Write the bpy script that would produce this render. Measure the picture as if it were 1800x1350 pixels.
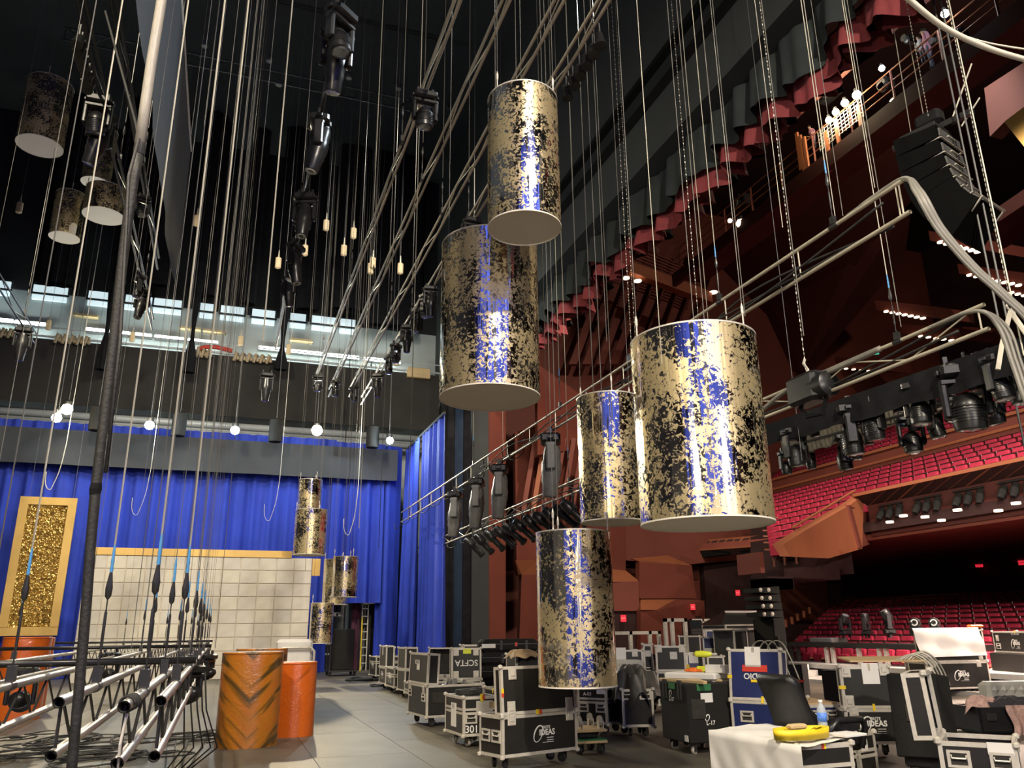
import bpy, math, random
from mathutils import Vector, Matrix, Euler
for o in list(bpy.data.objects): bpy.data.objects.remove(o)
S = bpy.context.scene
COL = S.collection
PI = math.pi
rnd = random.Random(7)
# ---------------------------------------------------------------- camera
FPX, PIT, YAW, ROL, CAMZ = 1397.18, 0.299409, 0.339882, -0.010801, 1.5
fw = Vector((math.sin(YAW)*math.cos(PIT), math.cos(YAW)*math.cos(PIT), math.sin(PIT)))
r0 = Vector((math.cos(YAW), -math.sin(YAW), 0)); u0 = r0.cross(fw)
rt = r0*math.cos(ROL) + u0*math.sin(ROL); up = -r0*math.sin(ROL) + u0*math.cos(ROL)
C = Vector((0, 0, CAMZ))
cd = bpy.data.cameras.new('camera'); cam = bpy.data.objects.new('camera', cd); COL.objects.link(cam)
cd.sensor_width = 36; cd.lens = FPX/1800*36; cd.clip_end = 300; cd.clip_start = .05
cam.matrix_world = Matrix(((rt.x, up.x, -fw.x, C.x), (rt.y, up.y, -fw.y, C.y), (rt.z, up.z, -fw.z, C.z), (0, 0, 0, 1)))
S.camera = cam
# helpers that read a spot of the photograph on a known plane of the hall
def ray(x, y): return fw*FPX + rt*(x-900) - up*(y-675)
def onz(x, y, z=0): d = ray(x, y); return C + d*((z-C.z)/d.z)
def ony(x, y, Y): d = ray(x, y); return C + d*(Y/d.y)
def onx(x, y, X): d = ray(x, y); return C + d*(X/d.x)
def ond(x, y, D): return C + ray(x, y)*(D/FPX)
def proj(p):
    v = Vector(p)-C; k = v.dot(fw)
    if k < .05: return (-9999, -9999)
    return 900+FPX*v.dot(rt)/k, 675-FPX*v.dot(up)/k
def zat(p, y):   # height above plan point p at which a vertical line crosses photo row y
    lo, hi = -2., 40.
    for _ in range(50):
        m = (lo+hi)/2
        if proj((p[0], p[1], m))[1] > y: lo = m
        else: hi = m
    return lo
# ---------------------------------------------------------------- view, world, lights
S.view_settings.view_transform = 'Standard'
S.view_settings.look = 'None'
S.view_settings.gamma = 1
S.view_settings.use_curve_mapping = False
S.view_settings.exposure = 0.0
try:
    S.cycles.use_denoising = True
    S.cycles.max_bounces = 5; S.cycles.diffuse_bounces = 2; S.cycles.glossy_bounces = 3; S.cycles.transmission_bounces = 3
    S.cycles.caustics_reflective = False; S.cycles.caustics_refractive = False
    S.cycles.sample_clamp_indirect = 4
except Exception: pass
W = bpy.data.worlds.new('dark_hall'); S.world = W; W.use_nodes = True
W.node_tree.nodes['Background'].inputs[0].default_value = (.55, .6, .65, 1)
W.node_tree.nodes['Background'].inputs[1].default_value = .028
def lamp(name, kind, loc, power, col=(1, .9, .75), aim=None, size=.2, spot=100, blend=.6):
    l = bpy.data.lights.new(name, kind); l.energy = power; l.color = col
    if kind == 'SPOT': l.spot_size = math.radians(spot); l.spot_blend = blend
    if kind == 'AREA': l.size = size
    else: l.shadow_soft_size = size
    o = bpy.data.objects.new(name, l); COL.objects.link(o); o.location = loc
    if aim is not None: o.rotation_euler = (Vector(aim)-Vector(loc)).to_track_quat('-Z', 'Y').to_euler()
    return o
WARM = (1, .82, .52); NEUT = (1, .93, .8); COOL = (.8, .95, 1)
# stage and far-gallery work lights; near-wing and border spots are unseen fills
lamp('stage_work_light', 'SPOT', (-5, 1, 13), 5200, (1, .88, .66), (2.5, 14, 0), .35, 110)
lamp('stage_work_light', 'SPOT', (3, -4, 12), 8500, (1, .88, .68), (7, 12, 0), .35, 110)
lamp('wing_boom_light', 'SPOT', (-4.5, -3.5, 5.5), 1700, (1, .84, .55), (4, 13, 7.5), .18, 80)
lamp('wing_boom_light', 'SPOT', (5.5, -4.5, 5), 1500, (1, .9, .72), (7, 13, 1.5), .18, 56)
lamp('near_wing_work_light', 'SPOT', (-3, 1.5, 15), 9000, NEUT, (-4, -6.5, 7), .3, 120)  # unseen near-wing spots, added to brighten what the drums mirror
lamp('near_wing_work_light', 'SPOT', (4, 1.5, 15), 9000, NEUT, (4, -6.5, 8), .3, 120)
lamp('near_wing_work_light', 'SPOT', (1, -2.5, 7), 1800, WARM, (0, -6.5, 3), .2, 130)
lamp('border_light', 'SPOT', (5, 9, 11), 1500, (.8, .92, 1), (-1.5, 9, 9.6), .2, 70)  # added spot that brings the overhead border out of the dark
lamp('near_wing_work_light', 'SPOT', (-9, 2, 12), 5000, NEUT, (-13, -1, 3), .3, 110)
lamp('stage_work_light', 'SPOT', (-6, 14, 14), 3400, (1, .87, .64), (2, 20, 0), .35, 110)
lamp('stage_work_light', 'SPOT', (4.5, 16, 15), 5000, NEUT, (3.5, 30, 6), .35, 90)
lamp('stage_work_light', 'SPOT', (-4, 18, 13), 4000, (1, .87, .66), (0, 33, 2), .35, 100)
for x, y, c, p in ((115, 722, WARM, 900), (263, 748, COOL, 500), (413, 757, COOL, 500), (557, 757, WARM, 1500), (685, 775, COOL, 400)):
    q = ony(x, y, 30.9)
    lamp('gallery_work_light', 'POINT', (q.x, q.y-.1, q.z), p*1.5, c, None, .06)
    lamp('gallery_work_light', 'SPOT', (q.x, q.y-.25, q.z), p*(2.4 if c == WARM else .6), c, (q.x+.5, 18, 0), .12, 84, .3)
# auditorium spots: first two from the bridge, the others added to brighten the house
lamp('house_light', 'SPOT', (13, 12, 17), 5000, (1, .8, .7), (25, 18, 6), .3, 75)
lamp('house_light', 'SPOT', (13, 20, 17), 3200, (1, .8, .68), (22, 24, 4), .3, 75)
lamp('house_light', 'SPOT', (22, 8, 22), 3500, (1, .72, .6), (31, 24, 20), .3, 100)
lamp('house_light', 'SPOT', (12.5, 8, 13), 9000, (1, .8, .7), (22, 17, 1), .3, 50)
lamp('box_boom_light', 'SPOT', (11, 1, 6.5), 5500, (1, .8, .72), (23, 19, 1.5), .2, 60)  # unseen spot added to brighten the front stalls below the balcony
lamp('house_light', 'SPOT', (14, 18, 15), 5200, (1, .8, .65), (14, 33, 5), .3, 90)
# ---------------------------------------------------------------- materials
def lin(h):
    h = h.lstrip('#'); out = []
    for i in (0, 2, 4):
        c = int(h[i:i+2], 16)/255; out.append(c/12.92 if c <= .04045 else ((c+.055)/1.055)**2.4)
    return tuple(out)+(1,)
MATS = {}
def mat(name, col, rough=.6, metal=0, var=.12, scale=6, bump=0, bscale=40, emit=None, estr=0, alpha=None, coat=0, stretch=None, trans=0):
    if isinstance(col, str): col = lin(col)
    if len(col) == 3: col = tuple(col)+(1,)
    m = bpy.data.materials.new(name); m.use_nodes = True; MATS[name] = m
    nt = m.node_tree; N = nt.nodes; L = nt.links; b = N['Principled BSDF']
    b.inputs['Roughness'].default_value = rough; b.inputs['Metallic'].default_value = metal
    if coat: b.inputs['Coat Weight'].default_value = coat; b.inputs['Coat Roughness'].default_value = .08
    if trans: b.inputs['Transmission Weight'].default_value = trans
    tc = N.new('ShaderNodeTexCoord'); src = tc.outputs['Object']
    if stretch:
        mp = N.new('ShaderNodeMapping'); mp.inputs['Scale'].default_value = stretch; L.new(src, mp.inputs[0]); src = mp.outputs[0]
    n = N.new('ShaderNodeTexNoise'); n.inputs['Scale'].default_value = scale; n.inputs['Detail'].default_value = 5
    L.new(src, n.inputs['Vector'])
    r = N.new('ShaderNodeValToRGB'); r.color_ramp.elements[0].position = .3; r.color_ramp.elements[1].position = .72
    r.color_ramp.elements[0].color = tuple(c*(1-var) for c in col[:3])+(1,)
    r.color_ramp.elements[1].color = tuple(min(1, c*(1+var)) for c in col[:3])+(1,)
    L.new(n.outputs[0], r.inputs[0]); L.new(r.outputs[0], b.inputs['Base Color'])
    if bump:
        n2 = N.new('ShaderNodeTexNoise'); n2.inputs['Scale'].default_value = bscale; n2.inputs['Detail'].default_value = 4
        L.new(src, n2.inputs['Vector'])
        bp = N.new('ShaderNodeBump'); bp.inputs['Strength'].default_value = bump; bp.inputs['Distance'].default_value = .02
        L.new(n2.outputs[0], bp.inputs['Height']); L.new(bp.outputs[0], b.inputs['Normal'])
    if emit is not None:
        if isinstance(emit, str): emit = lin(emit)
        b.inputs['Emission Color'].default_value = tuple(emit[:3])+(1,); b.inputs['Emission Strength'].default_value = estr
    if alpha is not None: b.inputs['Alpha'].default_value = alpha
    return m
def M(n): return MATS[n]
mat('aluminium', (.66, .62, .54), .42, .3, .12, 12)
mat('dark_steel', (.06, .06, .06), .35, .6, .2, 10)
mat('steel_pipe', (.5, .48, .44), .3, .7, .25, 5, stretch=(1, .2, 1))
mat('lit_pipe', (.56, .52, .41), .4, .35, .15, 5, stretch=(1, .2, 1))  # paler steel: the trusses' brightness under light is put into the colour
mat('tarp', (.055, .052, .046), .5, 0, .2, 5, .2, 20)
mat('house_maroon', (.09, .022, .016), .7, 0, .1, .6)
mat('array_black', (.004, .004, .004), .8, 0, .2, 8)
mat('cable_grey', (.2, .19, .165), .45, 0, .1, 4)
mat('wire_dim', (.13, .125, .11), .5, .2, .1, 4)  # darker copy of wire; weaker light on these ropes put into the colour
mat('wire', (.4, .38, .31), .45, .3, .1, 4)
mat('wire_dark', (.12, .12, .12), .5, .2, .1, 4)
mat('black_panel', (.016, .015, .014), .42, 0, .25, 3, .12, 260)
mat('black_carpet', (.018, .018, .017), .85, 0, .3, 60, .5, 300)
mat('black_plastic', (.014, .014, .015), .32, 0, .2, 8)
mat('grey_plastic', (.14, .14, .135), .38, 0, .2, 8)
mat('blue_panel', (.012, .022, .11), .45, 0, .2, 4, .1, 260)
mat('inside_foam', (.03, .027, .023), .9, 0, .3, 12, .4, 80)
mat('rubber', (.02, .02, .02), .7, 0, .2, 8)
mat('cream_wheel', (.45, .42, .36), .5, 0, .1, 8)
mat('white_paper', (.78, .76, .72), .7, 0, .05, 5)
mat('white_paint', (.8, .8, .78), .6, 0, .05, 5)
mat('print_white', (.85, .84, .8), .6, 0, .03, 5)
mat('yellow_tape', (.85, .62, .02), .5, 0, .1, 9)
mat('red_tape', (.62, .05, .03), .5, 0, .1, 9)
mat('green_tape', (.03, .17, .06), .6, 0, .1, 9)
mat('orange_plastic', (.85, .2, .03), .4, 0, .1, 9)
mat('lime_plastic', (.72, .78, .05), .35, 0, .1, 9)
mat('wood', (.6, .44, .23), .55, 0, .2, 8, stretch=(1, 12, 12))
mat('plywood', (.52, .36, .2), .55, 0, .2, 5, stretch=(1, 8, 8))
mat('cream_disc', (.8, .75, .66), .75, 0, .03, 3)
mat('black_cloth', (.012, .012, .014), .92, 0, .3, 3, .3, 30)
mat('border_cloth', (.03, .028, .026), .92, 0, .15, 1.2, .2, 30)
mat('grey_cloth', (.045, .05, .058), .9, 0, .12, 1.0, .15, 8)
mat('teal_cloth', (.016, .022, .022), .9, 0, .2, 3, .2, 30)
mat('blue_cloth', (.018, .045, .4), .82, 0, .1, 1.5, .15, 30)
mat('red_cloth', (.2, .03, .035), .85, 0, .15, 3, .2, 40)
mat('seat_red', (.42, .02, .055), .75, 0, .15, 8)
mat('seat_shell', (.035, .01, .01), .28, 0, .2, 8)
mat('seat_wood', (.3, .12, .07), .5, 0, .15, 8)
mat('house_red', (.19, .05, .032), .62, 0, .1, .6, .05, 30)
mat('house_orange', (.34, .115, .05), .55, 0, .08, .6, .05, 30)
mat('house_dark', (.03, .009, .008), .8, 0, .2, .5)
mat('black_wall', (.013, .014, .015), .85, 0, .3, .4)
mat('pros_black', (.03, .034, .033), .8, 0, .2, .5)
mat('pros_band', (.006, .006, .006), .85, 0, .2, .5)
mat('wall_paint', (.4, .45, .45), .75, 0, .1, .5)
mat('duct', (.5, .54, .56), .5, .2, .1, 1)
mat('gold_frame', (.62, .4, .12), .42, .35, .1, 2)
mat('rope', (.5, .4, .25), .85, 0, .15, 20)
mat('blue_sleeve', (.08, .3, .62), .5, 0, .1, 9)
mat('clothes_pink', (.5, .32, .28), .9, 0, .25, 25)
mat('clothes_dark', (.03, .028, .035), .9, 0, .25, 25)
mat('khaki_cloth', (.13, .115, .085), .9, 0, .2, 5, .3, 30)
mat('leather', (.012, .012, .013), .3, 0, .2, 30, .25, 120)
mat('grey_case', (.42, .41, .38), .5, 0, .1, 9)
mat('skin', (.5, .3, .22), .6, 0, .05, 5)
mat('hair', (.03, .02, .015), .7, 0, .1, 20)
mat('shirt', (.45, .2, .28), .8, 0, .1, 20)
mat('shirt_pale', (.5, .5, .55), .8, 0, .1, 20)
mat('trousers', (.08, .09, .13), .8, 0, .1, 20)
mat('lamp_warm', (1, .9, .6), .5, 0, 0, 1, emit=(1, .86, .55), estr=40)
mat('lamp_cool', (1, 1, 1), .5, 0, 0, 1, emit=(.85, .97, 1), estr=40)
mat('tube_glow', (1, 1, 1), .5, 0, 0, 1, emit=(.86, 1, .96), estr=42)
mat('window_glow', (.7, .8, .85), .5, 0, .05, 1, emit=(.75, .95, 1), estr=.75)  # glow for the light on white gallery panels, no lamp behind
mat('downlight', (1, .9, .8), .5, 0, 0, 1, emit=(1, .72, .5), estr=3.0)
mat('exit_red', (.5, .01, .02), .5, 0, 0, 1, emit=(1, .03, .06), estr=.7)
mat('exit_green', (.1, .8, .5), .5, 0, 0, 1, emit=(.1, .9, .6), estr=.5)
mat('lens', (.35, .38, .4), .08, .6, .1, 30)
mat('lens_blue', (.25, .4, .6), .1, .6, .1, 30)
mat('bottle_clear', (.75, .82, .85), .08, 0, .02, 5, alpha=.45)
mat('bottle_label', (.1, .25, .75), .5, 0, .2, 40)
mat('screen', (.02, .025, .03), .15, 0, .1, 5)
mat('pale_blue', (.3, .42, .5), .5, 0, .1, 5)
mat('silver_bits', (.5, .5, .48), .25, .8, .2, 20)
mat('maroon', (.1, .02, .045), .8, 0, .1, 4)
mat('cable_white', (.62, .58, .48), .5, 0, .1, 4)
mat('chain_steel', (.42, .4, .34), .35, .5, .1, 4)
mat('side_wall', (.16, .15, .13), .8, 0, .2, .5)
for n_, v_ in (('array_black', .08), ('black_carpet', .25), ('black_cloth', .15), ('pros_band', .1)): MATS[n_].node_tree.nodes['Principled BSDF'].inputs['Specular IOR Level'].default_value = v_
def special_mats():
    # mirror film with mottled gold leaf on it
    m = bpy.data.materials.new('gold_leaf_film'); m.use_nodes = True; MATS['gold_leaf_film'] = m
    nt = m.node_tree; N = nt.nodes; L = nt.links; b = N['Principled BSDF']
    tc = N.new('ShaderNodeTexCoord'); oi = N.new('ShaderNodeObjectInfo')
    ad = N.new('ShaderNodeVectorMath'); ad.operation = 'ADD'
    cx = N.new('ShaderNodeCombineXYZ'); mu = N.new('ShaderNodeMath'); mu.operation = 'MULTIPLY'; mu.inputs[1].default_value = 40
    L.new(oi.outputs['Random'], mu.inputs[0]); L.new(mu.outputs[0], cx.inputs[0]); L.new(mu.outputs[0], cx.inputs[2])
    L.new(tc.outputs['Object'], ad.inputs[0]); L.new(cx.outputs[0], ad.inputs[1])
    n = N.new('ShaderNodeTexNoise'); n.inputs['Scale'].default_value = 21; n.inputs['Detail'].default_value = 7; n.inputs['Roughness'].default_value = .68; n.inputs['Distortion'].default_value = .9
    n1 = N.new('ShaderNodeTexNoise'); n1.inputs['Scale'].default_value = 2.2; n1.inputs['Detail'].default_value = 3
    L.new(ad.outputs[0], n.inputs['Vector']); L.new(ad.outputs[0], n1.inputs['Vector'])
    mx = N.new('ShaderNodeMath'); mx.operation = 'MULTIPLY_ADD'; mx.inputs[1].default_value = .6
    L.new(n1.outputs[0], mx.inputs[0]); L.new(n.outputs[0], mx.inputs[2])
    rp = N.new('ShaderNodeValToRGB'); rp.color_ramp.elements[0].position = .785; rp.color_ramp.elements[1].position = .815
    L.new(mx.outputs[0], rp.inputs[0])
    def mix(a, bb):
        k = N.new('ShaderNodeMix'); k.data_type = 'RGBA'; k.inputs[6].default_value = a; k.inputs[7].default_value = bb
        L.new(rp.outputs[0], k.inputs[0]); return k.outputs[2]
    L.new(mix((.76, .72, .66, 1), (.74, .6, .33, 1)), b.inputs['Base Color'])
    L.new(mix((.07,)*3+(1,), (.36,)*3+(1,)), b.inputs['Roughness'])
    L.new(mix((1,)*3+(1,), (.72,)*3+(1,)), b.inputs['Metallic'])
    mp = N.new('ShaderNodeMapping'); mp.inputs['Scale'].default_value = (6, 6, .5); L.new(ad.outputs[0], mp.inputs[0])
    n2 = N.new('ShaderNodeTexNoise'); n2.inputs['Scale'].default_value = 1.6; L.new(mp.outputs[0], n2.inputs['Vector'])
    bp = N.new('ShaderNodeBump'); bp.inputs['Strength'].default_value = .18; bp.inputs['Distance'].default_value = .05
    L.new(n2.outputs[0], bp.inputs['Height']); L.new(bp.outputs[0], b.inputs['Normal'])
    # orange wrapped drums: brown slanting brush marks under a shiny plastic wrap
    m = bpy.data.materials.new('orange_wrap'); m.use_nodes = True; MATS['orange_wrap'] = m
    nt = m.node_tree; N = nt.nodes; L = nt.links; b = N['Principled BSDF']
    tc = N.new('ShaderNodeTexCoord'); sp = N.new('ShaderNodeSeparateXYZ'); L.new(tc.outputs['Object'], sp.inputs[0])
    ab = N.new('ShaderNodeMath'); ab.operation = 'ABSOLUTE'; L.new(sp.outputs[0], ab.inputs[0])
    k1 = N.new('ShaderNodeMath'); k1.operation = 'MULTIPLY_ADD'; k1.inputs[1].default_value = -.95; L.new(ab.outputs[0], k1.inputs[0]); L.new(sp.outputs[2], k1.inputs[2])
    k2 = N.new('ShaderNodeMath'); k2.operation = 'MULTIPLY_ADD'; k2.inputs[1].default_value = .25; L.new(sp.outputs[0], k2.inputs[0]); L.new(sp.outputs[1], k2.inputs[2])
    k3 = N.new('ShaderNodeMath'); k3.operation = 'MULTIPLY'; k3.inputs[1].default_value = 3.0; L.new(k1.outputs[0], k3.inputs[0])
    rot = N.new('ShaderNodeCombineXYZ'); L.new(k3.outputs[0], rot.inputs[0]); L.new(k2.outputs[0], rot.inputs[1])
    n = N.new('ShaderNodeTexNoise'); n.inputs['Scale'].default_value = 2.1; n.inputs['Detail'].default_value = 2; L.new(rot.outputs[0], n.inputs['Vector'])
    rp = N.new('ShaderNodeValToRGB'); e = rp.color_ramp.elements
    e[0].position = .4; e[0].color = (.085, .045, .008, 1); e[1].position = .5; e[1].color = (.42, .15, .012, 1)
    q = e.new(.8); q.color = (.5, .13, .012, 1)
    L.new(n.outputs[0], rp.inputs[0]); L.new(rp.outputs[0], b.inputs['Base Color'])
    b.inputs['Roughness'].default_value = .3; b.inputs['Coat Weight'].default_value = .8; b.inputs['Coat Roughness'].default_value = .08
    n2 = N.new('ShaderNodeTexNoise'); n2.inputs['Scale'].default_value = 14; n2.inputs['Detail'].default_value = 3; n2.inputs['Distortion'].default_value = 1.5; L.new(tc.outputs['Object'], n2.inputs['Vector'])
    bp = N.new('ShaderNodeBump'); bp.inputs['Strength'].default_value = .35; bp.inputs['Distance'].default_value = .02
    L.new(n2.outputs[0], bp.inputs['Height']); L.new(bp.outputs[0], b.inputs['Normal']); L.new(bp.outputs[0], b.inputs['Coat Normal'])
    # plainer orange
    m = m.copy(); m.name = 'orange_wrap_plain'; MATS['orange_wrap_plain'] = m
    for nd in m.node_tree.nodes:
        if nd.type == 'VALTORGB':
            e = nd.color_ramp.elements; e[0].color = (.3, .055, .006, 1); e[1].color = (.62, .12, .01, 1); e[2].color = (.66, .13, .012, 1); e[0].position = .22; e[1].position = .4
    # crumpled gold foil
    m = mat('gold_foil', (.72, .5, .16), .24, .8, .12, 20)
    nt = m.node_tree; N = nt.nodes; L = nt.links; b = N['Principled BSDF']
    tc = N.new('ShaderNodeTexCoord'); v = N.new('ShaderNodeTexVoronoi'); v.inputs['Scale'].default_value = 13
    L.new(tc.outputs['Object'], v.inputs['Vector'])
    bp = N.new('ShaderNodeBump'); bp.inputs['Strength'].default_value = 1; bp.inputs['Distance'].default_value = .06
    L.new(v.outputs['Distance'], bp.inputs['Height']); L.new(bp.outputs[0], b.inputs['Normal'])
    # stained plaster on the set wall
    m = mat('set_plaster', (.66, .62, .54), .75, 0, .06, 3)
    nt = m.node_tree; N = nt.nodes; L = nt.links; b = N['Principled BSDF']
    # scuffed dance floor
    m = mat('stage_floor', (.1, .088, .068), .5, 0, .22, .9, .06, 60)
special_mats()
# ---------------------------------------------------------------- mesh helpers
class MB:
    def __init__(s): s.v = []; s.f = []
    def add(s, vs, fs, T=None):
        b = len(s.v)
        s.v += [tuple(T @ Vector(p)) if T is not None else tuple(p) for p in vs]
        s.f += [tuple(b+i for i in f) for f in fs]; return s
    def box(s, x0, x1, y0, y1, z0, z1, T=None):
        return s.add([(x0, y0, z0), (x1, y0, z0), (x1, y1, z0), (x0, y1, z0), (x0, y0, z1), (x1, y0, z1), (x1, y1, z1), (x0, y1, z1)],
                     [(0, 3, 2, 1), (4, 5, 6, 7), (0, 1, 5, 4), (1, 2, 6, 5), (2, 3, 7, 6), (3, 0, 4, 7)], T)
    def cbox(s, c, d, T=None):
        return s.box(c[0]-d[0]/2, c[0]+d[0]/2, c[1]-d[1]/2, c[1]+d[1]/2, c[2]-d[2]/2, c[2]+d[2]/2, T)
    def rbox(s, x0, x1, y0, y1, z0, z1, r, T=None):   # box with chamfered edges
        vs = []; fs = []
        for z, k in ((z0, r), (z0+r, 0), (z1-r, 0), (z1, r)):
            a, b, c, d = x0+k, x1-k, y0+k, y1-k
            vs += [(a+r, c, z), (b-r, c, z), (b, c+r, z), (b, d-r, z), (b-r, d, z), (a+r, d, z), (a, d-r, z), (a, c+r, z)]
        for i in range(3):
            for j in range(8): fs.append((i*8+j, i*8+(j+1) % 8, i*8+8+(j+1) % 8, i*8+8+j))
        fs += [tuple(range(7, -1, -1)), tuple(range(24, 32))]
        return s.add(vs, fs, T)
    def tube(s, pts, r, n=6, T=None, cap=True):
        pts = [Vector(p) for p in pts]; vs = []; fs = []; m = len(pts); u = None
        for i, p in enumerate(pts):
            t = (pts[min(i+1, m-1)]-pts[max(i-1, 0)])
            t = t.normalized() if t.length > 1e-9 else Vector((0, 0, 1))
            if u is None: u = t.orthogonal().normalized()
            else:
                u = u - t*u.dot(t); u = u.normalized() if u.length > 1e-6 else t.orthogonal().normalized()
            w = t.cross(u); rr = r[i] if isinstance(r, (list, tuple)) else r
            for k in range(n): a = 2*PI*k/n; vs.append(p + (u*math.cos(a)+w*math.sin(a))*rr)
        for i in range(m-1):
            for k in range(n): fs.append((i*n+k, i*n+(k+1) % n, (i+1)*n+(k+1) % n, (i+1)*n+k))
        if cap: fs += [tuple(range(n-1, -1, -1)), tuple(range((m-1)*n, m*n))]
        return s.add(vs, fs, T)
    def lathe(s, prof, n=16, T=None, sx=1, sy=1):
        vs = []; fs = []; m = len(prof)
        for (r, z) in prof:
            for k in range(n): a = 2*PI*k/n; vs.append((r*math.cos(a)*sx, r*math.sin(a)*sy, z))
        for i in range(m-1):
            for k in range(n): fs.append((i*n+k, i*n+(k+1) % n, (i+1)*n+(k+1) % n, (i+1)*n+k))
        if prof[0][0] > 1e-6: fs.append(tuple(range(n-1, -1, -1)))
        if prof[-1][0] > 1e-6: fs.append(tuple(range((m-1)*n, m*n)))
        return s.add(vs, fs, T)
    def quad(s, a, b, c, d, th=0):
        a, b, c, d = map(Vector, (a, b, c, d))
        if not th: return s.add([a, b, c, d], [(0, 1, 2, 3)])
        n = (b-a).cross(d-a).normalized()*th
        return s.add([a, b, c, d, a+n, b+n, c+n, d+n], [(0, 3, 2, 1), (4, 5, 6, 7), (0, 1, 5, 4), (1, 2, 6, 5), (2, 3, 7, 6), (3, 0, 4, 7)])
    def grid(s, fn, nu, nv):
        vs = [fn(i/nu, j/nv) for j in range(nv+1) for i in range(nu+1)]
        fs = [(j*(nu+1)+i, j*(nu+1)+i+1, (j+1)*(nu+1)+i+1, (j+1)*(nu+1)+i) for j in range(nv) for i in range(nu)]
        return s.add(vs, fs)
    def mesh(s, name, m, smooth=False):
        me = bpy.data.meshes.new(name); me.from_pydata([tuple(v) for v in s.v], [], s.f)
        me.materials.append(MATS[m] if isinstance(m, str) else m)
        if smooth: me.shade_smooth() if smooth is True else None
        if smooth == 'auto':
            me.shade_smooth()
            try: me.set_sharp_from_angle(angle=math.radians(40))
            except Exception: pass
        return me
    def build(s, name, m, parent=None, smooth=False, T=None): return put(name, s.mesh(name, m, smooth), parent, T)
def put(name, me, parent=None, T=None):
    o = bpy.data.objects.new(name, me); COL.objects.link(o)
    if parent is not None: o.parent = parent
    if T is not None: o.matrix_basis = T
    return o
def tag(o, label=None, cat=None, group=None, kind=None):
    if label: o['label'] = label
    if cat: o['category'] = cat
    if group: o['group'] = group
    if kind: o['kind'] = kind
    return o
def thing(name, label, cat, loc=(0, 0, 0), rz=0, group=None, T=None):
    o = bpy.data.objects.new(name, None); COL.objects.link(o); o.empty_display_size = .1
    if T is not None: o.matrix_basis = T
    else: o.location = loc; o.rotation_euler = (0, 0, rz)
    return tag(o, label, cat, group)
def one(name, mb, m, label, cat, group=None, smooth=False, T=None): return tag(mb.build(name, m, None, smooth, T), label, cat, group)
def struct(name, mb, m, smooth=False, parent=None):
    o = mb.build(name, m, parent, smooth)
    if parent is None: o['kind'] = 'structure'
    return o
def Tr(x, y=None, z=None):
    return Matrix.Translation(Vector(x) if y is None else Vector((x, y, z)))
def Rz(a): return Matrix.Rotation(a, 4, 'Z')
def Rx(a): return Matrix.Rotation(a, 4, 'X')
def Ry(a): return Matrix.Rotation(a, 4, 'Y')
def along(d, roll=0):   # rotation taking +Z to direction d
    return Vector(d).to_track_quat('Z', 'Y').to_matrix().to_4x4() @ Rz(roll)
CACHE = {}
def cached(key, fn):
    if key not in CACHE: CACHE[key] = fn()
    return CACHE[key]
FONT_CACHE = {}
def text_mesh(s, m, bold=.012):
    if (s, m) in FONT_CACHE: return FONT_CACHE[(s, m)]
    cu = bpy.data.curves.new('lettering', 'FONT'); cu.body = s; cu.size = 1; cu.extrude = .01; cu.offset = bold; cu.align_x = 'CENTER'; cu.align_y = 'CENTER'; cu.resolution_u = 3
    o = bpy.data.objects.new('lettering', cu); COL.objects.link(o)
    dg = bpy.context.evaluated_depsgraph_get(); me = bpy.data.meshes.new_from_object(o.evaluated_get(dg))
    me.name = 'lettering'; me.materials.clear(); me.materials.append(MATS[m])
    bpy.data.objects.remove(o); bpy.data.curves.remove(cu)
    FONT_CACHE[(s, m)] = me; return me
# ---------------------------------------------------------------- small shared parts
def caster_meshes():
    f = MB(); f.box(-.05, .05, -.04, .04, -.012, 0); f.box(-.032, -.026, -.03, .045, -.1, -.012); f.box(.026, .032, -.03, .045, -.1, -.012)
    w = MB(); w.lathe([(.014, -.02), (.05, -.02), (.055, -.012), (.055, .012), (.05, .02), (.014, .02)], 14, Tr(0, .02, -.085) @ Ry(PI/2))
    return f.mesh('caster', 'dark_steel'), w.mesh('wheel', 'rubber', 'auto'), w.mesh('wheel', 'cream_wheel', 'auto')
CASTER = caster_meshes()
def caster(parent, x, y, z, rz, pale=False):
    o = put('caster', CASTER[0], parent, Tr(x, y, z) @ Rz(rz)); put('wheel', CASTER[2 if pale else 1], o)
def ball(): b = MB(); b.rbox(-.026, .026, -.026, .026, -.026, .026, .014); return b.mesh('ball_corner', 'aluminium')
def latch_mesh():
    b = MB(); b.rbox(-.055, .055, -.006, .004, -.07, .07, .004); b.rbox(-.03, .03, -.014, -.006, -.03, .035, .004); b.box(-.045, .045, -.009, -.006, -.06, -.045)
    return b.mesh('latch', 'aluminium')
def handle_mesh():
    b = MB()
    for a in ((-.085, .085, -.065, -.045), (-.085, .085, .045, .065), (-.085, -.06, -.045, .045), (.06, .085, -.045, .045)): b.box(a[0], a[1], -.007, .003, a[2], a[3])
    b.tube([(-.055, -.004, .03), (-.05, -.012, .005), (.05, -.012, .005), (.055, -.004, .03)], .008, 6)
    d = MB(); d.box(-.06, .06, -.002, .003, -.045, .045)
    return b.mesh('handle', 'aluminium'), d.mesh('handle_dish', 'inside_foam')
BALL, LATCH, HANDLE = ball(), latch_mesh(), handle_mesh()
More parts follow.
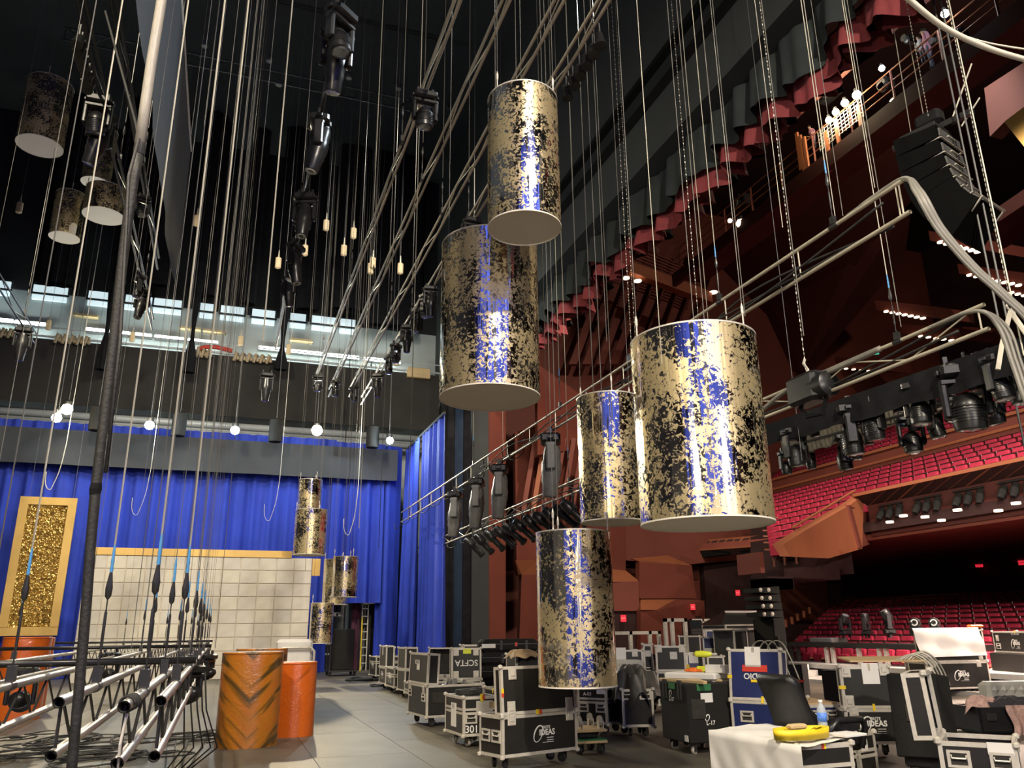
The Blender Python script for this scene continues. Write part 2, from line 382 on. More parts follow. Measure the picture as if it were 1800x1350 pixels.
def frame_bars(mb, x0, x1, y0, y1, z0, z1, t=.028, p=.004, skip=()):
    for zz, nm in ((z0, 'b'), (z1, 't')):
        if nm in skip: continue
        s = 1 if nm == 'b' else -1
        a, b = (zz-p, zz+t) if nm == 'b' else (zz-t, zz+p)
        mb.box(x0-p, x1+p, y0-p, y0+t, a, b); mb.box(x0-p, x1+p, y1-t, y1+p, a, b)
        mb.box(x0-p, x0+t, y0+t, y1-t, a, b); mb.box(x1-t, x1+p, y0+t, y1-t, a, b)
    for xx in (x0, x1):
        for yy in (y0, y1):
            mb.box(xx-p if xx == x0 else xx-t, xx+t if xx == x0 else xx+p, yy-p if yy == y0 else yy-t, yy+t if yy == y0 else yy+p, z0+t, z1-t)
def oval_ring(mb, rx, rz_, t, n=28, a0=0, a1=2*PI, T=None):
    vs = []; fs = []
    for i in range(n+1):
        a = a0+(a1-a0)*i/n; k = t*(.35+.65*abs(math.sin(a*.5+.4)))
        for d in (-k, k): vs += [((rx+d)*math.cos(a), -.004, (rz_+d*.7)*math.sin(a))]
    for i in range(n): fs.append((2*i, 2*i+1, 2*i+3, 2*i+2))
    mb.add(vs, fs, T)
def mark(parent, kind, T, w=.1, h=.1, txt=None, m=None):
    # T puts local x along the face, z up the face, -y out of it
    if kind == 'rect': MB().box(-w/2, w/2, -.004, .002, -h/2, h/2).build({'white_paper': 'paper_label'}.get(m, 'tape_strip'), m, parent, T=T)
    elif kind == 'text':
        o = put('lettering', text_mesh(txt, m or 'print_white'), parent, T @ Tr(0, -.003, 0) @ Rx(PI/2) @ Matrix.Scale(h, 4))
    elif kind == 'handle': o = put('handle', HANDLE[0], parent, T); put('handle_dish', HANDLE[1], o)
    elif kind == 'latch': put('latch', LATCH, parent, T)
    elif kind == 'logo':
        s = w/1.0
        b = MB(); oval_ring(b, .2, .34, .035, T=Tr(-.34, 0, 0) @ Ry(.5)); b.box(-.12, .48, -.004, .001, -.36, -.345)
        for k in range(9): b.box(.12+.04*k, .145+.04*k, -.004, .001, -.2, -.16)
        for k in range(9): b.box(.12+.04*k, .148+.04*k, -.004, .001, -.29, -.26)
        o = b.build('emblem', 'print_white', parent, T=T @ Matrix.Scale(s, 4))
        put('lettering', text_mesh('BRITE', 'print_white'), parent, T @ Tr(.08*s, -.003, .23*s) @ Rx(PI/2) @ Matrix.Scale(.17*s, 4))
        put('lettering', text_mesh('IDEAS', 'print_white', .03), parent, T @ Tr(.12*s, -.003, .03*s) @ Rx(PI/2) @ Matrix.Scale(.32*s, 4))
# ---------------------------------------------------------------- flight case
def case(label, bl, br, ty, depth, lid=None, lidy=None, tilt=0, thick=.16, col='black_panel', wheels=True, z0=.15, zbase=0, marks=(), group='flight cases', name='flight_case', trim='aluminium', pale=False, w=None, yaw=None, lidw=None, fill=None, cat='case'):
    zb = zbase+z0
    A = onz(bl[0], bl[1], zb)
    if w is None:
        B = onz(br[0], br[1], zb); d = B-A; w = math.hypot(d.x, d.y); yaw = math.atan2(d.y, d.x)
    h = max(.1, zat(A, ty)-zb)
    root = thing(name, label, cat, (A.x, A.y, zbase), yaw, group)
    if not wheels and z0 > .02: wheels = False
    T0 = Tr(0, 0, z0)
    is_open = lid in ('front', 'back', 'left', 'open')
    b = MB(); t = .012
    if is_open:
        b.box(0, w, 0, t, 0, h); b.box(0, w, depth-t, depth, 0, h); b.box(0, t, t, depth-t, 0, h); b.box(w-t, w, t, depth-t, 0, h); b.box(t, w-t, t, depth-t, 0, t)
    else: b.box(0, w, 0, depth, 0, h)
    body = b.build('body', col, root, T=T0)
    lh = .17 if lid == 'closed' else 0
    f = MB(); frame_bars(f, 0, w, 0, depth, 0, h, t=.03)
    if lid == 'closed':
        f.box(-.006, w+.006, -.006, .02, h-lh-.05, h-lh-.02); f.box(-.006, w+.006, -.006, .02, h-lh+.0, h-lh+.03)
        f.box(-.006, .02, 0, depth, h-lh-.05, h-lh-.02); f.box(-.006, .02, 0, depth, h-lh, h-lh+.03)
        f.box(w-.02, w+.006, 0, depth, h-lh-.05, h-lh-.02); f.box(w-.02, w+.006, 0, depth, h-lh, h-lh+.03)
    f.build('edge_trim', trim, root, T=T0)
    for x in (0, w):
        for y in (0, depth):
            for z in (0, h): put('ball_corner', BALL, root, T0 @ Tr(x, y, z))
    if wheels:
        for x in (.12, w-.12):
            for y in (.12, depth-.12): caster(root, x, y, z0, rnd.uniform(-1, 1), pale)
    if fill: fill(root, w, depth, h, z0)
    lidT = None; L = None; LW = w
    if lid in ('front', 'back', 'left'):
        # height of the raised lid from the photo row of its top edge
        top = zat(A, lidy) if lidy else zb+h+.5
        lh = max(.2, top-zb-h-.01)
        L = None
        if lid == 'front': lidT = T0 @ Tr(0, 0, h+.012) @ Rx(-tilt); LW = w
        elif lid == 'back': lidT = T0 @ Tr(0, depth, h+.012) @ Rx(-tilt); LW = w
        else: lidT = T0 @ Tr(0, depth, h+.012) @ Rz(-PI/2) @ Rx(-tilt); LW = depth
        p = MB()
        if lid == 'front':      # outer face toward the viewer, open hollow behind
            p.box(0, LW, 0, t, 0, lh); y0, y1 = 0, thick
        elif lid == 'left': p.box(0, LW, 0, t, 0, lh); y0, y1 = 0, thick
        else:
            p.box(0, LW, thick-t, thick, 0, lh); y0, y1 = 0, thick
        p.box(0, t, y0, y1, 0, lh); p.box(LW-t, LW, y0, y1, 0, lh); p.box(0, LW, y0, y1, 0, t); p.box(0, LW, y0, y1, lh-t, lh)
        L = p.build('lid', col, root, T=lidT)
        q = MB(); frame_bars(q, 0, LW, y0, y1, 0, lh, t=.03); q.build('edge_trim', trim, L)
        if lid == 'back': MB().box(t, LW-t, thick-.03, thick-t, t, lh-t).build('lid_lining', 'inside_foam', L)
        for x in (0, LW):
            for z in (0, lh): put('ball_corner', BALL, L, Tr(x, y0, z))
    for mk in marks:
        kind, face, u, v = mk[:4]; kw = mk[4] if len(mk) > 4 else {}
        rot = kw.pop('rot', 0); par = root
        if face == 'f': T = T0 @ Tr(u*w, -.005, v*h)
        elif face == 'r': T = T0 @ Tr(w+.005, u*depth, v*h) @ Rz(PI/2)
        elif face == 'l': T = T0 @ Tr(-.005, (1-u)*depth, v*h) @ Rz(-PI/2)
        elif face == 't': T = T0 @ Tr(u*w, v*depth, h+.005) @ Rx(-PI/2)
        elif face == 'lid': T = Tr(u*LW, -.005, v*lh); par = L
        mark(par, kind, T @ Ry(rot), **kw)
    root['h'] = h; root['w'] = w
    return root
# ---------------------------------------------------------------- drums
CZ = 24.5   # loft level the lines run to
def drum(label, cx, cy, wpx, dia, topy, ncab=3, group='gold leaf drums hanging over the stage'):
    D = FPX*dia/wpx
    c = ond(cx, cy, D); r = dia/2
    # ellipse centre of the top
    ht = zat(c, topy)-c.z
    root = thing('hanging_drum', label, 'drum', c, rnd.uniform(0, 6), group)
    n = 72
    s = MB(); s.lathe([(r, 0), (r, ht), (r-.008, ht), (r-.008, .03)], n)
    s.f = [f for f in s.f if len(f) == 4]
    s.build('shell', 'gold_leaf_film', root, 'auto')
    MB().lathe([(0, .006), (r-.006, .006), (r-.006, .03), (0, .03)], n).build('bottom_disc', 'cream_disc', root)
    g = MB(); g.lathe([(r+.003, -.003), (r+.003, .012), (r-.008, .012), (r-.008, -.003), (r+.003, -.003)], n); g.f = [f for f in g.f if len(f) == 4]
    g.build('bottom_rim', 'cream_disc', root)
    g = MB(); g.lathe([(r+.003, ht-.012), (r+.003, ht+.004), (r-.012, ht+.004), (r-.012, ht-.012), (r+.003, ht-.012)], n); g.f = [f for f in g.f if len(f) == 4]
    g.build('top_rim', 'aluminium', root)
    MB().lathe([(0, ht-.2), (r-.01, ht-.2), (r-.01, ht-.18), (0, ht-.18)], 40).build('top_board', 'plywood', root)
    me = cached(('cab', round(CZ-c.z-ht, 2)), lambda: MB().tube([(0, 0, 0), (0, 0, (CZ-c.z-ht))], .004, 5).mesh('cable', 'wire_dim'))
    hk = cached('hook', lambda: MB().lathe([(.012, -.12), (.016, -.1), (.016, 0), (.008, .03), (.008, .12), (.014, .14), (.014, .2), (.004, .24)], 8).mesh('hook', 'aluminium'))
    for k in range(ncab):
        a = 2*PI*k/ncab+.5
        T = Tr((r-.03)*math.cos(a), (r-.03)*math.sin(a), ht)
        put('cable', me, root, T); put('hook', hk, root, T)
    return root
# ---------------------------------------------------------------- curtains
def curtain(name, label, p0, p1, z0, z1, amp=.12, wl=.6, m='blue_cloth', th=0, group=None, seed=1, cat='curtain', zfun=None, nu=None, nv=3, part=None):
    p0 = Vector((p0[0], p0[1], 0)); p1 = Vector((p1[0], p1[1], 0)); d = p1-p0; ln = d.length; d.normalize(); nrm = Vector((-d.y, d.x, 0))
    R = random.Random(seed); ph = [R.uniform(0, 6) for _ in range(4)]
    def fn(u, v):
        s = u*ln
        a = math.sin(2*PI*s/wl+ph[0]+.8*math.sin(2*PI*s/(wl*5.3)+ph[1])) + .5*math.sin(2*PI*s/(wl*.53)+ph[2]) + .6*math.sin(2*PI*s/(wl*3.1)+ph[3])
        k = amp*(.35+.65*(1-v))
        z = z0+(z1-z0)*v
        if zfun: z = zfun(u, v, z)
        return p0+d*s+nrm*(a*k)+Vector((0, 0, z))
    nu = nu or max(8, int(ln/wl*10))
    b = MB().grid(fn, nu, nv)
    if part is not None: return b.build(name, m, part, True)
    return one(name, b, m, label, cat, group, True)
# ---------------------------------------------------------------- lighting fixtures
def fx_meshes():
    d = {}
    b = MB(); b.rbox(-.2, .2, -.15, .15, -.2, -.06, .03); b.box(-.15, -.11, -.03, .03, -.06, .04); b.box(.11, .15, -.03, .03, -.06, .04)
    b.rbox(-.24, -.2, -.05, .05, -.16, -.1, .01); b.rbox(.2, .24, -.05, .05, -.16, -.1, .01)
    d['base'] = b.mesh('base', 'black_plastic', 'auto')
    b = MB()
    for s in (-1, 1): b.rbox(s*.19-.035, s*.19+.035, -.07, .07, -.62, -.24, .02)
    b.rbox(-.225, .225, -.08, .08, -.28, -.2, .02); d['yoke'] = b.mesh('yoke', 'grey_plastic', 'auto'); d['yoke_dark'] = b.mesh('yoke', 'black_plastic', 'auto')
    # long profile head, pivot at origin, lens toward -z
    b = MB(); b.lathe([(.06, .34), (.11, .32), (.13, .24), (.135, .1), (.15, .06), (.15, -.1), (.135, -.14), (.14, -.2), (.12, -.26), (.11, -.42), (.1, -.44)], 14); d['long'] = b.mesh('head', 'grey_plastic', 'auto'); d['longd'] = b.mesh('head', 'black_plastic', 'auto')
    b = MB(); b.lathe([(.0, -.435), (.085, -.445), (.085, -.44), (.0, -.43)], 14); d['long_lens'] = d['longd_lens'] = b.mesh('lens', 'lens')
    # round wash head
    b = MB(); b.lathe([(.03, .2), (.1, .17), (.15, .08), (.165, -.03), (.16, -.12), (.15, -.18), (.135, -.19)], 14, sy=.85)
    for k in range(6): b.lathe([(.155, .06-.03*k), (.17, .055-.03*k), (.17, .045-.03*k), (.155, .04-.03*k)], 14, sy=.85)
    d['wash'] = b.mesh('head', 'black_plastic', 'auto')
    b = MB(); b.lathe([(.0, -.205), (.08, -.2), (.125, -.185), (.0, -.18)], 14); d['wash_lens'] = b.mesh('lens', 'lens')
    # profile spot (barrel light)
    b = MB(); b.lathe([(.05, .3), (.09, .28), (.105, .2), (.105, .02), (.075, -.02), (.075, -.3), (.095, -.31), (.095, -.36), (.085, -.37)], 12)
    b.box(-.06, .06, .085, .125, .0, .2); d['spot'] = b.mesh('barrel', 'black_plastic', 'auto')
    b = MB(); b.lathe([(0, -.362), (.08, -.365), (.08, -.36), (0, -.357)], 12); b.lathe([(0, .3), (.05, .305), (.07, .29), (0, .29)], 12); d['spot_lens'] = b.mesh('lens', 'lens_blue')
    b = MB(); b.tube([(-.125, 0, 0), (-.125, 0, .2), (-.05, 0, .3), (.05, 0, .3), (.125, 0, .2), (.125, 0, 0)], .012, 5); b.box(-.03, .03, -.025, .025, .29, .4); d['bracket'] = b.mesh('bracket', 'dark_steel')
    # small lamp can
    b = MB(); b.lathe([(.03, .16), (.075, .14), (.08, 0), (.1, -.1), (.1, -.13)], 12); d['can'] = b.mesh('can', 'black_plastic', 'auto')
    b = MB(); b.lathe([(0, -.12), (.09, -.125), (.09, -.12), (0, -.11)], 12); d['can_lens'] = b.mesh('lens', 'silver_bits')
    return d
FX = fx_meshes()
def moving(label, loc, kind='long', s=1, pan=0, tilt=0, group=None, up=False, name='moving_light'):
    T = Tr(loc) @ Rz(pan) @ Matrix.Scale(s, 4)
    if up: T = Tr(loc) @ Rz(pan) @ Rx(PI) @ Tr(0, 0, .2) @ Matrix.Scale(s, 4)
    if up: T = Tr((loc[0], loc[1], loc[2]+.2*s)) @ Rz(pan) @ Matrix.Scale(s, 4) @ Rx(PI) @ Tr(0, 0, 0)
    r = thing(name, label, 'light', group=group, T=T)
    put('base', FX['base'], r); put('yoke', FX['yoke' if kind == 'long' else 'yoke_dark'], r)
    h = put('head', FX[kind], r, Tr(0, 0, -.56) @ Rx(tilt)); put('lens', FX[kind+'_lens'], h)
    return r
def spot(label, loc, d, s=1, group=None, name='profile_spot'):
    r = thing(name, label, 'light', group=group, T=Tr(loc))
    Rm = along(-Vector(d)).to_4x4()
    put('bracket', FX['bracket'], r, Tr(0, 0, -.4*s) @ Rz(math.atan2(d[1], d[0])+PI/2) @ Matrix.Scale(s, 4))
    b = put('barrel', FX['spot'], r, Tr(0, 0, -.4*s) @ Rm @ Matrix.Scale(s, 4)); put('lens', FX['spot_lens'], b)
    return r
def can(label, loc, d, s=1, group=None, par=None):
    r = thing('lamp_can', label, 'light', group=group, T=Tr(loc))
    MB().tube([(0, 0, .35*s), (0, 0, 0)], .015, 5).build('bracket', 'dark_steel', r)
    b = put('can', FX['can'], r, along(-Vector(d)) @ Matrix.Scale(s, 4)); put('lens', FX['can_lens'], b)
    return r
# ---------------------------------------------------------------- ladder truss
def truss(label, a, b, drop, r=.025, step=.45, lines=(), linez=CZ, m='steel_pipe', group=None, nbar=150, lr=.004, nthick=99, sleeve=True, zig=True, wirem='wire', clampm='dark_steel', wr=.42, wm=None, name='ladder_truss'):
    a = Vector(a); b = Vector(b); ln = (b-a).length; d = (b-a).normalized()
    root = thing(name, label, 'truss', a, 0, group)
    def hollow(p0, p1, nm):
        g = MB(); g.tube([p0, p1], r, 14, cap=False); g.tube([p0, p0+d*.35], r*.8, 14, cap=False)
        return g.build(nm, m, root, 'auto')
    O = Vector((0, 0, 0)); dn = Vector((0, 0, -drop))
    hollow(O, d*ln, 'top_chord'); hollow(dn, dn+d*ln, 'bottom_chord')
    L = math.hypot(step, drop)
    me = cached(('bar', round(step, 3), round(drop, 3), m, r, wr), lambda: MB().tube([(0, 0, 0), d*step+dn], r*wr, 6).mesh('web_bar', wm or m))
    me2 = cached(('bar2', round(step, 3), round(drop, 3), m, r), lambda: MB().tube([dn, d*step], r*wr, 6).mesh('web_bar', wm or m))
    me3 = cached(('bar3', round(drop, 3), m, r), lambda: MB().tube([(0, 0, 0), dn], r*wr, 6).mesh('web_bar', wm or m))
    n = int(ln/step); rest = MB()
    put('web_bar', me3, root, Tr(d*.08))
    for i in range(n):
        if i < nbar:
            if zig: put('web_bar', me if i % 2 == 0 else me2, root, Tr(d*(i*step+.12)))
            else: put('web_bar', me3, root, Tr(d*(i*step+.12)))
        else:
            o = d*(i*step+.12)
            rest.tube([o, o+d*step+dn] if i % 2 == 0 else [o+dn, o+d*step], r*.42, 4)
    if rest.v: tag(rest.build('web_bars', m, root), kind='stuff')
    for li, s in enumerate(lines):
        if li == nthick: lr, wirem = lr*.45, 'wire_dim'
        p = d*s
        H = linez-a.z
        put('lift_line', cached(('line', round(H, 2), lr, wirem), lambda: MB().tube([(0, 0, .75), (0, 0, H)], lr, 5).mesh('lift_line', wirem)), root, Tr(p))
        def tb():
            g = MB(); g.lathe([(.012, .02), (.016, .05), (.007, .08), (.004, .2), (.009, .22), (.009, .42), (.004, .44), (.004, .5), (.018, .52), (.021, .57), (.013, .63), (.008, .67)], 8)
            return g.mesh('turnbuckle', 'dark_steel', 'auto')
        t = put('turnbuckle', cached('tb', tb), root, Tr(p))
        if sleeve:
            put('cable_sleeve', cached('slv', lambda: MB().lathe([(.008, .66), (.011, .68), (.008, .71), (.011, .73), (.008, .76), (.009, .78), (.005, .84)], 8).mesh('cable_sleeve', 'blue_sleeve', 'auto')), t)
        put('pipe_clamp', cached(('clamp', r), lambda: MB().lathe([(r*1.25, -.06), (r*1.25, .06)], 12, Rx(PI/2)).box(-.025, .025, -.03, .03, r, r+.09).mesh('pipe_clamp', clampm)), root, Tr(p))
    return root
# ================================================================ THE SETTING
def fl():
    base = MB(); base.box(-22, 16.4, -9, 37.6, -.3, -.012)
    f = struct('floor', base, 'stage_floor')
    R = random.Random(3)
    mats = []
    for i, k in enumerate((.82, .95, 1.05, 1.2)):
        c = (.104*k, .092*k, .071*k)
        m = mat('stage_floor_panel_%d' % i, c, .5, 0, .2, 1.3, .05, 50); mats.append(m)
    ms = [MB().box(.004, 1.216, .004, 2.436, -.012, 0).mesh('floor_panel', m) for m in mats]
    for i in range(-7, 13):
        for j in range(2, 14):
            if i > 7 and j > 9: continue
            put('floor_panel', R.choice(ms), f, Tr(i*1.22, j*2.44+(i % 2)*1.22, 0))
fl()
struct('floor_auditorium', MB().box(16.4, 46, -9, 40, -1.3, -1.1), 'house_dark')
struct('wall_far', MB().box(-25, 9.6, 37, 37.4, 0, 15.8), 'wall_paint')
struct('wall_far_upper', MB().box(-25, 9.6, 36.9, 37.4, 15.8, 34), 'black_wall')
struct('wall_upstage', MB().box(-22.4, -22, -9, 37, 0, 34), 'side_wall')
struct('wall_near', MB().box(-22, 9.6, -9.4, -9, 0, 34), 'side_wall')
struct('ceiling', MB().box(-22, 9.6, -9, 37.4, CZ+.02, CZ+.3), 'black_wall')
# proscenium
zt = 12.48
b1 = onx(1200, 118, 9).z; b2 = onx(1200, 66, 9).z
pw = MB(); pw.box(9, 9.7, -9, 30.4, zt, b1); pw.box(9, 9.7, 30.4, 37.4, 0, 34); pw.box(9, 9.7, -9, 30.4, b2, 34)
P = struct('wall_proscenium', pw, 'pros_black')
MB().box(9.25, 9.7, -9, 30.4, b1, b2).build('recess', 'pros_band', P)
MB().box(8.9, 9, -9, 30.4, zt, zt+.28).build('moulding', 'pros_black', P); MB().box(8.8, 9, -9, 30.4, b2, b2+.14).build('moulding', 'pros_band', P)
mat('house_dim', (.06, .014, .01), .75, 0, .1, .6)
vl = thing('house_valance', 'long dark valance of the house curtain with ragged red lining showing below', 'curtain', (0, 0, 0))
Rv = random.Random(12); VB = [Rv.uniform(-.2, .2) for _ in range(80)]
def vz(off, sp):
    def f(u, v, z):
        s_ = u*34/sp; i_ = int(s_); t_ = s_-i_; t_ = t_*t_*(3-2*t_); return z+(1-v)*((VB[i_ % 80]*(1-t_)+VB[(i_+1) % 80]*t_)+off)
    return f
curtain('black_face', None, (9.38, 30.3), (9.38, -3.7), 11.5, 12.6, .17, .9, 'teal_cloth', part=vl, seed=41, zfun=vz(0, .45), nu=520, nv=5)
curtain('red_lining', None, (9.62, 30.3), (9.62, -3.7), 11.1, 11.9, .2, .9, 'red_cloth', part=vl, seed=41, zfun=vz(.0, .45), nu=520, nv=4)
curtain('red_lining', None, (9.95, 30.3), (9.95, -3.7), 11.15, 12.2, .22, .7, 'red_cloth', part=vl, seed=44, zfun=vz(.1, .5), nu=420, nv=4)
curtain('black_back', None, (10.3, 30.3), (10.3, -3.7), 11.6, 12.6, .2, 1.1, 'black_cloth', part=vl, seed=45, nu=300, nv=3)
# ---- auditorium shell
struct('wall_house_side', MB().box(9.7, 46, 39, 39.4, -1.2, 30), 'house_red')
struct('wall_house_back', MB().box(45, 45.4, -9, 39, -1.2, 30), 'house_dark')
struct('wall_house_near', MB().box(9.7, 46, -9.4, -9, -1.2, 30), 'house_dark')
struct('ceiling_house', MB().box(9.7, 46, -9, 39, 27, 27.4), 'house_dark')
hs = thing('side_wall_panels', None, None); hs['kind'] = 'structure'; hs.name = 'wall_house_panels'
def facet(pts, Y, m='house_red', th=.6, nm='wall_panel', parent=hs):
    vs = [ony(x, y, Y[i] if isinstance(Y, (list, tuple)) else Y) for i, (x, y) in enumerate(pts)]
    n = len(vs); b = MB(); b.add(vs+[v+Vector((.1, th, 0)) for v in vs], [tuple(range(n)), tuple(range(2*n-1, n-1, -1))]+[(i, i+n, (i+1) % n+n, (i+1) % n) for i in range(n)])
    return b.build(nm, m, parent)
facet([(829, 1150), (829, 560), (889, 540), (889, 1150)], [30.5, 30.5, 31.6, 31.6])
facet([(912, 1150), (917, 1010), (946, 1010), (1000, 1010), (1000, 1150)], [32, 32, 33, 34, 34])
facet([(911, 1010), (906, 985), (946, 985), (1000, 985), (1000, 1010), (917, 1010)], [32, 31.4, 32.4, 33.4, 34, 32], 'house_orange')
facet([(908, 985), (905, 760), (1000, 730), (1000, 985)], [33.4, 33.4, 35, 35])
facet([(945, 800), (945, 640), (1030, 700), (1030, 760), (1010, 790)], [31.5, 31.5, 33, 33, 33])
for i in range(8):   # slanting fins on the side wall
    x = 925+i*17; facet([(x-10, 905), (x+12, 770), (x+20, 770), (x-2, 905)], [32.6]*4, 'house_orange' if i == 1 else 'house_red', .2, 'wall_fin')  # the one orange fin puts a lit stripe into the colour
facet([(1000, 1150), (1000, 745), (1100, 780), (1100, 1150)], [36, 36, 37, 37])
facet([(1070, 1023), (1070, 1000), (1100, 1003), (1124, 1022)], [35.2, 36, 36, 35.4], 'house_orange', .3)
facet([(1070, 1074), (1070, 1023), (1124, 1022), (1124, 1074)], 35.3)
facet([(1110, 982), (1173, 976), (1216, 994), (1124, 987)], [35.6, 36.6, 36, 35.2], 'house_orange', .3)
facet([(1124, 1052), (1124, 987), (1216, 994), (1224, 1052)], [35.2, 35.2, 36, 36])
facet([(1126, 1072), (1126, 1052), (1191, 1053), (1154, 1072)], [34.6, 35.4, 35.8, 34.8], 'house_orange', .3)
facet([(1126, 1150), (1126, 1072), (1154, 1072), (1191, 1053), (1238, 1056), (1243, 1150)], [34.7, 34.7, 34.8, 35.6, 36.2, 36.2])
facet([(1070, 1150), (1070, 1074), (1126, 1074), (1126, 1150)], 35.5, 'house_dark')
facet([(1100, 985), (1100, 780), (1340, 830), (1340, 975), (1216, 992)], 37.5)
facet([(1243, 1150), (1240, 1040), (1236, 985), (1345, 985), (1345, 1150)], 38.2, 'house_dark')
facet([(1205, 1110), (1205, 1082), (1232, 1082), (1236, 1110)], 35.9, 'house_dark', .2, 'doorway')
# upper side wall: tall dark folds and slatted grille
for i in range(9):
    x = 1060+i*24; facet([(x-60, 640), (x+20, 430), (x+32, 430), (x-46, 640)], 37-.2*(i % 2), 'house_red', .3, 'wall_fin')
sl = [(ony(1086, 470+i*6-3, 35), ony(1235, 522+i*5, 35)) for i in range(-8, 0)]
for a, c in sl: MB().tube([a, c], .06, 4).build('slat', 'house_red', hs)
a, c = ony(1100, 476, 33.5), ony(1243, 530, 33.5)
MB().quad(a+Vector((0, 0, -.25)), c+Vector((0, 0, -.25)), c+Vector((0, 0, .35)), a+Vector((0, 0, .35)), .5).build('beam', 'house_orange', hs)
# big sloping ceiling planes of the auditorium
def slab(pts, m, th=.5, nm='panel', parent=hs):
    vs = [Vector(p) for p in pts]; n = len(vs); nn = (vs[1]-vs[0]).cross(vs[2]-vs[0]).normalized()*th
    return MB().add(vs+[v+nn for v in vs], [tuple(range(n)), tuple(range(2*n-1, n-1, -1))]+[(i, i+n, (i+1) % n+n, (i+1) % n) for i in range(n)]).build(nm, m, parent)
slab([onx(1360, 520, 31), onx(1500, 470, 31), onx(1600, 380, 31), onx(1590, 455, 33), onx(1420, 655, 33), onx(1330, 640, 33)], 'house_maroon', .5)
slab([onx(1250, 440, 27), onx(1580, 250, 27), onx(1620, 330, 31), onx(1500, 480, 31), onx(1330, 560, 31)], 'house_maroon', .5)
slab([onx(1730, 155, 17), onx(1830, 90, 17), onx(1830, 240, 17), onx(1765, 215, 17), onx(1740, 240, 17)], 'house_dim', .4)
slab([onx(1765, 214, 15.5), onx(1830, 165, 15.5), onx(1830, 295, 15.5)], 'gold_frame', .3)
slab([onx(1740, 400, 22), onx(1830, 340, 22), onx(1830, 400, 26), onx(1760, 440, 26)], 'house_dim', .4)
# ceiling coffers with rows of small downlights
def coffer(x0, y0, x1, y1, n, X, hx=18, hy=20):
    r = thing('ceiling_coffer', 'dark red coffer with %s small downlights, %s' % ({3: 'three', 4: 'four', 6: 'six', 7: 'seven', 8: 'eight'}[n], coffer.w.pop(0)), 'ceiling panel', group='ceiling coffers')
    a, c = onx(x0-hx, y0-1, X), onx(x1+hx, y1-1, X); h = abs(a.z-onx(x0-hx, y0-hy, X).z)
    z0_ = min(a.z, c.z)
    vs = []
    for (p, dx) in ((a, 0), (c, 0), (c, 2.5), (a, 2.5)): vs.append(Vector((p.x+dx, p.y, p.z)))
    MB().add(vs+[v+Vector((0, 0, h)) for v in vs], [(3, 2, 1, 0), (4, 5, 6, 7), (0, 1, 5, 4), (1, 2, 6, 5), (2, 3, 7, 6), (3, 0, 4, 7)]).build('coffer_box', 'house_red', r)
    me = cached('dl', lambda: MB().lathe([(0, -.02), (.13, -.02), (.13, .02), (0, .02)], 10).mesh('downlight', 'downlight'))
    for i in range(n):
        t = i/max(1, n-1); q = onx(x0+(x1-x0)*t, y0+(y1-y0)*t, X); put('downlight', me, r, Tr(q+Vector((0, 0, -.04))))
coffer.w = ['below the hanging loudspeaker column', 'beside the thick white cable', 'behind the short drop of the nearer lighting truss', 'just under the long pipe of the lower truss', 'lowest of the coffers', 'at the very edge of the picture', 'close above the black masking cloth']
for t in ((1653, 424, 1718, 441, 7, 26), (1704, 482, 1790, 500, 8, 30), (1558, 546, 1622, 558, 7, 29), (1605, 588, 1672, 597, 6, 33), (1487, 647, 1527, 651, 4, 36), (1778, 513, 1800, 518, 3, 33), (1712, 593, 1740, 597, 3, 36)): coffer(*t)
def downlight(px, py, fn, lab, r=.13):
    q = fn(px, py); o = one('downlight', MB().lathe([(0, -.02), (r, -.02), (r, .03), (0, .03)], 12), 'downlight', lab, 'lamp', 'downlights', T=Tr(q))
for i, (x, y) in enumerate(((1100, 489), (1121, 494))): downlight(x, y, lambda a, b_: ony(a, b_, 33.2), ('left' if i == 0 else 'right')+' one of two round warm downlights beside the slatted grille', .2)
downlight(1254, 514, lambda a, b_: ony(a, b_, 33), 'round warm downlight at the end of the red beam', .22)
# ---- balcony
FX0 = 19.0
zf = onx(1503, 869, FX0).z-.08; zfb = onx(1493, 886, FX0).z-.06; yf0 = onx(1500, 880, FX0).y
bal = thing('balcony', None, None); bal.name = 'trim_2'; bal['kind'] = 'structure'
P1 = Vector((14, 18.6, 0)); P2 = Vector((FX0, yf0, 0))
def onpl(x, y):
    d = ray(x, y); e = P2-P1; n = Vector((-e.y, e.x, 0)); t = (P1-C).dot(n)/d.dot(n); return C+d*t
vs = [onpl(*p) for p in ((1358, 957), (1396, 933), (1478, 887), (1503, 869), (1503, 884), (1500, 964), (1440, 981), (1371, 978))]
n = len(vs); off = Vector((.35, -.0, 0))
MB().add(vs+[v+off for v in vs], [tuple(range(n)), tuple(range(2*n-1, n-1, -1))]+[(i, i+n, (i+1) % n+n, (i+1) % n) for i in range(n)]).build('parapet', 'house_orange', bal)
v5 = onpl(1500, 964); v3 = onpl(1480, 889)
MB().quad(v3, v5, onx(1537, 951, 21), onx(1562, 925, 22), .2).build('underside', 'house_red', bal)
ylow = onpl(1396, 940)
MB().tube([onpl(1394, 927), onpl(1503, 862)], .04, 6).build('rail', 'house_orange', bal)
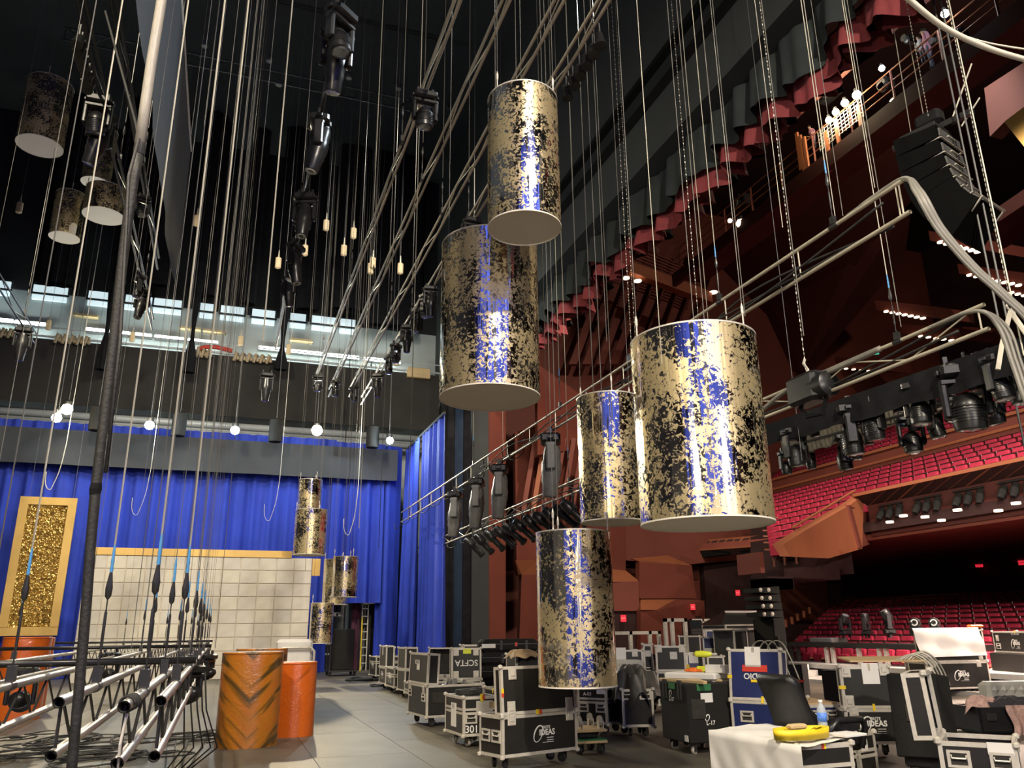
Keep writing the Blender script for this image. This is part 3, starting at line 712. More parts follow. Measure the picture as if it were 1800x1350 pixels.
# fascia with ribs
ye = 8.0
fa = MB(); fa.add([(FX0, yf0, zf), (FX0, ye, zf), (FX0+.3, ye, zf), (FX0+.3, yf0, zf), (FX0+.55, yf0, zfb), (FX0+.55, ye, zfb), (FX0+.9, ye, zfb), (FX0+.9, yf0, zfb)], [(0, 1, 2, 3), (0, 4, 5, 1), (4, 7, 6, 5), (3, 2, 6, 7), (0, 3, 7, 4), (1, 5, 6, 2)])
fa.build('fascia', 'house_dark', bal)
MB().box(FX0-.06, FX0+.35, ye, yf0, zf, zf+.1).build('rail', 'house_orange', bal)
rib = MB().add([(-.03, -.04, 0), (-.03, .04, 0), (.52, 1.34, zfb-zf), (.52, 1.26, zfb-zf), (.03, -.04, 0), (.03, .04, 0), (.6, 1.34, zfb-zf), (.6, 1.26, zfb-zf)], [(0, 1, 2, 3), (7, 6, 5, 4), (0, 4, 5, 1), (3, 2, 6, 7), (0, 3, 7, 4), (1, 5, 6, 2)]).mesh('rib', 'house_orange')
thin = MB().add([(-.02, -.015, 0), (-.02, .015, 0), (.53, 1.315, zfb-zf), (.53, 1.285, zfb-zf), (.03, -.015, 0), (.03, .015, 0), (.6, 1.315, zfb-zf), (.6, 1.285, zfb-zf)], [(0, 1, 2, 3), (7, 6, 5, 4), (0, 4, 5, 1), (3, 2, 6, 7), (0, 3, 7, 4), (1, 5, 6, 2)]).mesh('rib', 'house_orange')
k = 0; y = yf0-1.4
while y > ye+.6: put('rib', rib if k % 4 == 2 else thin, bal, Tr(FX0, y, zf)); y -= .62; k += 1
sv = [(FX0+.6, ye), (33, ye), (33, 38), (onx(1400, 975, 27).x, onx(1420, 975, 27).y), (FX0+.6, yf0+.3)]
MB().add([(x, y, zfb-1.1) for x, y in sv]+[(x, y, zfb-.9) for x, y in sv], [(4, 3, 2, 1, 0), (5, 6, 7, 8, 9)]+[(i, (i+1) % 5, (i+1) % 5+5, i+5) for i in range(5)]).build('soffit', 'house_red', bal)
MB().box(33, 33.4, -2, 38.9, -1, zfb-1).build('back_wall', 'house_dark', bal)
for i, (x, y) in enumerate(((1564, 918), (1588, 907), (1655, 915), (1683, 897), (1755, 898), (1786, 885), (1626, 909))):
    downlight(x, y, lambda a, b_: onz(a, b_, zfb-1.12), 'small round downlight under the balcony, %s from the orange parapet' % ('first second third fourth fifth sixth seventh'.split()[[0, 1, 3, 4, 5, 6, 2][i]]), .1)
MB().box(FX0+.55, FX0+.75, ye, yf0, zfb-1.0, zfb).build('apron', 'house_maroon', bal)
# low box at the far side
lb = [ony(1229, 967, 31.5), ony(1358, 958, 26), ony(1378, 940, 26.5), ony(1247, 950, 32)]
MB().quad(*lb, -.3).build('fascia', 'house_dark', bal)
for i in range(9):
    t = (i+.5)/9; MB().tube([lb[0].lerp(lb[1], t), lb[3].lerp(lb[2], t)], .05 if i == 4 else .025, 4).build('rib', 'house_orange', bal)
MB().tube([lb[3], lb[2]], .07, 4).build('rail', 'house_orange', bal); MB().tube([lb[0], lb[1]], .04, 4).build('rail', 'house_orange', bal)
MB().quad(ony(1240, 990, 32), ony(1372, 978, 26.5), lb[1], lb[0], -.4).build('underside', 'house_red', bal)
for (x0, x1) in ((1241, 1290), (1309, 1354)):
    MB().quad(ony(x0, 981-(x0-1241)*.05, 31.2-(x0-1241)*.042), ony(x1, 977-(x1-1241)*.05, 31.2-(x1-1241)*.042), ony(x1, 964-(x1-1290)*.06, 31.2-(x1-1241)*.042), ony(x0, 968-(x0-1241)*.05, 31.2-(x0-1241)*.042), .2).build('light_slot', 'pros_band', bal)
facet([(1341, 1014), (1341, 988), (1408, 985), (1408, 1014)], 30, 'house_red', .4)
for i_ in (0, 2, 4): q_ = onz((1564, 0, 1655, 0, 1755)[i_], (918, 0, 915, 0, 898)[i_], zfb-1.15); lamp('under_balcony_light', 'SPOT', (q_.x+1, q_.y-1, q_.z-.15), 1500, (1, .75, .6), (q_.x, q_.y-1, 0), .15, 140)
def exit_sign(px, py, fn, lab, m='exit_red', w=.3, h=.2):
    q = fn(px, py); r = thing('exit_sign', lab, 'sign', q, -.7, 'lit signs')
    MB().box(-w/2, w/2, -.04, .04, -h/2, h/2).build('sign_box', m, r)
    if m == 'exit_red': put('lettering', text_mesh('EXIT', 'print_white', .0), r, Tr(0, -.045, 0) @ Rx(PI/2) @ Matrix.Scale(min(h*.5, w*.36), 4))
for i, (x, y, f, l) in enumerate(((1721, 993, 28.8, 'on the dark wall under the balcony, left of another'), (1797, 989, 28.8, 'on the dark wall under the balcony, at the picture edge'))):
    exit_sign(x, y, lambda a, b_: onx(a, b_, f+3.9), 'small glowing red exit sign '+l)
exit_sign(1238, 1068-0, lambda a, b_: ony(1218, 1067, 35.6), 'small glowing red exit sign over a doorway in the orange wall', w=.22, h=.28)
exit_sign(0, 0, lambda a, b_: ony(1096, 1087, 35), 'small glowing red exit sign just right of the lowest drum', w=.25, h=.3)
exit_sign(0, 0, lambda a, b_: ony(1297, 1042, 36.5), 'small glowing red exit sign over the covered mixing desk', w=.22, h=.28)
exit_sign(0, 0, lambda a, b_: ony(1360, 1020, 29.7), 'small glowing red exit sign above the stacked line loudspeakers', w=.17, h=.22)
for x, y, l in ((1386, 608, 'nearer the largest drum'), (1536, 619, 'behind the cable of the lower truss')):
    exit_sign(x, y, lambda a, b_: onx(a, b_, 33), 'dim green exit sign high in the dark house, '+l, 'exit_green', .5, .3)
for i in range(9):
    y = yf0-1.0-i*1.45; r = thing('balcony_light', 'cluster of black lights under the balcony fascia, %s from the orange parapet' % 'first second third fourth fifth sixth seventh eighth ninth'.split()[i], 'light', (FX0+.5, y, zfb-.15), 0, 'lights under the balcony fascia')
    MB().tube([(0, -.5, .05), (0, .5, .05)], .03, 6).build('bar', 'dark_steel', r)
    for k in (-.38, 0, .36): MB().lathe([(.05, .2), (.1, .15), (.11, -.1), (.08, -.25)], 10, Tr(-.05, k, -.18) @ Ry(.5+.3*k)).build('can', 'black_carpet', r, 'auto')
# ---------------------------------------------------------------- seats
def seat_mesh():
    b = MB(); b.rbox(-.05, .06, -.235, .235, .42, .95, .03, Ry(.12)); me = b.mesh('backrest', 'seat_red', 'auto')
    c = MB(); c.rbox(-.14, -.03, -.24, .24, .4, .78, .03); c2 = c.mesh('cushion', 'seat_red', 'auto')
    w = MB(); o_ = [(-.3, .6), (-.02, .6), (-.02, .1), (.03, .1), (.03, .65), (-.3, .65)]
    w.add([(x, -.02, z) for x, z in o_]+[(x, .02, z) for x, z in o_], [(0, 1, 2, 3, 4, 5), (11, 10, 9, 8, 7, 6)]+[(i, i+6, (i+1) % 6+6, (i+1) % 6) for i in range(6)]); w2 = w.mesh('armrest', 'seat_wood')
    b_ = MB(); b_.rbox(.06, .095, -.27, .27, .3, 1.02, .012, Ry(.12)); b2_ = b_.mesh('back_shell', 'seat_shell')
    return me, c2, w2, b2_
SEAT = seat_mesh()
seats = []
ORD = 'first second third fourth fifth sixth seventh eighth ninth tenth eleventh twelfth'.split()
DZ = .367
ROWX0 = FX0+1.0; ROWZ0 = zf-.8
steps = MB()
def ystep(X):  # where the stepped parapet stops the lower rows
    t = (X-P1.x)/(P2.x-P1.x); return P1.y+(P2.y-P1.y)*t+.8
for i in range(-5, 7):
    X = ROWX0+.9*i; z = ROWZ0+DZ*i
    y0, y1 = (9 if i >= 0 else ystep(X)), min(38, onx(1336, 900, X).y)
    steps.box(X-.6, X+.32, y0, y1, z-.3, z)
    if i < 0: MB().box(X-.6, X+.3, y0, y1, max(2.9, z-1.2), z-.3).build('side_block', 'house_dark', bal)
    if i == -5: MB().box(X-.8, X-.65, y0, y1+.3, 3.0, z+.75).build('side_block', 'house_red', bal)
    y = y0+.4+(.28 if i % 2 else 0)
    while y < y1-.7:
        seats.append((X, y, z, 'lower balcony, %s row from its rail' % ORD[i] if i >= 0 else 'balcony side block, %s row below rail' % ORD[-i-1])); y += .56
zmid = 8.0; Xm = ROWX0+.9*6.7; YM = min(38, onx(1350, 880, Xm).y)
MB().box(Xm, Xm+.3, 9, YM, zmid-1.2, zmid+.62).build('cross_aisle_wall', 'house_red', bal)
MB().box(Xm-.1, Xm+.4, 9, YM, zmid+.62, zmid+.74).build('rail', 'house_orange', bal)
MB().tube([(Xm-.3, 9, zmid+.12), (Xm-.3, YM, zmid+.12)], .06, 6).build('rail', 'house_orange', bal)
for i in range(0, 10):
    X = Xm+1.2+.9*i; z = zmid+.2+.45*i; yL = min(38, onx(1345, 840, X).y)
    steps.box(X-.6, X+.32, 9, yL, z-.3, z)
    y = 9.4+(.28 if i % 2 else 0)
    while y < yL-.7: seats.append((X, y, z, 'upper balcony, %s row above cross wall' % ORD[i])); y += .56
steps.build('terrace', 'house_dark', bal)
st2 = MB()
for i in range(12):
    X = 18.5+.95*i; z = -.12+.172*i; yL = onx(1384+9*i, 1100, X).y
    st2.box(X-.6, X+.36, 2, 36, z-.5, z)
    y = 9+(.28 if i % 2 else 0)
    while y < yL: seats.append((X, y, z, 'stalls, %s row from the stage' % ORD[i])); y += .56
struct('floor_stalls', st2, 'house_dark')
vis = []
for X, y, z, l in seats:
    px, py = proj((X, y, z+.7))
    if 1300 < px < 1850: vis.append((((X*X+y*y+(z-1.5)**2) + (1e6 if px > 1806 else 0)), X, y, z, l, px))
vis.sort(key=lambda t: t[0])
ROWPX = {}
for t in vis:
    if t[5] <= 1806: ROWPX.setdefault(t[4], []).append(t[5])
for v_ in ROWPX.values(): v_.sort(reverse=True)
TENS = {2: 'twent', 3: 'thirt', 4: 'fort', 5: 'fift', 6: 'sixt', 7: 'sevent'}
def ordn(n):
    one_ = ORD+['thirteenth', 'fourteenth', 'fifteenth', 'sixteenth', 'seventeenth', 'eighteenth', 'nineteenth']
    if n < 20: return one_[n-1]
    return TENS[n//10]+('ieth' if n % 10 == 0 else 'y-'+one_[n % 10-1])
rest = MB(); rest2 = MB()
for k, (_, X, y, z, l, px_) in enumerate(vis):
    if k < 300 and px_ <= 1806:
        r = thing('theatre_seat', 'red theatre seat, %s, %s from the right edge' % (l, ordn(ROWPX[l].index(px_)+1)), 'seat', (X, y, z), 0, 'theatre seats: '+l)
        put('backrest', SEAT[0], r); put('cushion', SEAT[1], r); put('back_shell', SEAT[3], r); put('armrest', SEAT[2], r, Tr(0, -.265, 0)); put('armrest', SEAT[2], r, Tr(0, .265, 0))
    else:
        T = Tr(X, y, z); rest2.add([v.co for v in SEAT[3].vertices], [tuple(p.vertices) for p in SEAT[3].polygons], T)
        for me in SEAT[:2]: rest.add([v.co for v in me.vertices], [tuple(p.vertices) for p in me.polygons], T)
so = rest.build('theatre_seats', 'seat_red', None, 'auto'); tag(rest2.build('back_shells', 'seat_shell', so), kind='stuff'); tag(so, 'further rows of red theatre seats rising up the balcony', 'seats', kind='stuff')
# little orange aisle lights beside the stalls
for i, (x, y) in enumerate(((1381, 1096), (1392, 1091), (1402, 1085), (1413, 1080), (1423, 1073))):
    q = onx(x, y, 19.2+i*1.0); one('aisle_post', MB().rbox(-.05, .05, -.05, .05, -.14, .14, .02), 'house_orange', 'short orange aisle post beside the stalls, %s up' % ORD[i], 'post', 'aisle posts', T=Tr(q))
# ---- lighting bridge in the house
br = thing('lighting_bridge', 'long steel lighting bridge with rails high in the dark red house', 'bridge', group=None)
XB = FX0
def bz(y): return onx(1457, y, XB).z
za = onx(1457, 262, XB).z; zb_ = onx(1457, 215, XB).z
ya, yb = 30, 4
MB().box(XB-.1, XB+1.4, yb, ya, za-.5, za-.3).build('deck', 'house_maroon', br)
MB().box(XB-.3, XB-.1, yb, ya, za-.9, za-.3).build('beam', 'house_maroon', br)
MB().box(XB-.5, XB-.3, yb, ya, zb_+.9, zb_+1.2).build('beam', 'house_maroon', br); MB().box(XB-.9, XB-.7, yb, ya, zb_+2.0, zb_+2.3).build('beam', 'house_dark', br)
for z in (za+.3, za+.6, za+1.0): MB().tube([(XB, yb, z), (XB, ya, z)], .025, 5).build('rail', 'house_orange', br)
for i in range(14): MB().tube([(XB, yb+1+i*1.9, za-.4), (XB, yb+1+i*1.9, za+1.0)], .04, 5).build('post', 'house_red', br)
# wire guard near the lamps
y1_ = onx(1440, 230, XB).y; y0_ = onx(1515, 165, XB).y
gd = MB()
for i in range(14): y = y0_+(y1_-y0_)*i/13; gd.tube([(XB-.08, y, za+.1), (XB-.08, y, zb_-.1)], .012, 4)
for i in range(6): z = za+.15+i*(zb_-za-.3)/5; gd.tube([(XB-.08, y0_, z), (XB-.08, y1_, z)], .012, 4)
tag(gd.build('wire_guard', 'aluminium', br), kind='stuff')
for x, y in ((1411, 275), (1405, 270), (1418, 278), (1457, 270), (1475, 250), (1515, 225)):
    q = onx(x, y, XB-.05); MB().box(q.x-.04, q.x+.04, q.y-.07, q.y+.07, q.z-.7, q.z+.9).build('post', 'house_orange', br)
for i, (x, y, m, r) in enumerate(((1457, 211, 'lamp_warm', .12), (1469, 197, 'lamp_warm', .12), (1485, 181, 'lamp_warm', .13), (1506, 167, 'lamp_warm', .15), (1550, 120, 'lamp_cool', .1), (1661, 24, 'lamp_cool', .12), (1302, 393, 'downlight', .2), (1283, 388, 'downlight', .1))):
    q = onx(x, y, XB-.2); (i < 6) and lamp('bridge_lamp_light', 'POINT', (q.x-.25, q.y, q.z), 90 if i < 4 else 25, WARM if i < 4 else COOL, None, .1); rr = thing('bridge_lamp', 'glowing %s lamp on the house bridge, %s' % ('warm' if i not in (4, 5) else 'cool white', ('lowest of the bright four', 'second of the bright four', 'third of the bright four', 'topmost of the bright four', 'alone above the four warm lamps', 'at the top beside the two workers', 'larger of the pair over the far end', 'smaller of the pair over the far end')[i]), 'lamp', q, 0, 'lighting bridge lamps')
    MB().lathe([(0, -r), (r*.7, -r*.7), (r, 0), (r*.7, r*.7), (0, r)], 12).build('bulb', m, rr, True)
    MB().lathe([(r*.5, r*.75), (r*.5, r*1.6), (r*.2, r*1.8)], 10).build('socket', 'dark_steel', rr)
for i, (x, y, w, h) in enumerate(((1460, 170, 60, 10), (1560, 155, 26, 16), (1580, 180, 30, 10), (1650, 75, 22, 14), (1690, 60, 22, 20), (1600, 70, 20, 14), (1560, 150, 30, 22), (1300, 360, 70, 22))):
    q = onx(x, y, XB+.6); s = abs(onx(x, y, XB).z-onx(x, y-10, XB).z)/10
    r = thing('bridge_fixture', 'dark lighting fixture standing on the house bridge, %s' % ('by the four warm lamps', 'grey boxed, under the lone cool lamp', 'low, under the lone cool lamp', 'behind the two workers', 'beside the topmost lamp', 'left of the two workers', 'just above the wire guard', 'at the far end of the bridge')[i], 'light', q, 0, 'fixtures on the lighting bridge')
    MB().rbox(-.2, .2, -w*s/3, w*s/3, -h*s/2, h*s/2, .05).build('housing', 'black_plastic', r); MB().lathe([(0, 0), (h*s*.4, 0), (h*s*.45, -.1), (0, -.1)], 10, Tr(-.2, 0, 0) @ Ry(PI/2)).build('lens', 'silver_bits', r)
    MB().tube([(0, 0, h*s/2), (0, 0, h*s)], .03, 4).build('bracket', 'dark_steel', r)
# ================================================================ FAR END OF THE STAGE
YC, YV, YG = 33.0, 32.5, 35.5
def zy(x, y, Y): return ony(x, y, Y).z
zc_top = zy(0, 735, YC)
# blue curtain: left run, raised middle run, right run, side returns
xa, xb, xc, xd = ony(-330, 900, YC).x, ony(585, 900, YC).x, ony(672, 900, YC).x, 6.85
zh = zy(630, 1060, YC)
curtain('blue_curtain', 'tall blue stage curtain hung across the far wall behind the white set wall', (xa, YC), (xb, YC), .01, zc_top, .13, .62, group='blue stage curtains', seed=2)
curtain('blue_curtain', 'blue stage curtain panel lifted clear of the floor over a gap into the wings', (xb-.1, YC-.12), (xc, YC-.12), zh, zc_top-.1, .15, .7, group='blue stage curtains', seed=5)
curtain('blue_curtain', 'narrow blue stage curtain in the corner right of the raised panel', (xc-.15, YC), (xd-.2, YC-.1), .01, zc_top-.15, .3, .85, group='blue stage curtains', seed=8)
curtain('blue_curtain', 'blue side curtain with deep folds running toward the viewer from the corner', (xd, YC), (xd+.03, 30.4), .01, 8.85, .15, .6, group='blue stage curtains', seed=11)
curtain('blue_curtain', 'nearest blue side curtain, right edge beside the black wing', (xd, 29.9), (xd+.03, 26.7), .01, 8.85, .13, .7, group='blue stage curtains', seed=14)
one('curtain_track', MB().box(xd-.04, xd+.04, 26.6, 33, 8.85, 8.95), 'dark_steel', 'dark curtain track over the blue side curtains', 'track')
# grey valance
za_, zb2 = zy(0, 748, YV), zy(0, 811, YV)
vx1 = ony(698, 830, YV).x
def valz(u, v, z): return z
curtain('grey_valance', 'long charcoal grey cloth border hung in front of the blue curtain', (xa, YV), (vx1, YV), zb2, za_, .035, 2.6, 'grey_cloth', seed=4, cat='border', nu=160, nv=6)
# black border on the gallery rail
bt, bb = zy(0, 588, YG), zy(0, 703, YG)
bx0, bx1 = ony(-330, 640, YG).x, ony(772, 700, YG).x
curtain('black_border', 'broad black cloth border hung from the gallery rail above the work lights', (bx0, YG), (bx1, YG), bb, bt, .03, 3.5, 'border_cloth', seed=6, cat='border', nu=120, nv=4)
struct('trim_3', MB().box(bx0, min(bx1+.8, 8.9), YG+.1, 37, bt-1.6, bt-1.3), 'wall_paint')
one('gallery_rail', MB().tube([(bx0, YG-.05, bt+.1), (bx1, YG-.05, bt+.1)], .05, 8).tube([(bx0, YG-.05, bt+.5), (bx1, YG-.05, bt+.5)], .03, 6), 'duct', 'pale steel rail along the top of the black border', 'rail')
# ducts behind the work lights
for i, (y, r, l) in enumerate(((722, .16, 'thick pale grey duct under the gallery, upper one'), (735, .09, 'thin pale pipe under the gallery, between two ducts'), (742, .14, 'lower pale grey duct just over the blue curtain top'))):
    z = zy(0, y, 36.2); one('duct', MB().tube([(bx0, 36.2-.2*i, z), (min(bx1+.6, 8.8), 36.2-.2*i, z)], r, 12), 'duct', l, 'duct', 'ducts under the gallery', True)
# fluorescent tubes
def line_y(x): return 563+.1055*x
k = 0
for x0, x1 in ((-45, 22), (26, 88), (150, 206), (212, 266), (272, 325), (330, 383), (455, 505), (511, 570), (576, 631), (640, 704)):
    p, q = ony(x0, line_y(x0), 36.6), ony(x1, line_y(x1), 36.6)
    r = thing('fluorescent_tube', 'glowing white fluorescent batten on the far gallery wall, %s' % ('cut by the left picture edge', 'left of the first tan rope weight', 'left of the grey cable bundle', 'just right of the cable bundle', 'behind the thin wire ropes', 'ending over the red hose', 'left of the hanging black spotlight', 'behind the black tied drape', 'behind the first sloping truss', 'rightmost, beside the highest big drum group')[k], 'light', p, 0, 'fluorescent battens'); k += 1
    d = q-p
    MB().tube([(0, 0, 0), d], .06, 8).build('tube', 'tube_glow', r); MB().box(0, d.x, .05, .41, -.05, .12).build('housing', 'white_paint', r)
# white gallery panels; glow stands in for the light on their paint
k = 0
for x0, x1 in ((-60, 20), (60, 120), (157, 205), (222, 268), (272, 320), (353, 376), (389, 430), (444, 484), (511, 538), (549, 590), (598, 625)):
    yy = 511+.111*(x0-157)
    a, c = ony(x0, yy, 36.85), ony(x1, yy+.111*(x1-x0), 36.85); z1 = a.z; z0 = zy(x0, yy+13, 36.85); z2 = zy(x0, yy+25, 36.85); z3 = zy(x0, yy+17, 36.85)
    k += 1
    r = thing('window_%d' % k, None, None, (a.x, 36.85, 0)); r['kind'] = 'structure'
    w = c.x-a.x
    MB().box(0, w, -.03, .1, z0, z1).build('pane', 'window_glow', r); MB().box(0, w, -.03, .1, z2, z3).build('pane', 'window_glow', r)
    MB().box(-.1, w+.1, -.06, -.02, z1, z1+.1).box(-.1, w+.1, -.08, -.02, z0-.02, z0-.01).box(-.1, w+.1, -.06, -.02, (z0+z3)/2-.03, (z0+z3)/2+.03).build('frame', 'black_panel', r)
for x0, x1, y, l in ((128, 172, 552, 'left of the tied black drape'), (315, 353, 575, 'behind the wire ropes'), (357, 396, 580, 'right of the wire ropes'), (510, 550, 596, 'beside the tied black drape in the middle')):
    a, c = ony(x0, y, 36.7), ony(x1, y+.11*(x1-x0), 36.7)
    one('wooden_rail', MB().box(0, c.x-a.x, -.06, .32, -.05, .05), 'wood', 'short wooden rail on the far gallery wall, '+l, 'rail', 'wooden rails', T=Tr(a))
# things draped over the gallery rail
k = 0
for x0, x1, m, l in ((-10, 28, 'rope', 'cream rope coil over the gallery rail at the left picture edge'), (98, 162, 'rope', 'cream rope coils over the gallery rail near the tied black drape'), (345, 372, 'rope', 'cream rope coil under the red hose on the gallery rail'), (346, 408, 'red_tape', 'red hose laid along the gallery rail'), (411, 480, 'rope', 'long cream bundle of rope on the gallery rail beside the red hose'), (716, 756, 'wood', 'cream wooden box on the end of the gallery rail')):
    yy = 583+.102*x0
    a, c = ony(x0, yy, YG-.15), ony(x1, yy, YG-.15); w = c.x-a.x; h = .35 if m != 'red_tape' else .14
    b = MB()
    if m == 'wood': b.rbox(0, w, -.1, .4, -.2, .3, .03)
    elif m == 'red_tape': b.tube([(0, 0, .1), (w*.2, 0, .25), (w*.5, 0, .3), (w, 0, .2)], .1, 8)
    else:
        n = max(3, int(w/.25))
        for i in range(n): b.tube([(i*w/n+.02, -.12, -.28), (i*w/n+.1, -.15, .1), (i*w/n+.12, .1, .16), (i*w/n+.2, -.13, -.2)], .07, 6)
    one('rope_coil' if m == 'rope' else ('hose' if m != 'wood' else 'box'), b, m, l, 'rope' if m == 'rope' else ('hose' if m != 'wood' else 'box'), None, True if m != 'wood' else False, Tr(a))
# work lights and black lamp cans under the gallery
for i, (x, y, m, rr) in enumerate(((118, 720, 'lamp_warm', .2), (100, 735, 'lamp_cool', .17), (263, 748, 'lamp_cool', .17), (413, 757, 'lamp_cool', .17), (557, 757, 'lamp_warm', .22), (685, 775, 'lamp_cool', .15))):
    q = ony(x, y, 31); r = thing('work_lamp', 'dazzling %s work lamp under the far gallery, %s' % ('warm' if m == 'lamp_warm' else 'white', ('upper one of the left pair', 'lower one of the left pair', 'just right of the grey cable bundle', 'between two black lamp cans', 'above the stacked pair of drums', 'rightmost, beside the side curtain')[i]), 'lamp', q, 0, 'work lamps')
    MB().lathe([(0, -rr), (rr*.7, -rr*.7), (rr, 0), (rr*.7, rr*.7), (0, rr)], 14, Tr(0, -.05, 0)).build('bulb', m, r, True)
    MB().lathe([(.08, 0), (.12, .1), (.12, .3), (.05, .35)], 10, Tr(0, .1, 0)).build('housing', 'dark_steel', r); MB().tube([(0, .1, .3), (0, .1, CZ-q.z)], .012, 4).build('drop_rod', 'wire_dark', r)
for i, (x, y) in enumerate(((171, 736), (315, 746), (485, 757), (655, 768))):
    q = ony(x, y, 31.6); r = thing('black_can_light', 'black cylindrical lamp can hung under the gallery, %s from the left' % ORD[i], 'lamp', q, 0, 'black lamp cans')
    MB().lathe([(.24, -.45), (.26, -.42), (.26, .4), (.2, .45)], 16).build('can', 'black_carpet', r, 'auto'); MB().tube([(0, 0, .45), (0, 0, CZ-q.z)], .012, 4).build('drop_rod', 'wire_dark', r)
# black legs hanging in front of the gallery, some tied off at the bottom
def leg(lab, x, w, ybot, tie=None, bag=None, Y=34.3, seed=1):
    c = ony(x, ybot, Y); wpx = abs(ony(x+w/2, ybot, Y).x-ony(x-w/2, ybot, Y).x)
    z0, z1 = c.z, CZ; R = random.Random(seed); ph = R.uniform(0, 6)
    zt_ = zy(x, tie, Y) if tie else None
    xt = ony(x, 380, Y).x
    def fn(u, v):
        z = z0+(z1-z0)*(v**1.3)
        k = 1.0
        if tie:
            dz = (z-zt_)
            k = min(1, .12+.88*max(0, dz)/6.5) if dz > 0 else min(.5, .12+.5*(-dz)/1.2)
        a = u*2*PI
        return Vector((c.x+math.cos(a)*wpx/2*k*(1+.06*math.sin(9*a+ph)), Y+math.sin(a)*.22*(k+.3)*(1+.2*math.sin(7*a)), z))
    b = MB().grid(fn, 40, 26)
    return one('black_drape', b, 'black_cloth', lab, 'drape', 'black drapes', True)
leg('black drape tied into a bag at its foot, left of the grey cable bundle', 178, 46, 650, 582, seed=1)
leg('black drape tied narrow at its foot behind the wire ropes', 331, 42, 655, 590, seed=2)
leg('black drape tied narrow in front of the middle of the gallery', 493, 46, 650, 606, seed=3)
for i, (x, w, yb_) in enumerate(((95, 70, 500), (360, 40, 520), (436, 26, 535), (540, 40, 545), (612, 60, 545), (695, 95, 575), (260, 80, 500))):
    leg('straight black drape in the dark above the gallery windows, %s from the left' % ORD[(0, 2, 3, 4, 5, 6, 1)[i]], x, w, yb_, None, seed=10+i, Y=34.9)
# black border across the stage overhead; its grey-blue colour holds the bluish light
a0, a1 = onx(335, 265, -1.5), onx(303, 480, -1.5)
bo = thing('overhead_border', 'long dark blue-grey cloth border running overhead beside the grey cable bundle', 'border', (-1.5, a0.y, a1.z))
curtain('cloth', None, (-1.5, a0.y), (-1.5, 3.5), a1.z, a0.z, .02, 3, 'grey_cloth', part=bo, seed=3).matrix_parent_inverse = Matrix.Translation(-Vector((-1.5, a0.y, a1.z)))
MB().tube([(.0, 0, a0.z-a1.z), (0, 3.5-a0.y, a0.z-a1.z)], .03, 8).build('pipe', 'aluminium', bo)
for s in (0.3, 4, 8): MB().tube([(0, -s, a0.z-a1.z), (0, -s, CZ-a1.z)], .005, 4).build('lift_line', 'wire_dark', bo)
# ---------------------------------------------------------------- gold panel and white set wall
YP = 32.2
p0, p1, p2 = ony(38, 872, YP), ony(138, 876, YP), ony(100, 1117, YP)
gp = thing('gold_screen', 'tall framed panel of crumpled gold foil hung before the blue curtain', 'panel', (p2.x, YP, p2.z))
w = p1.x-p0.x; h = p1.z-p2.z; fr = w*.15
b = MB(); b.box(-w, 0, 0, .12, 0, fr*1.05).box(-w, 0, 0, .12, h-fr, h).box(-w, -w+fr, 0, .12, fr, h-fr).box(-fr, 0, 0, .12, fr, h-fr); b.build('frame', 'gold_frame', gp)
R = random.Random(5)
nx, nz = 44, 96; pts = {}
def foil(u, v): return Vector((-w+fr+u*(w-2*fr), .04+R.uniform(-.035, .035), fr+v*(h-2*fr)))
MB().grid(foil, nx, nz).build('foil', 'gold_foil', gp)
for x in (-w*.85, -w*.08): MB().tube([(x, .05, h), (x, .05, CZ-p2.z)], .006, 4).build('cable', 'wire_dark', gp)
YW = 29.9
q0, q1 = ony(150, 1000, YW), ony(548, 1000, YW); ztop = zy(510, 981, YW); zcap = zy(510, 969, YW)
sw = thing('set_wall', 'long off-white set wall of stained plaster panels with a gold top rail', 'set wall', (q0.x, YW, 0))
W_ = q1.x-q0.x
mat('joint_stain', (.6, .52, .42), .8, 0, .25, 1.5)
MB().box(0, W_, .02, .2, 0, ztop).build('backing', 'joint_stain', sw)
MB().box(0, ony(513, 975, YW).x-q0.x, -.04, .2, ztop, zcap).build('gold_rail', 'gold_frame', sw)
MB().box(W_+.02, W_+.3, .05, .2, zy(555, 1012, YW), ztop).build('gold_end', 'gold_frame', sw)
nx, nz = 12, 9
ms = [mat('set_plaster_%d' % i, (.66*k, .62*k, .55*k*(1-.03*i)), .78, 0, .1, 2.2, .1, 20) for i, k in enumerate((.96, 1, 1.04))]
cw, ch = W_/nx, ztop/nz
pm = [MB().rbox(.014, cw-.014, -.004, .025, .014, ch-.014, .005).mesh('plaster_panel', m) for m in ms]
for i in range(nx):
    for j in range(nz): put('plaster_panel', R.choice(pm), sw, Tr(i*cw, 0, j*ch))
# ---------------------------------------------------------------- backstage seen through the gap
def gapbox(x0, x1, y0, y1, Y, d, m, name, lab, cat, frame=False, base=None):
    a, c = ony(x0, y0, Y), ony(x1, y1, Y)
    r = thing(name, lab, cat, (a.x, Y, 0 if base is None else c.z))
    z0 = 0.01 if base is None else 0; z1 = a.z-(0 if base is None else c.z)
    MB().box(0, c.x-a.x, 0, d, z0, z1).build('body', m, r)
    if frame: f = MB(); frame_bars(f, 0, c.x-a.x, 0, d, z0, z1, t=.04); f.build('edge_trim', 'aluminium', r)
    return r
r = gapbox(549, 582, 1150, 1180, 33.6, .7, 'black_panel', 'flight_case', 'black flight case in the wings behind the hanging mirror drum, lower of two', 'case', True)
gapbox(549, 582, 1132, 1150, 33.7, .6, 'black_panel', 'flight_case', 'black flight case in the wings behind the hanging mirror drum, upper of two', 'case', True, base=1)
gapbox(633, 646, 1062, 1098, 36.68, .34, 'grey_case', 'cabinet', 'pale wall cabinet in the wings beyond the raised curtain', 'cabinet', base=1)
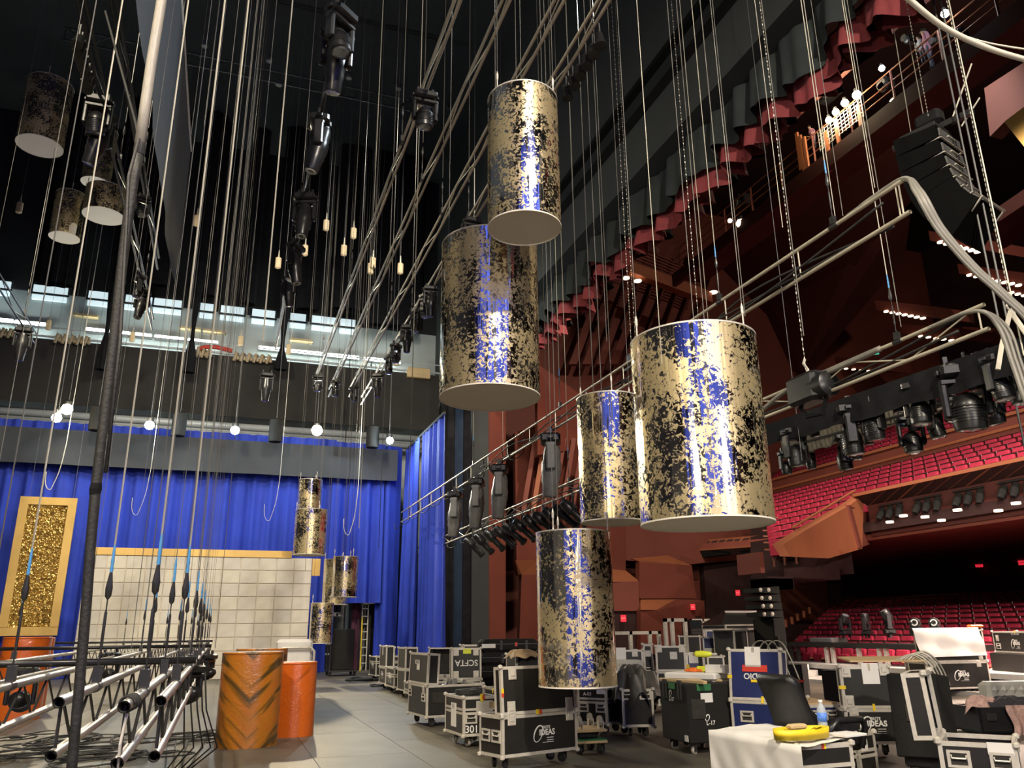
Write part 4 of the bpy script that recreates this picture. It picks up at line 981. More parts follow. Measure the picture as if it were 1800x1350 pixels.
gapbox(647, 663, 1062, 1185, 34.5, .5, 'black_panel', 'pillar', 'dark pillar in the wings beside the raised curtain', 'pillar')
pj = gapbox(584, 602, 1076, 1083, 34.5, .4, 'white_paper', 'projector', 'white projector hung in the wings beyond the raised curtain', 'projector', base=1); MB().tube([(.2, .2, .1), (.2, .2, CZ-pj.location.z)], .02, 5).build('drop_rod', 'dark_steel', pj); MB().lathe([(0, 0), (.05, 0), (.05, -.04), (0, -.04)], 10, Tr(.2, -.0, .06) @ Rx(PI/2)).build('lens', 'lens', pj)
gapbox(608, 612, 1064, 1108, 36.88, .14, 'pale_blue', 'conduit', 'pale blue pipe in the wings beyond the raised curtain', 'pipe', base=1)
curtain('maroon_cloth', 'maroon cloth hanging askew in the wings', (ony(617, 1120, 34).x, 34), (ony(632, 1120, 34).x, 34), .01, zy(625, 1060, 34), .08, .3, 'maroon', seed=3, cat='cloth')
a, c = ony(627, 1085, 34), onz(640, 1187); one('striped_cloth', MB().quad((a.x, 34.3, .005), (a.x+.35, 34.3, .005), (a.x+.1, 34.5, 2.6), (a.x-.1, 34.5, 2.6), .03), 'pale_blue', 'pale folded cloth leaning in the wings', 'cloth')
a = ony(637, 1085, 33.4); one('yellow_pole', MB().tube([(a.x, 33.4, 0), (a.x+.03, 33.6, a.z)], .03, 6), 'yellow_tape', 'thin yellow pole leaning in the wings', 'pole')
a = ony(641, 1100, 33.8); ld = thing('ladder', 'grey ladder standing in the wings behind the yellow pole', 'ladder', (a.x, 33.8, 0))
for s in (-.12, .12): MB().box(s-.02, s+.02, 0, .06, 0, 2.6).build('stile', 'aluminium', ld)
for i in range(8): MB().box(-.12, .12, .01, .04, .25+i*.3, .29+i*.3).build('rung', 'aluminium', ld)
# tall dark rack on a dolly
rk = thing('tall_rack', 'tall dark cabinet on a wheeled dolly by the raised curtain', 'cabinet', onz(582, 1189), math.radians(2))
W2 = ony(622, 1150, 30.5).x-ony(584, 1150, 30.5).x; H2 = zy(600, 1106, 30.5)
MB().rbox(0, W2, 0, .7, .2, H2, .02).build('cabinet', 'black_carpet', rk); MB().box(-.12, W2+.12, -.08, .78, .14, .2).build('dolly', 'black_panel', rk)
for x in (-.04, W2+.04):
    for y in (0, .7): caster(rk, x, y, .14, .4)
for x in (-.08, W2+.09): MB().tube([(x, -.05, .2), (x, -.05, 1.9), (x, .6, 1.9), (x, .6, .2)], .018, 6).build('push_bar', 'dark_steel', rk)
# black wing stuff beside the near jamb
curtain('black_curtain', 'tall black leg curtain beside the red house wall', (ony(782, 900, 29).x, 29), (ony(800, 900, 29).x, 29.2), .01, 14, .1, .5, 'black_cloth', seed=21)
mat('navy_cloth', (.008, .022, .05), .9, 0, .2, 3)
curtain('navy_curtain', 'narrow dark navy leg curtain beside the red house wall', (ony(796, 900, 29.5).x, 29.5), (ony(814, 900, 29.5).x, 29.6), .01, zy(800, 690, 29.5), .08, .5, 'navy_cloth', seed=22)
curtain('black_curtain', 'tall black leg curtain hard against the red house wall', (ony(812, 900, 29.9).x, 29.9), (ony(829, 900, 29.9).x, 30.1), .01, 14, .06, .5, 'black_cloth', seed=23)
# drapes and flats behind the camera, mirrored in the drums
curtain('wing_curtain', 'blue side curtain of the near wing, by the proscenium', (6.9, -6.2), (6.9, -.6), .02, 12, .12, .7, 'blue_cloth', seed=36, group='near wing curtains')
for i, (x0, x1, m, l) in enumerate(((-16, -5.2, 'blue_cloth', 'blue curtain of the near wing, farthest upstage'), (-3.4, -.2, 'blue_cloth', 'blue curtain of the near wing, behind the viewer'), (1.2, 8.6, 'blue_cloth', 'blue curtain of the near wing, close to the proscenium'), (-5, -3.6, 'black_cloth', 'black curtain of the near wing'))):
    curtain('wing_curtain', l, (x0, -6.5), (x1, -6.5), .02, 16, .12, .7, m, seed=30+i, group='near wing curtains')
fl_ = thing('set_flat', 'tall white set flat leaning in the near wing', 'flat', (.2, -6, 0)); MB().box(0, 1.1, 0, .05, 0, 5).build('face', 'white_paint', fl_); MB().box(0, 1.1, .05, .1, 0, .1).box(0, 1.1, .05, .1, 4.9, 5).build('batten', 'wood', fl_)
fl_ = thing('gold_flat', 'tall gold set flat leaning in the near wing', 'flat', (-8, -3, 0), .8); MB().box(0, 1.6, 0, .05, 0, 5).build('face', 'gold_frame', fl_); MB().box(0, 1.6, .05, .1, 0, .1).box(0, 1.6, .05, .1, 4.9, 5).build('batten', 'wood', fl_)
# ---------------------------------------------------------------- hanging drums
drum('large gold leaf drum hanging at the middle left of the group, below the topmost one', 861, 700, 177, 1.2, 435)
drum('topmost slim gold leaf drum hanging above all the others', 922, 402, 129, .8, 180)
drum('narrow gold leaf drum half hidden behind the biggest drum', 1078, 919, 114, .86, 702)
drum('biggest gold leaf drum with blue reflections, hanging at the right of the group', 1243, 922, 231, 1.25, 602)
drum('lowest gold leaf drum hanging just above the black road cases', 1016, 1206, 138, .86, 937)
G2 = 'gold leaf drums flown high at upper left'
drum('dark drum flown at upper left with a wide pale disc below', 69.5, 257, 74, 1.1, 150, group=G2)
drum('slim dark drum with a small pale disc, left of the grey cable bundle', 168, 322, 47, .87, 232, group=G2)
drum('dark drum with a pale disc hanging close beside the grey cable bundle', 182, 380, 68, 1.2, 335, group=G2)
drum('gold mottled drum flown lowest at upper left', 113, 418, 49, .87, 343, group=G2)
G3 = 'gold leaf drums hanging before the blue curtain'
drum('slim gold drum before the blue curtain, partly behind a wider one', 543, 905, 40, .72, 844, group=G3)
drum('gold drum before the blue curtain, over the corner of the white set wall', 543, 976, 56, .93, 897, group=G3)
drum('mirror gold drum before the raised blue curtain, right one of two side by side', 605, 1050, 44, .78, 979, group=G3)
drum('mirror gold drum before the raised blue curtain, left one of two side by side', 588, 1063, 44, .84, 984, group=G3)
drum('lowest mirror gold drum, beside the right edge of the white set wall', 563, 1131, 40, .66, 1060, group=G3)
# ---------------------------------------------------------------- orange wrapped drums on the floor
def floor_drum(lab, x, ybase, wpx, ytop, m, h=None, rz=0):
    c = onz(x, ybase); D = (c-C).dot(fw); r = wpx*D/FPX/2
    d = Vector((c.x, c.y, 0)).normalized(); c = c+d*r   # pixel row was the near rim
    ht = zat((c.x-d.x*r, c.y-d.y*r), ytop)
    o = thing('wrapped_drum', lab, 'drum', (c.x, c.y, 0), rz-math.atan2(d.x, d.y), 'orange wrapped drums')
    s = MB(); s.lathe([(r, 0), (r*1.003, ht*.3), (r, ht*.6), (r*1.003, ht*.97), (r*.99, ht), (r*.9, ht-.005), (0, ht-.02)], 64); s.build('drum_body', m, o, 'auto')
    MB().lathe([(r*1.005, ht-.03), (r*1.012, ht-.015), (r*1.005, ht+.004), (r*.97, ht+.004)], 48).build('wrap_edge', m, o, True)
    return o
floor_drum('orange drum with dark slanting brush marks, wrapped in clear film, front one', 432, 1317, 110, 1147, 'orange_wrap')
floor_drum('orange drum in clear film standing behind the slanting-marked one', 450, 1285, 92, 1141, 'orange_wrap')
floor_drum('plain orange drum in clear film, right of the marked drum', 512, 1297, 51*1.5, 1165, 'orange_wrap_plain')
floor_drum('orange drum in clear film behind the low trusses, at the left picture edge', 26, 1268, 80, 1120, 'orange_wrap_plain')
floor_drum('orange drum in clear film behind the low trusses, second from the left edge', 58, 1250, 36, 1121, 'orange_wrap_plain')
# hand cart behind the drums
ct = thing('hand_cart', 'grey hand cart with wrapped goods behind the orange drums', 'cart', onz(514, 1262), 0)
MB().tube([(-.32, 0, .1), (-.32, 0, 1.15), (-.25, 0, 1.22), (.25, 0, 1.22), (.32, 0, 1.15), (.32, 0, .1)], .025, 8).build('handle', 'aluminium', ct, True)
MB().box(-.36, .36, 0, .8, .18, .24).build('deck', 'black_panel', ct)
MB().rbox(-.34, .3, .1, .7, .24, 1.36, .05).build('wrapped_goods', 'white_paper', ct)
for x in (-.28, .28):
    for y in (.08, .7): caster(ct, x, y, .18, 0)
# ================================================================ TRUSSES AND RIGGING
GT = 'ladder trusses lowered near the floor'
Z1 = 1.2
def near_truss(lab, up_px, low_px, lines, y_far=27, endless=False, **k):
    a = onz(up_px[0], up_px[1], Z1)
    low = ony(low_px[0], low_px[1], a.y).z
    if endless: a = Vector((a.x, 2.0, Z1))
    ln = [onz(px, py, Z1).y-a.y for px, py in lines]
    return truss(lab, a, (a.x, y_far, Z1), Z1-low, .026, .42, ln, group=GT, **dict(dict(lr=.006, nthick=1, wr=.32, wm='dark_steel'), **k)), a
near_truss('low ladder truss nearest the orange drums, its two open pipe ends facing the viewer', (282, 1233), (268, 1330), [(308, 1203), (333, 1175), (343, 1163), (352, 1155), (360, 1147), (366, 1141), (370, 1137)])
near_truss('low ladder truss second from the orange drums, cable wrapped round its end', (218, 1243), (198, 1343), [(249, 1217), (277, 1190), (312, 1165), (330, 1152), (345, 1143), (355, 1138)])
near_truss('low ladder truss third from the orange drums, crossing behind the grey cable bundle', (103, 1235), (82, 1330), [(158, 1207), (236, 1167), (290, 1146), (322, 1136), (340, 1131)])
near_truss('low ladder truss fourth from the orange drums, cut by the left picture edge', (0, 1210), (0, 1287), [(8, 1206), (110, 1175), (220, 1148), (280, 1137)], endless=True, nthick=1)
t, a = near_truss('low ladder truss fifth from the orange drums, far left', (0, 1166), (0, 1200), [(14, 1163), (118, 1147), (200, 1136), (260, 1131)], endless=True, nthick=1)
for i, (x0, x1, y) in enumerate(((-30, 345, 1164), (60, 372, 1138), (120, 374, 1128))):
    p = onz(x1, y-6+i*2, Z1+.1); q = onz(x0, y, Z1+.1)
    one('black_pipe', MB().tube([(p.x, p.y, Z1+.09), (q.x-1.0, p.y, Z1+.09)], .028, 12), 'black_plastic', 'black pipe laid across the low trusses, %s one' % ('nearest', 'middle', 'farthest')[i], 'pipe', 'pipes across the low trusses', True)
p_ = onz(218, 1243, Z1)
def coil(u): a = u*2*PI*7; rr_ = .032+.003*math.sin(u*40); return Vector((p_.x+rr_*math.cos(a), p_.y+.12+.28*u, p_.z+rr_*math.sin(a)))
one('wound_cable', MB().tube([coil(i/120) for i in range(121)], .006, 5), 'rubber', 'black cable wound round the pipe end of the second low truss', 'cable', None, True)
one('short_chain', MB().tube([(p_.x+.01, p_.y+.05, p_.z-.03), (p_.x, p_.y+.03, p_.z-.15), (p_.x+.005, p_.y+.04, p_.z-.3)], .007, 5).tube([(p_.x+.01, p_.y+.05, p_.z-.3), (p_.x-.01, p_.y+.05, p_.z-.33), (p_.x+.01, p_.y+.05, p_.z-.36)], .005, 5), 'aluminium', 'short length of chain hanging from the second low truss', 'chain')
# moving lights slung under the low trusses
def at_low(x, y, z): return onz(x, y, z)
for i, (x, y, lab, s) in enumerate(((36, 1225, 'black moving light under the low trusses at far left', .9), (190, 1182, 'black moving light under the middle of the low trusses', 1), (335, 1215, 'black moving light hung at the right side of the low trusses', .55), (367, 1180, 'small black moving light at the far right side of the low trusses', .55))):
    q = onz(x, y, Z1-.55) if i < 2 else onz(x, y, .95)
    moving(lab, (q.x, q.y, q.z+.5*s), 'wash', s, .4*i, 1.2, 'moving lights under the low trusses')
# coils of black cable on the floor
R = random.Random(11)
def tangle(lab, x, y, rx, ry, n, m='rubber', r=.007, turns=3):
    c = onz(x, y); b = MB()
    for k in range(n):
        a0 = R.uniform(0, 6); cx_, cy_ = R.uniform(-rx, rx)*.6, R.uniform(-ry, ry)*.6; pts = []
        ex = R.uniform(.25, 1)*rx*.6; ey = R.uniform(.25, 1)*ry*.6
        for i in range(int(14*turns)):
            a = a0+i*.45; pts.append((cx_+ex*math.cos(a)*(1+.1*math.sin(i)), cy_+ey*math.sin(a*1.03), .012+.02*k/n*3+.008*math.sin(i*.9)+.006))
        b.tube(pts, r, 5)
    return one('cable_coil', b, m, lab, 'cable', 'cables on the floor', True, Tr(c))
tangle('loose black cables spread on the floor under the low trusses, left', 30, 1302, .45, .5, 4)
tangle('wide tangle of black cables on the floor at the lower left', 50, 1335, 1.0, .6, 6)
tangle('long tangle of black cables on the floor under the middle trusses', 160, 1310, 1.1, 1.3, 10)
tangle('tangle of black cables on the floor behind the pipe ends', 215, 1335, .8, .7, 7)
tangle('coil of black cables on the floor left of the marked orange drum', 338, 1302, .55, .7, 9)
tangle('heap of dark cables on the floor by the tall rack', 650, 1196, .8, 1.2, 8, r=.025)
tangle('second heap of cables on the floor left of the first road cases', 680, 1206, .7, .9, 6, r=.022)
for i, x in enumerate((318, 330, 341, 350, 357)):
    q = onz(x, 1215, Z1-.3); g = onz(x+R.uniform(-25, 10), 1300, .02)
    one('hanging_cable', MB().tube([(q.x, q.y, Z1-.1), (q.x+.05, q.y+.1, .7), (q.x+.08+.03*i, q.y+.3, .3), (q.x-.1, q.y+.6, .03), (g.x, g.y, .02)], .009, 5), 'rubber', 'thin black cable drooping from the low trusses to the floor, %s from the left' % ORD[i], 'cable', 'drooping cables at the low trusses', True)
# upper sloping trusses
GU = 'ladder trusses flown over the stage'
def flown(lab, px, z, y0, y1, drop, lines, r=.022, dx=0, **k):
    q = onz(px[0], px[1], z); return truss(lab, (q.x, y0, z), (q.x+dx, y1, z), drop, r, 1.3, lines, group=GU, sleeve=False, **dict(dict(lr=.0045, wirem='wire_dim', m='lit_pipe'), **k)), q.x
t1, X1 = flown('lit ladder truss flown overhead, leftmost of three sloping side by side', (799, 0), 9, 4, 24.3, .26, [2, 7, 12.5, 18])
t2, X2 = flown('lit ladder truss flown overhead, middle of three sloping side by side', (883, 0), 9, 4, 25.2, .26, [3, 8, 13, 19])
t3, X3 = flown('lit ladder truss flown overhead, passing just behind the topmost drum', (975, 0), 9, 4, 25.0, .26, [2.5, 9, 14, 19.5])
t4, X4 = flown('ladder truss flown overhead crowded with black lights, right of the other three', (1052, 0), 9, 4, 25.8, .26, [3, 9, 14, 20])
t5, X5 = flown('dark electric truss flown left of the three lit trusses', (600, 0), 9, 5, 21, .28, [3, 9, 14], wirem='wire_dark', m='dark_steel')
t6, X6 = flown('dark electric truss flown at upper left', (150, 0), 9, 6, 20.4, .28, [2, 7, 12], wirem='wire_dark', m='dark_steel')
t7, X7 = flown('short dark truss at the left picture edge over the gallery tubes', (0, 483), 9, 16, 22.4, .28, [2, 5], m='dark_steel')
t8, X8 = flown('dark pipe truss flown at upper left, right of the chain of small lamps', (205, 0), 9.6, 6, 18, .28, [3, 8], wirem='wire_dark', m='dark_steel')
def fix_on(X, z, Y, lab, kind, s=1, pan=0, tilt=0, grp='lights on the flown trusses'):
    if kind == 'spot': return spot(lab, (X, Y, z-.25), (R.uniform(-.2, .4), R.uniform(-.3, .3), -1), s, grp)
    if kind == 'can': return can(lab, (X, Y, z-.6), (R.uniform(-.2, .2), R.uniform(-.5, -.1), -1), s, grp)
    return moving(lab, (X, Y, z-.22), 'longd' if kind == 'long' else kind, s, pan, tilt, grp)
def y_on(X, z, px, py): return onx(px, py, X).y
for i, (x, y, kd, s) in enumerate(((595, 25, 'long', .9), (597, 70, 'wash', .9), (563, 215, 'long', .95), (560, 245, 'wash', .8), (535, 375, 'long', .9), (528, 430, 'wash', .7), (515, 500, 'long', .9), (510, 535, 'wash', .8), (503, 565, 'long', .7))):
    fix_on(X5, 9, y_on(X5, 9, x, y), 'black moving light on the dark electric truss left of the lit trusses, %s from top' % ORD[i], kd, s, i*.7, .2*(-1)**i)
for i in range(7):
    fix_on(X6, 9, y_on(X6, 9, 150+i*3.0, 5+i*14), 'small black lamp can on the chain at upper left, %s from the top' % ORD[i], 'can', .7)
for i, (x, y, kd, s) in enumerate(((180, 150, 'wash', .8), (182, 195, 'long', .9), (250, 465, 'wash', .7), (255, 490, 'long', .75), (215, 335, 'wash', .55))):
    fix_on(X6+(.35 if i == 4 else 0), 9, y_on(X6, 9, x, y), 'black moving light on the dark truss at upper left, %s from the top' % ORD[i], kd, s, i*.9, .3)
fix_on(X7, 9, y_on(X7, 9, 40, 595), 'black moving light at the end of the short truss by the left picture edge', 'long', .9)
fix_on(X1, 9, y_on(X1, 9, 748, 150), 'black moving light with a dotted face on the leftmost lit truss', 'wash', .8)
fix_on(X5-.1, 9, 23.2, 'lone black moving light hanging before the white gallery tubes', 'long', .9)
for i, (X, yy) in enumerate(((X1, 23), (X2, 23.4), (X3, 23.8))):
    fix_on(X, 9, yy, 'black moving light at the far end of the %s lit truss' % ('leftmost', 'middle', 'rightmost')[i], 'wash', .7, i)
for i in range(6): fix_on(X4, 9, y_on(X4, 9, 1052-i*11.5, 22+i*20), 'small black lamp on the upper part of the crowded truss, %s from the top' % ORD[i], 'can', .75)
for i, (x, y) in enumerate(((835, 355), (828, 375), (818, 390), (762, 478), (752, 515), (735, 545), (720, 560), (700, 590), (688, 605), (668, 640))):
    fix_on(X4-.05, 9, y_on(X4, 9, x, y), 'black light on the crowded truss left of the large middle drum, %s from the top' % ORD[i], 'wash' if i % 3 else 'long', .75, i)
tr = truss('grey ladder truss crossing the dark loft far above', ony(327, 92, 27), ony(755, 183, 27), .5, .035, .7, [0.5, 5, 10], group=GU, wirem='wire_dark', sleeve=False, m='dark_steel')
tr = truss('short grey ladder truss crossing the dark loft at upper left', ony(112, 48, 27), ony(240, 76, 27), .5, .035, .7, [0.5, 2.5], group=GU, wirem='wire_dark', sleeve=False, m='dark_steel')
for i, (x, y) in enumerate(((359, 82), (473, 108), (613, 138), (700, 157), (490, 150))):
    q = ony(x, y, 27.2); r = thing('loft_lamp', 'small round lamp in the dark loft near the crossing truss, %s from the left' % ORD[(0, 1, 3, 4, 2)[i]], 'lamp', q, 0, 'loft lamps'); MB().lathe([(0, 0), (.12, 0), (.14, .12), (.05, .3)], 10).build('housing', 'grey_plastic', r); MB().tube([(0, 0, .3), (0, 0, CZ-q.z)], .01, 4).build('drop_rod', 'wire_dark', r)
# right-hand lighting trusses
GR = 'lighting trusses hung before the proscenium'
ta = onx(1590, 315, 6); tb = onx(706, 900, 6)
TR1 = truss('upper grey ladder truss with cables, running from the biggest drum to the hanging loudspeakers', (6, ta.y, ta.z), (6, tb.y, ta.z), .36, .022, 1.5, [y_on(6, 0, x, y)-ta.y for x, y in ((1465, 395), (1265, 527), (985, 735), (832, 822))], group=GR, sleeve=True, lr=.006, zig=False, m='lit_pipe')
ua = onx(1730, 535, 7); ub = onx(735, 965, 7)
TR2 = truss('lower grey ladder truss with spotlights, ending near the black masking cloth', (7, ua.y, ua.z), (7, ub.y, ua.z), .26, .022, .9, [y_on(7, 0, x, y)-ua.y for x, y in ((1578, 600), (1260, 735), (1000, 850), (885, 900))], group=GR, sleeve=True, lr=.006, m='lit_pipe')
for i, (x, y, s) in enumerate(((800, 872, 1.35), (838, 852, 1.35), (878, 832, 1.35), (968, 778, 1.35))):
    Y = onx(x, y, 6).y
    moving('big grey profile moving light on the upper ladder truss, %s from the far end' % ORD[i], (6, Y, ta.z-.36), 'long', s, PI/2-.4, .08, 'profile lights on the upper ladder truss')
for i in range(11):
    x = 832+i*17.5; y = 943-i*7.6; Y = onx(x, y, 7).y
    spot('black barrel spotlight on the lower ladder truss, %s from the far end' % ORD[i], (7+R.uniform(-.015, .015), Y, ua.z-.23), (.62+R.uniform(-.1, .1), -.45+R.uniform(-.15, .15), -.72), 1.12, 'barrel spotlights')
def strand(pts, r, lab, m='rubber', cat='cable', name='cable', grp=None, n=6):
    # smooth a few points into a hanging line
    P_ = [Vector(p) for p in pts]; out = []
    for i in range(len(P_)-1):
        p0, p1, p2, p3 = P_[max(i-1, 0)], P_[i], P_[i+1], P_[min(i+2, len(P_)-1)]
        for k in range(8):
            t = k/8; out.append(.5*((2*p1)+(p2-p0)*t+(2*p0-5*p1+4*p2-p3)*t*t+(3*p1-p0-3*p2+p3)*t**3))
    out.append(P_[-1])
    return one(name, MB().tube(out, r, n), m, lab, cat, grp, True)
# cables lying along the right trusses
for j in range(3):
    pts = [(6+R.uniform(-.1, .1), ta.y+.3+i*2.3, ta.z-.1-.28*abs(math.sin(i*1.3+j))) for i in range(7)]
    strand(pts, .014, 'black cable swagged along the upper ladder truss, %s of three' % ('slackest', 'middle', 'tightest')[j], grp='cables on the upper ladder truss')
for j in range(2):
    pts = [(7+R.uniform(-.1, .1), ua.y+.3+i*2.2, ua.z+.0-.22*abs(math.sin(i*1.1+j))) for i in range(9)]
    strand(pts, .014, 'black cable swagged along the lower ladder truss, %s one' % ('upper', 'lower')[j], grp='cables on the lower ladder truss')
for j in range(10):
    Y = ta.y+11+j*1.5; strand([(6, Y, ta.z), (6.1, Y+.3, ta.z-.4), (5.95, Y+.7, ta.z-.5), (6, Y+1.0, ta.z-.25)], .013, 'short loop of black cable on the upper ladder truss, %s from the biggest drum' % ORD[j], grp='cable loops on the upper truss')
for j in range(10):
    Y = ua.y+9+j*1.6; strand([(7, Y, ua.z), (7.12, Y+.3, ua.z-.4), (6.95, Y+.6, ua.z-.45), (7, Y+.9, ua.z-.2)], .013, 'short loop of black cable on the lower ladder truss, %s from the biggest drum' % ORD[j], grp='cable loops on the lower truss')
# thick pale cables
q = lambda x, y, D: ond(x, y, D)
strand([q(1300, -420, 8.5), q(1450, -180, 7.4), q(1548, -50, 7), q(1605, 5, 7), q(1660, 48, 7.1), q(1725, 80, 7.2), q(1800, 104, 7.3), q(1860, 115, 7.4), q(2050, 130, 7.8), q(2400, 60, 9)], .026, 'thick pale cable sweeping across the upper right corner', 'cable_white', grp='pale cables')
strand([q(1640, 40, 7.5), q(1700, 65, 7.6), q(1760, 80, 7.6), q(1850, 90, 7.6), q(2050, 95, 7.9), q(2400, 20, 9)], .01, 'thin pale cable beside the thick one in the upper right corner', 'cable_white', grp='pale cables')
e1 = Vector((6, ta.y, ta.z))
for j, (dx, r_) in enumerate(((0, .032), (7, .022), (-6, .018))):
    strand([e1+Vector((0, .6+.1*j, .02)), e1+Vector((.02, .05, .03)), q(1612+dx, 335, 6.9), q(1650+dx, 400, 6.7), q(1710+dx, 470, 6.6), q(1765+dx, 520, 6.5), q(1830+dx, 590, 6.4), q(1960+dx, 800, 6.3), Vector((q(2000+dx, 900, 6.2).x, q(2000+dx, 900, 6.2).y, .4)), Vector((q(2000+dx, 900, 6.2).x, q(2000+dx, 900, 6.2).y, .03))], r_*.85, 'grey cable drooping from the upper ladder truss end to the right, %s of three' % ('thickest', 'middle', 'thinnest')[j], 'cable_grey', grp='cables at the upper truss end')
e2 = Vector((7, ua.y, ua.z))
for j, dx in enumerate((0, 8, 16)):
    strand([e2+Vector((0, .7, .0)), e2+Vector((0, .1, -.03)), q(1755+dx, 575, 8), q(1780+dx, 640, 7.8), q(1805+dx, 710, 7.6), q(1850+dx, 800, 7.5), Vector((q(1900+dx, 900, 7.4).x, q(1900+dx, 900, 7.4).y, .5)), Vector((q(1900+dx, 900, 7.4).x, q(1900+dx, 900, 7.4).y, .03))], .024-.004*j, 'dark grey cable curving down from the end of the lower truss, %s of three' % ('left', 'middle', 'right')[j], 'cable_grey', grp='cables at the lower truss end')
pc = onx(1455, 655, 7); strand([pc+Vector((0, 1.6, -.2)), pc+Vector((0, .8, .0)), pc, pc+Vector((0, -.9, .02)), e2+Vector((0, 3, .0))], .035, 'stout taped cable lying along the lower truss', 'cable_grey', grp=None)
# chain hoist on the lower truss
hq = onx(1420, 675, 7); ho = thing('chain_hoist', 'black chain hoist on the lower ladder truss beside the biggest drum', 'hoist', hq)
MB().rbox(-.16, .16, -.28, .28, -.28, .12, .05).build('motor', 'black_plastic', ho); MB().lathe([(.1, -.2), (.17, -.16), (.17, .1), (.1, .14)], 12, Tr(0, -.3, -.1) @ Rx(PI/2)).build('cover', 'black_plastic', ho, 'auto')
MB().tube([(0, 0, .12), (.03, 0, .2), (-.03, 0, .28), (0, 0, .34)], .02, 6).build('hook', 'aluminium', ho); MB().tube([(0, -.3, -.28), (0, -.2, -.45), (0, .1, -.42), (0, .2, -.28)], .03, 6).build('chain_bag', 'black_cloth', ho)
def chain(lab, x, y, X, z1=CZ, z0=None, s=1, grp='hoist chains'):
    p = onx(x, y, X); z0 = p.z if z0 is None else z0
    s *= .75; pitch = .09*s; n = int((z1-z0)/pitch); b = MB(); w = .016*s
    for i in range(n):
        z = z0+i*pitch; k = w if i % 2 else w*.45; k2 = w*.45 if i % 2 else w
        b.add([(-k, 0, z+pitch/2), (k, 0, z+pitch/2), (0, -k2, z+pitch/2), (0, k2, z+pitch/2), (0, 0, z), (0, 0, z+pitch)], [(0, 2, 4), (2, 1, 4), (1, 3, 4), (3, 0, 4), (2, 0, 5), (1, 2, 5), (3, 1, 5), (0, 3, 5)])
    return one('hoist_chain', b, 'chain_steel', lab, 'chain', grp, T=Tr(p.x, p.y, 0))
chain('bright hoist chain rising from the black chain hoist', 1418, 660, 7)
chain('hoist chain rising behind the right side of the biggest drum', 1229, 575, 7.5)
chain('hoist chain rising behind the left side of the biggest drum', 1110, 610, 7.5)
chain('bright hoist chain passing right of the hanging loudspeakers', 1778, 540, 8.2)
chain('hoist chain carrying the hanging loudspeakers', 1632, 205, 9.75)
chain('thin hoist chain left of the biggest drum, by the small black hoist', 1118, 615, 7.6, s=.8)
hb = onx(1118, 617, 7.6); h2 = thing('small_hoist', 'small black hoist and bar seen just left of the biggest drum', 'hoist', hb); MB().rbox(-.1, .1, -.3, .3, -.25, 0, .04).build('motor', 'black_plastic', h2); MB().box(-.05, .05, -.5, .5, -.3, -.25).build('bar', 'dark_steel', h2); MB().tube([(0, 0, 0), (0, 0, .12)], .03, 6).build('hook', 'aluminium', h2)
# black masked lighting box truss
A_ = onx(1340, 835, 8.6); B_ = onx(1815, 608, 8.6)
mk_ = thing('masked_truss', 'long lighting truss skirted with wrinkled black cloth before the balcony', 'truss', (8.6, B_.y, B_.z))
Rk = random.Random(4)
def skirt(dx, top0, top1, bot0, bot1, nm, m):
    pa, pb = onx(top0[0], top0[1], 8.6+dx), onx(top1[0], top1[1], 8.6+dx); qa, qb = onx(bot0[0], bot0[1], 8.6+dx), onx(bot1[0], bot1[1], 8.6+dx)
    def fn(u, v):
        a = pa.lerp(pb, u); c = Vector((a.x, a.y, qa.z+(qb.z-qa.z)*u)); p = c.lerp(a, v)
        return p+Vector((.012*math.sin(u*90+3*v)*(1-v*.6)+Rk.uniform(-.006, .006), 0, .02*math.sin(u*23)*(1-v)))-Vector((8.6, B_.y, B_.z))
    return MB().grid(fn, 110, 5).build(nm, m, mk_, True)
skirt(0, (1345, 747), (1815, 585), (1345, 785), (1815, 652), 'front_cloth', 'black_cloth')
skirt(1.0, (1372, 775), (1480, 744), (1372, 806), (1480, 779), 'rear_cloth', 'khaki_cloth')
skirt(1.0, (1495, 742), (1600, 697), (1497, 765), (1600, 737), 'hanging_cloth', 'khaki_cloth')
p_ = onx(1345, 765, 8.7); p2_ = onx(1815, 618, 8.7); o_ = Vector((8.6, B_.y, B_.z))
for dx, dz in ((.05, .1), (.6, .1), (.05, -.14), (.6, -.14)): MB().tube([p_+Vector((dx, 0, dz))-o_, p2_+Vector((dx, 0, dz))-o_], .025, 8).build('rail', 'dark_steel', mk_)
for a_, b_ in (((1372, 808), (1815, 668)), ((1372, 800), (1815, 655))): MB().tube([onx(a_[0], a_[1], 9.65)-o_, onx(b_[0], b_[1], 9.65)-o_], .022, 8).build('rail', 'lit_pipe' if a_[1] == 808 else 'dark_steel', mk_)
GH = 'moving lights under the masked truss'
front = ((1398, 783, 1.0), (1408, 757, .55), (1430, 747, .6), (1495, 752, 1.2), (1507, 723, .65), (1533, 733, 1.0), (1577, 700, .6), (1615, 705, .95), (1697, 693, 1.35), (1710, 653, .7), (1757, 660, .9))
for i, (x, y, s) in enumerate(front):
    q_ = onx(x, y, 8.75); sc = .62*s if s > .8 else .6*s
    moving('black moving light under the front edge of the masked truss, %s from the left' % ORD[i], (q_.x, q_.y, q_.z+.56*sc*1.0), 'wash', sc*1.5, .3*i, .15*math.sin(i*2), GH)
back = ((1382, 815, .8), (1425, 805, .8), (1483, 797, 1.15), (1503, 785, .9), (1525, 763, .7), (1602, 765, 1.1), (1605, 738, .7), (1643, 740, 1.05), (1670, 718, .8), (1743, 712, 1.1), (1790, 682, .9))
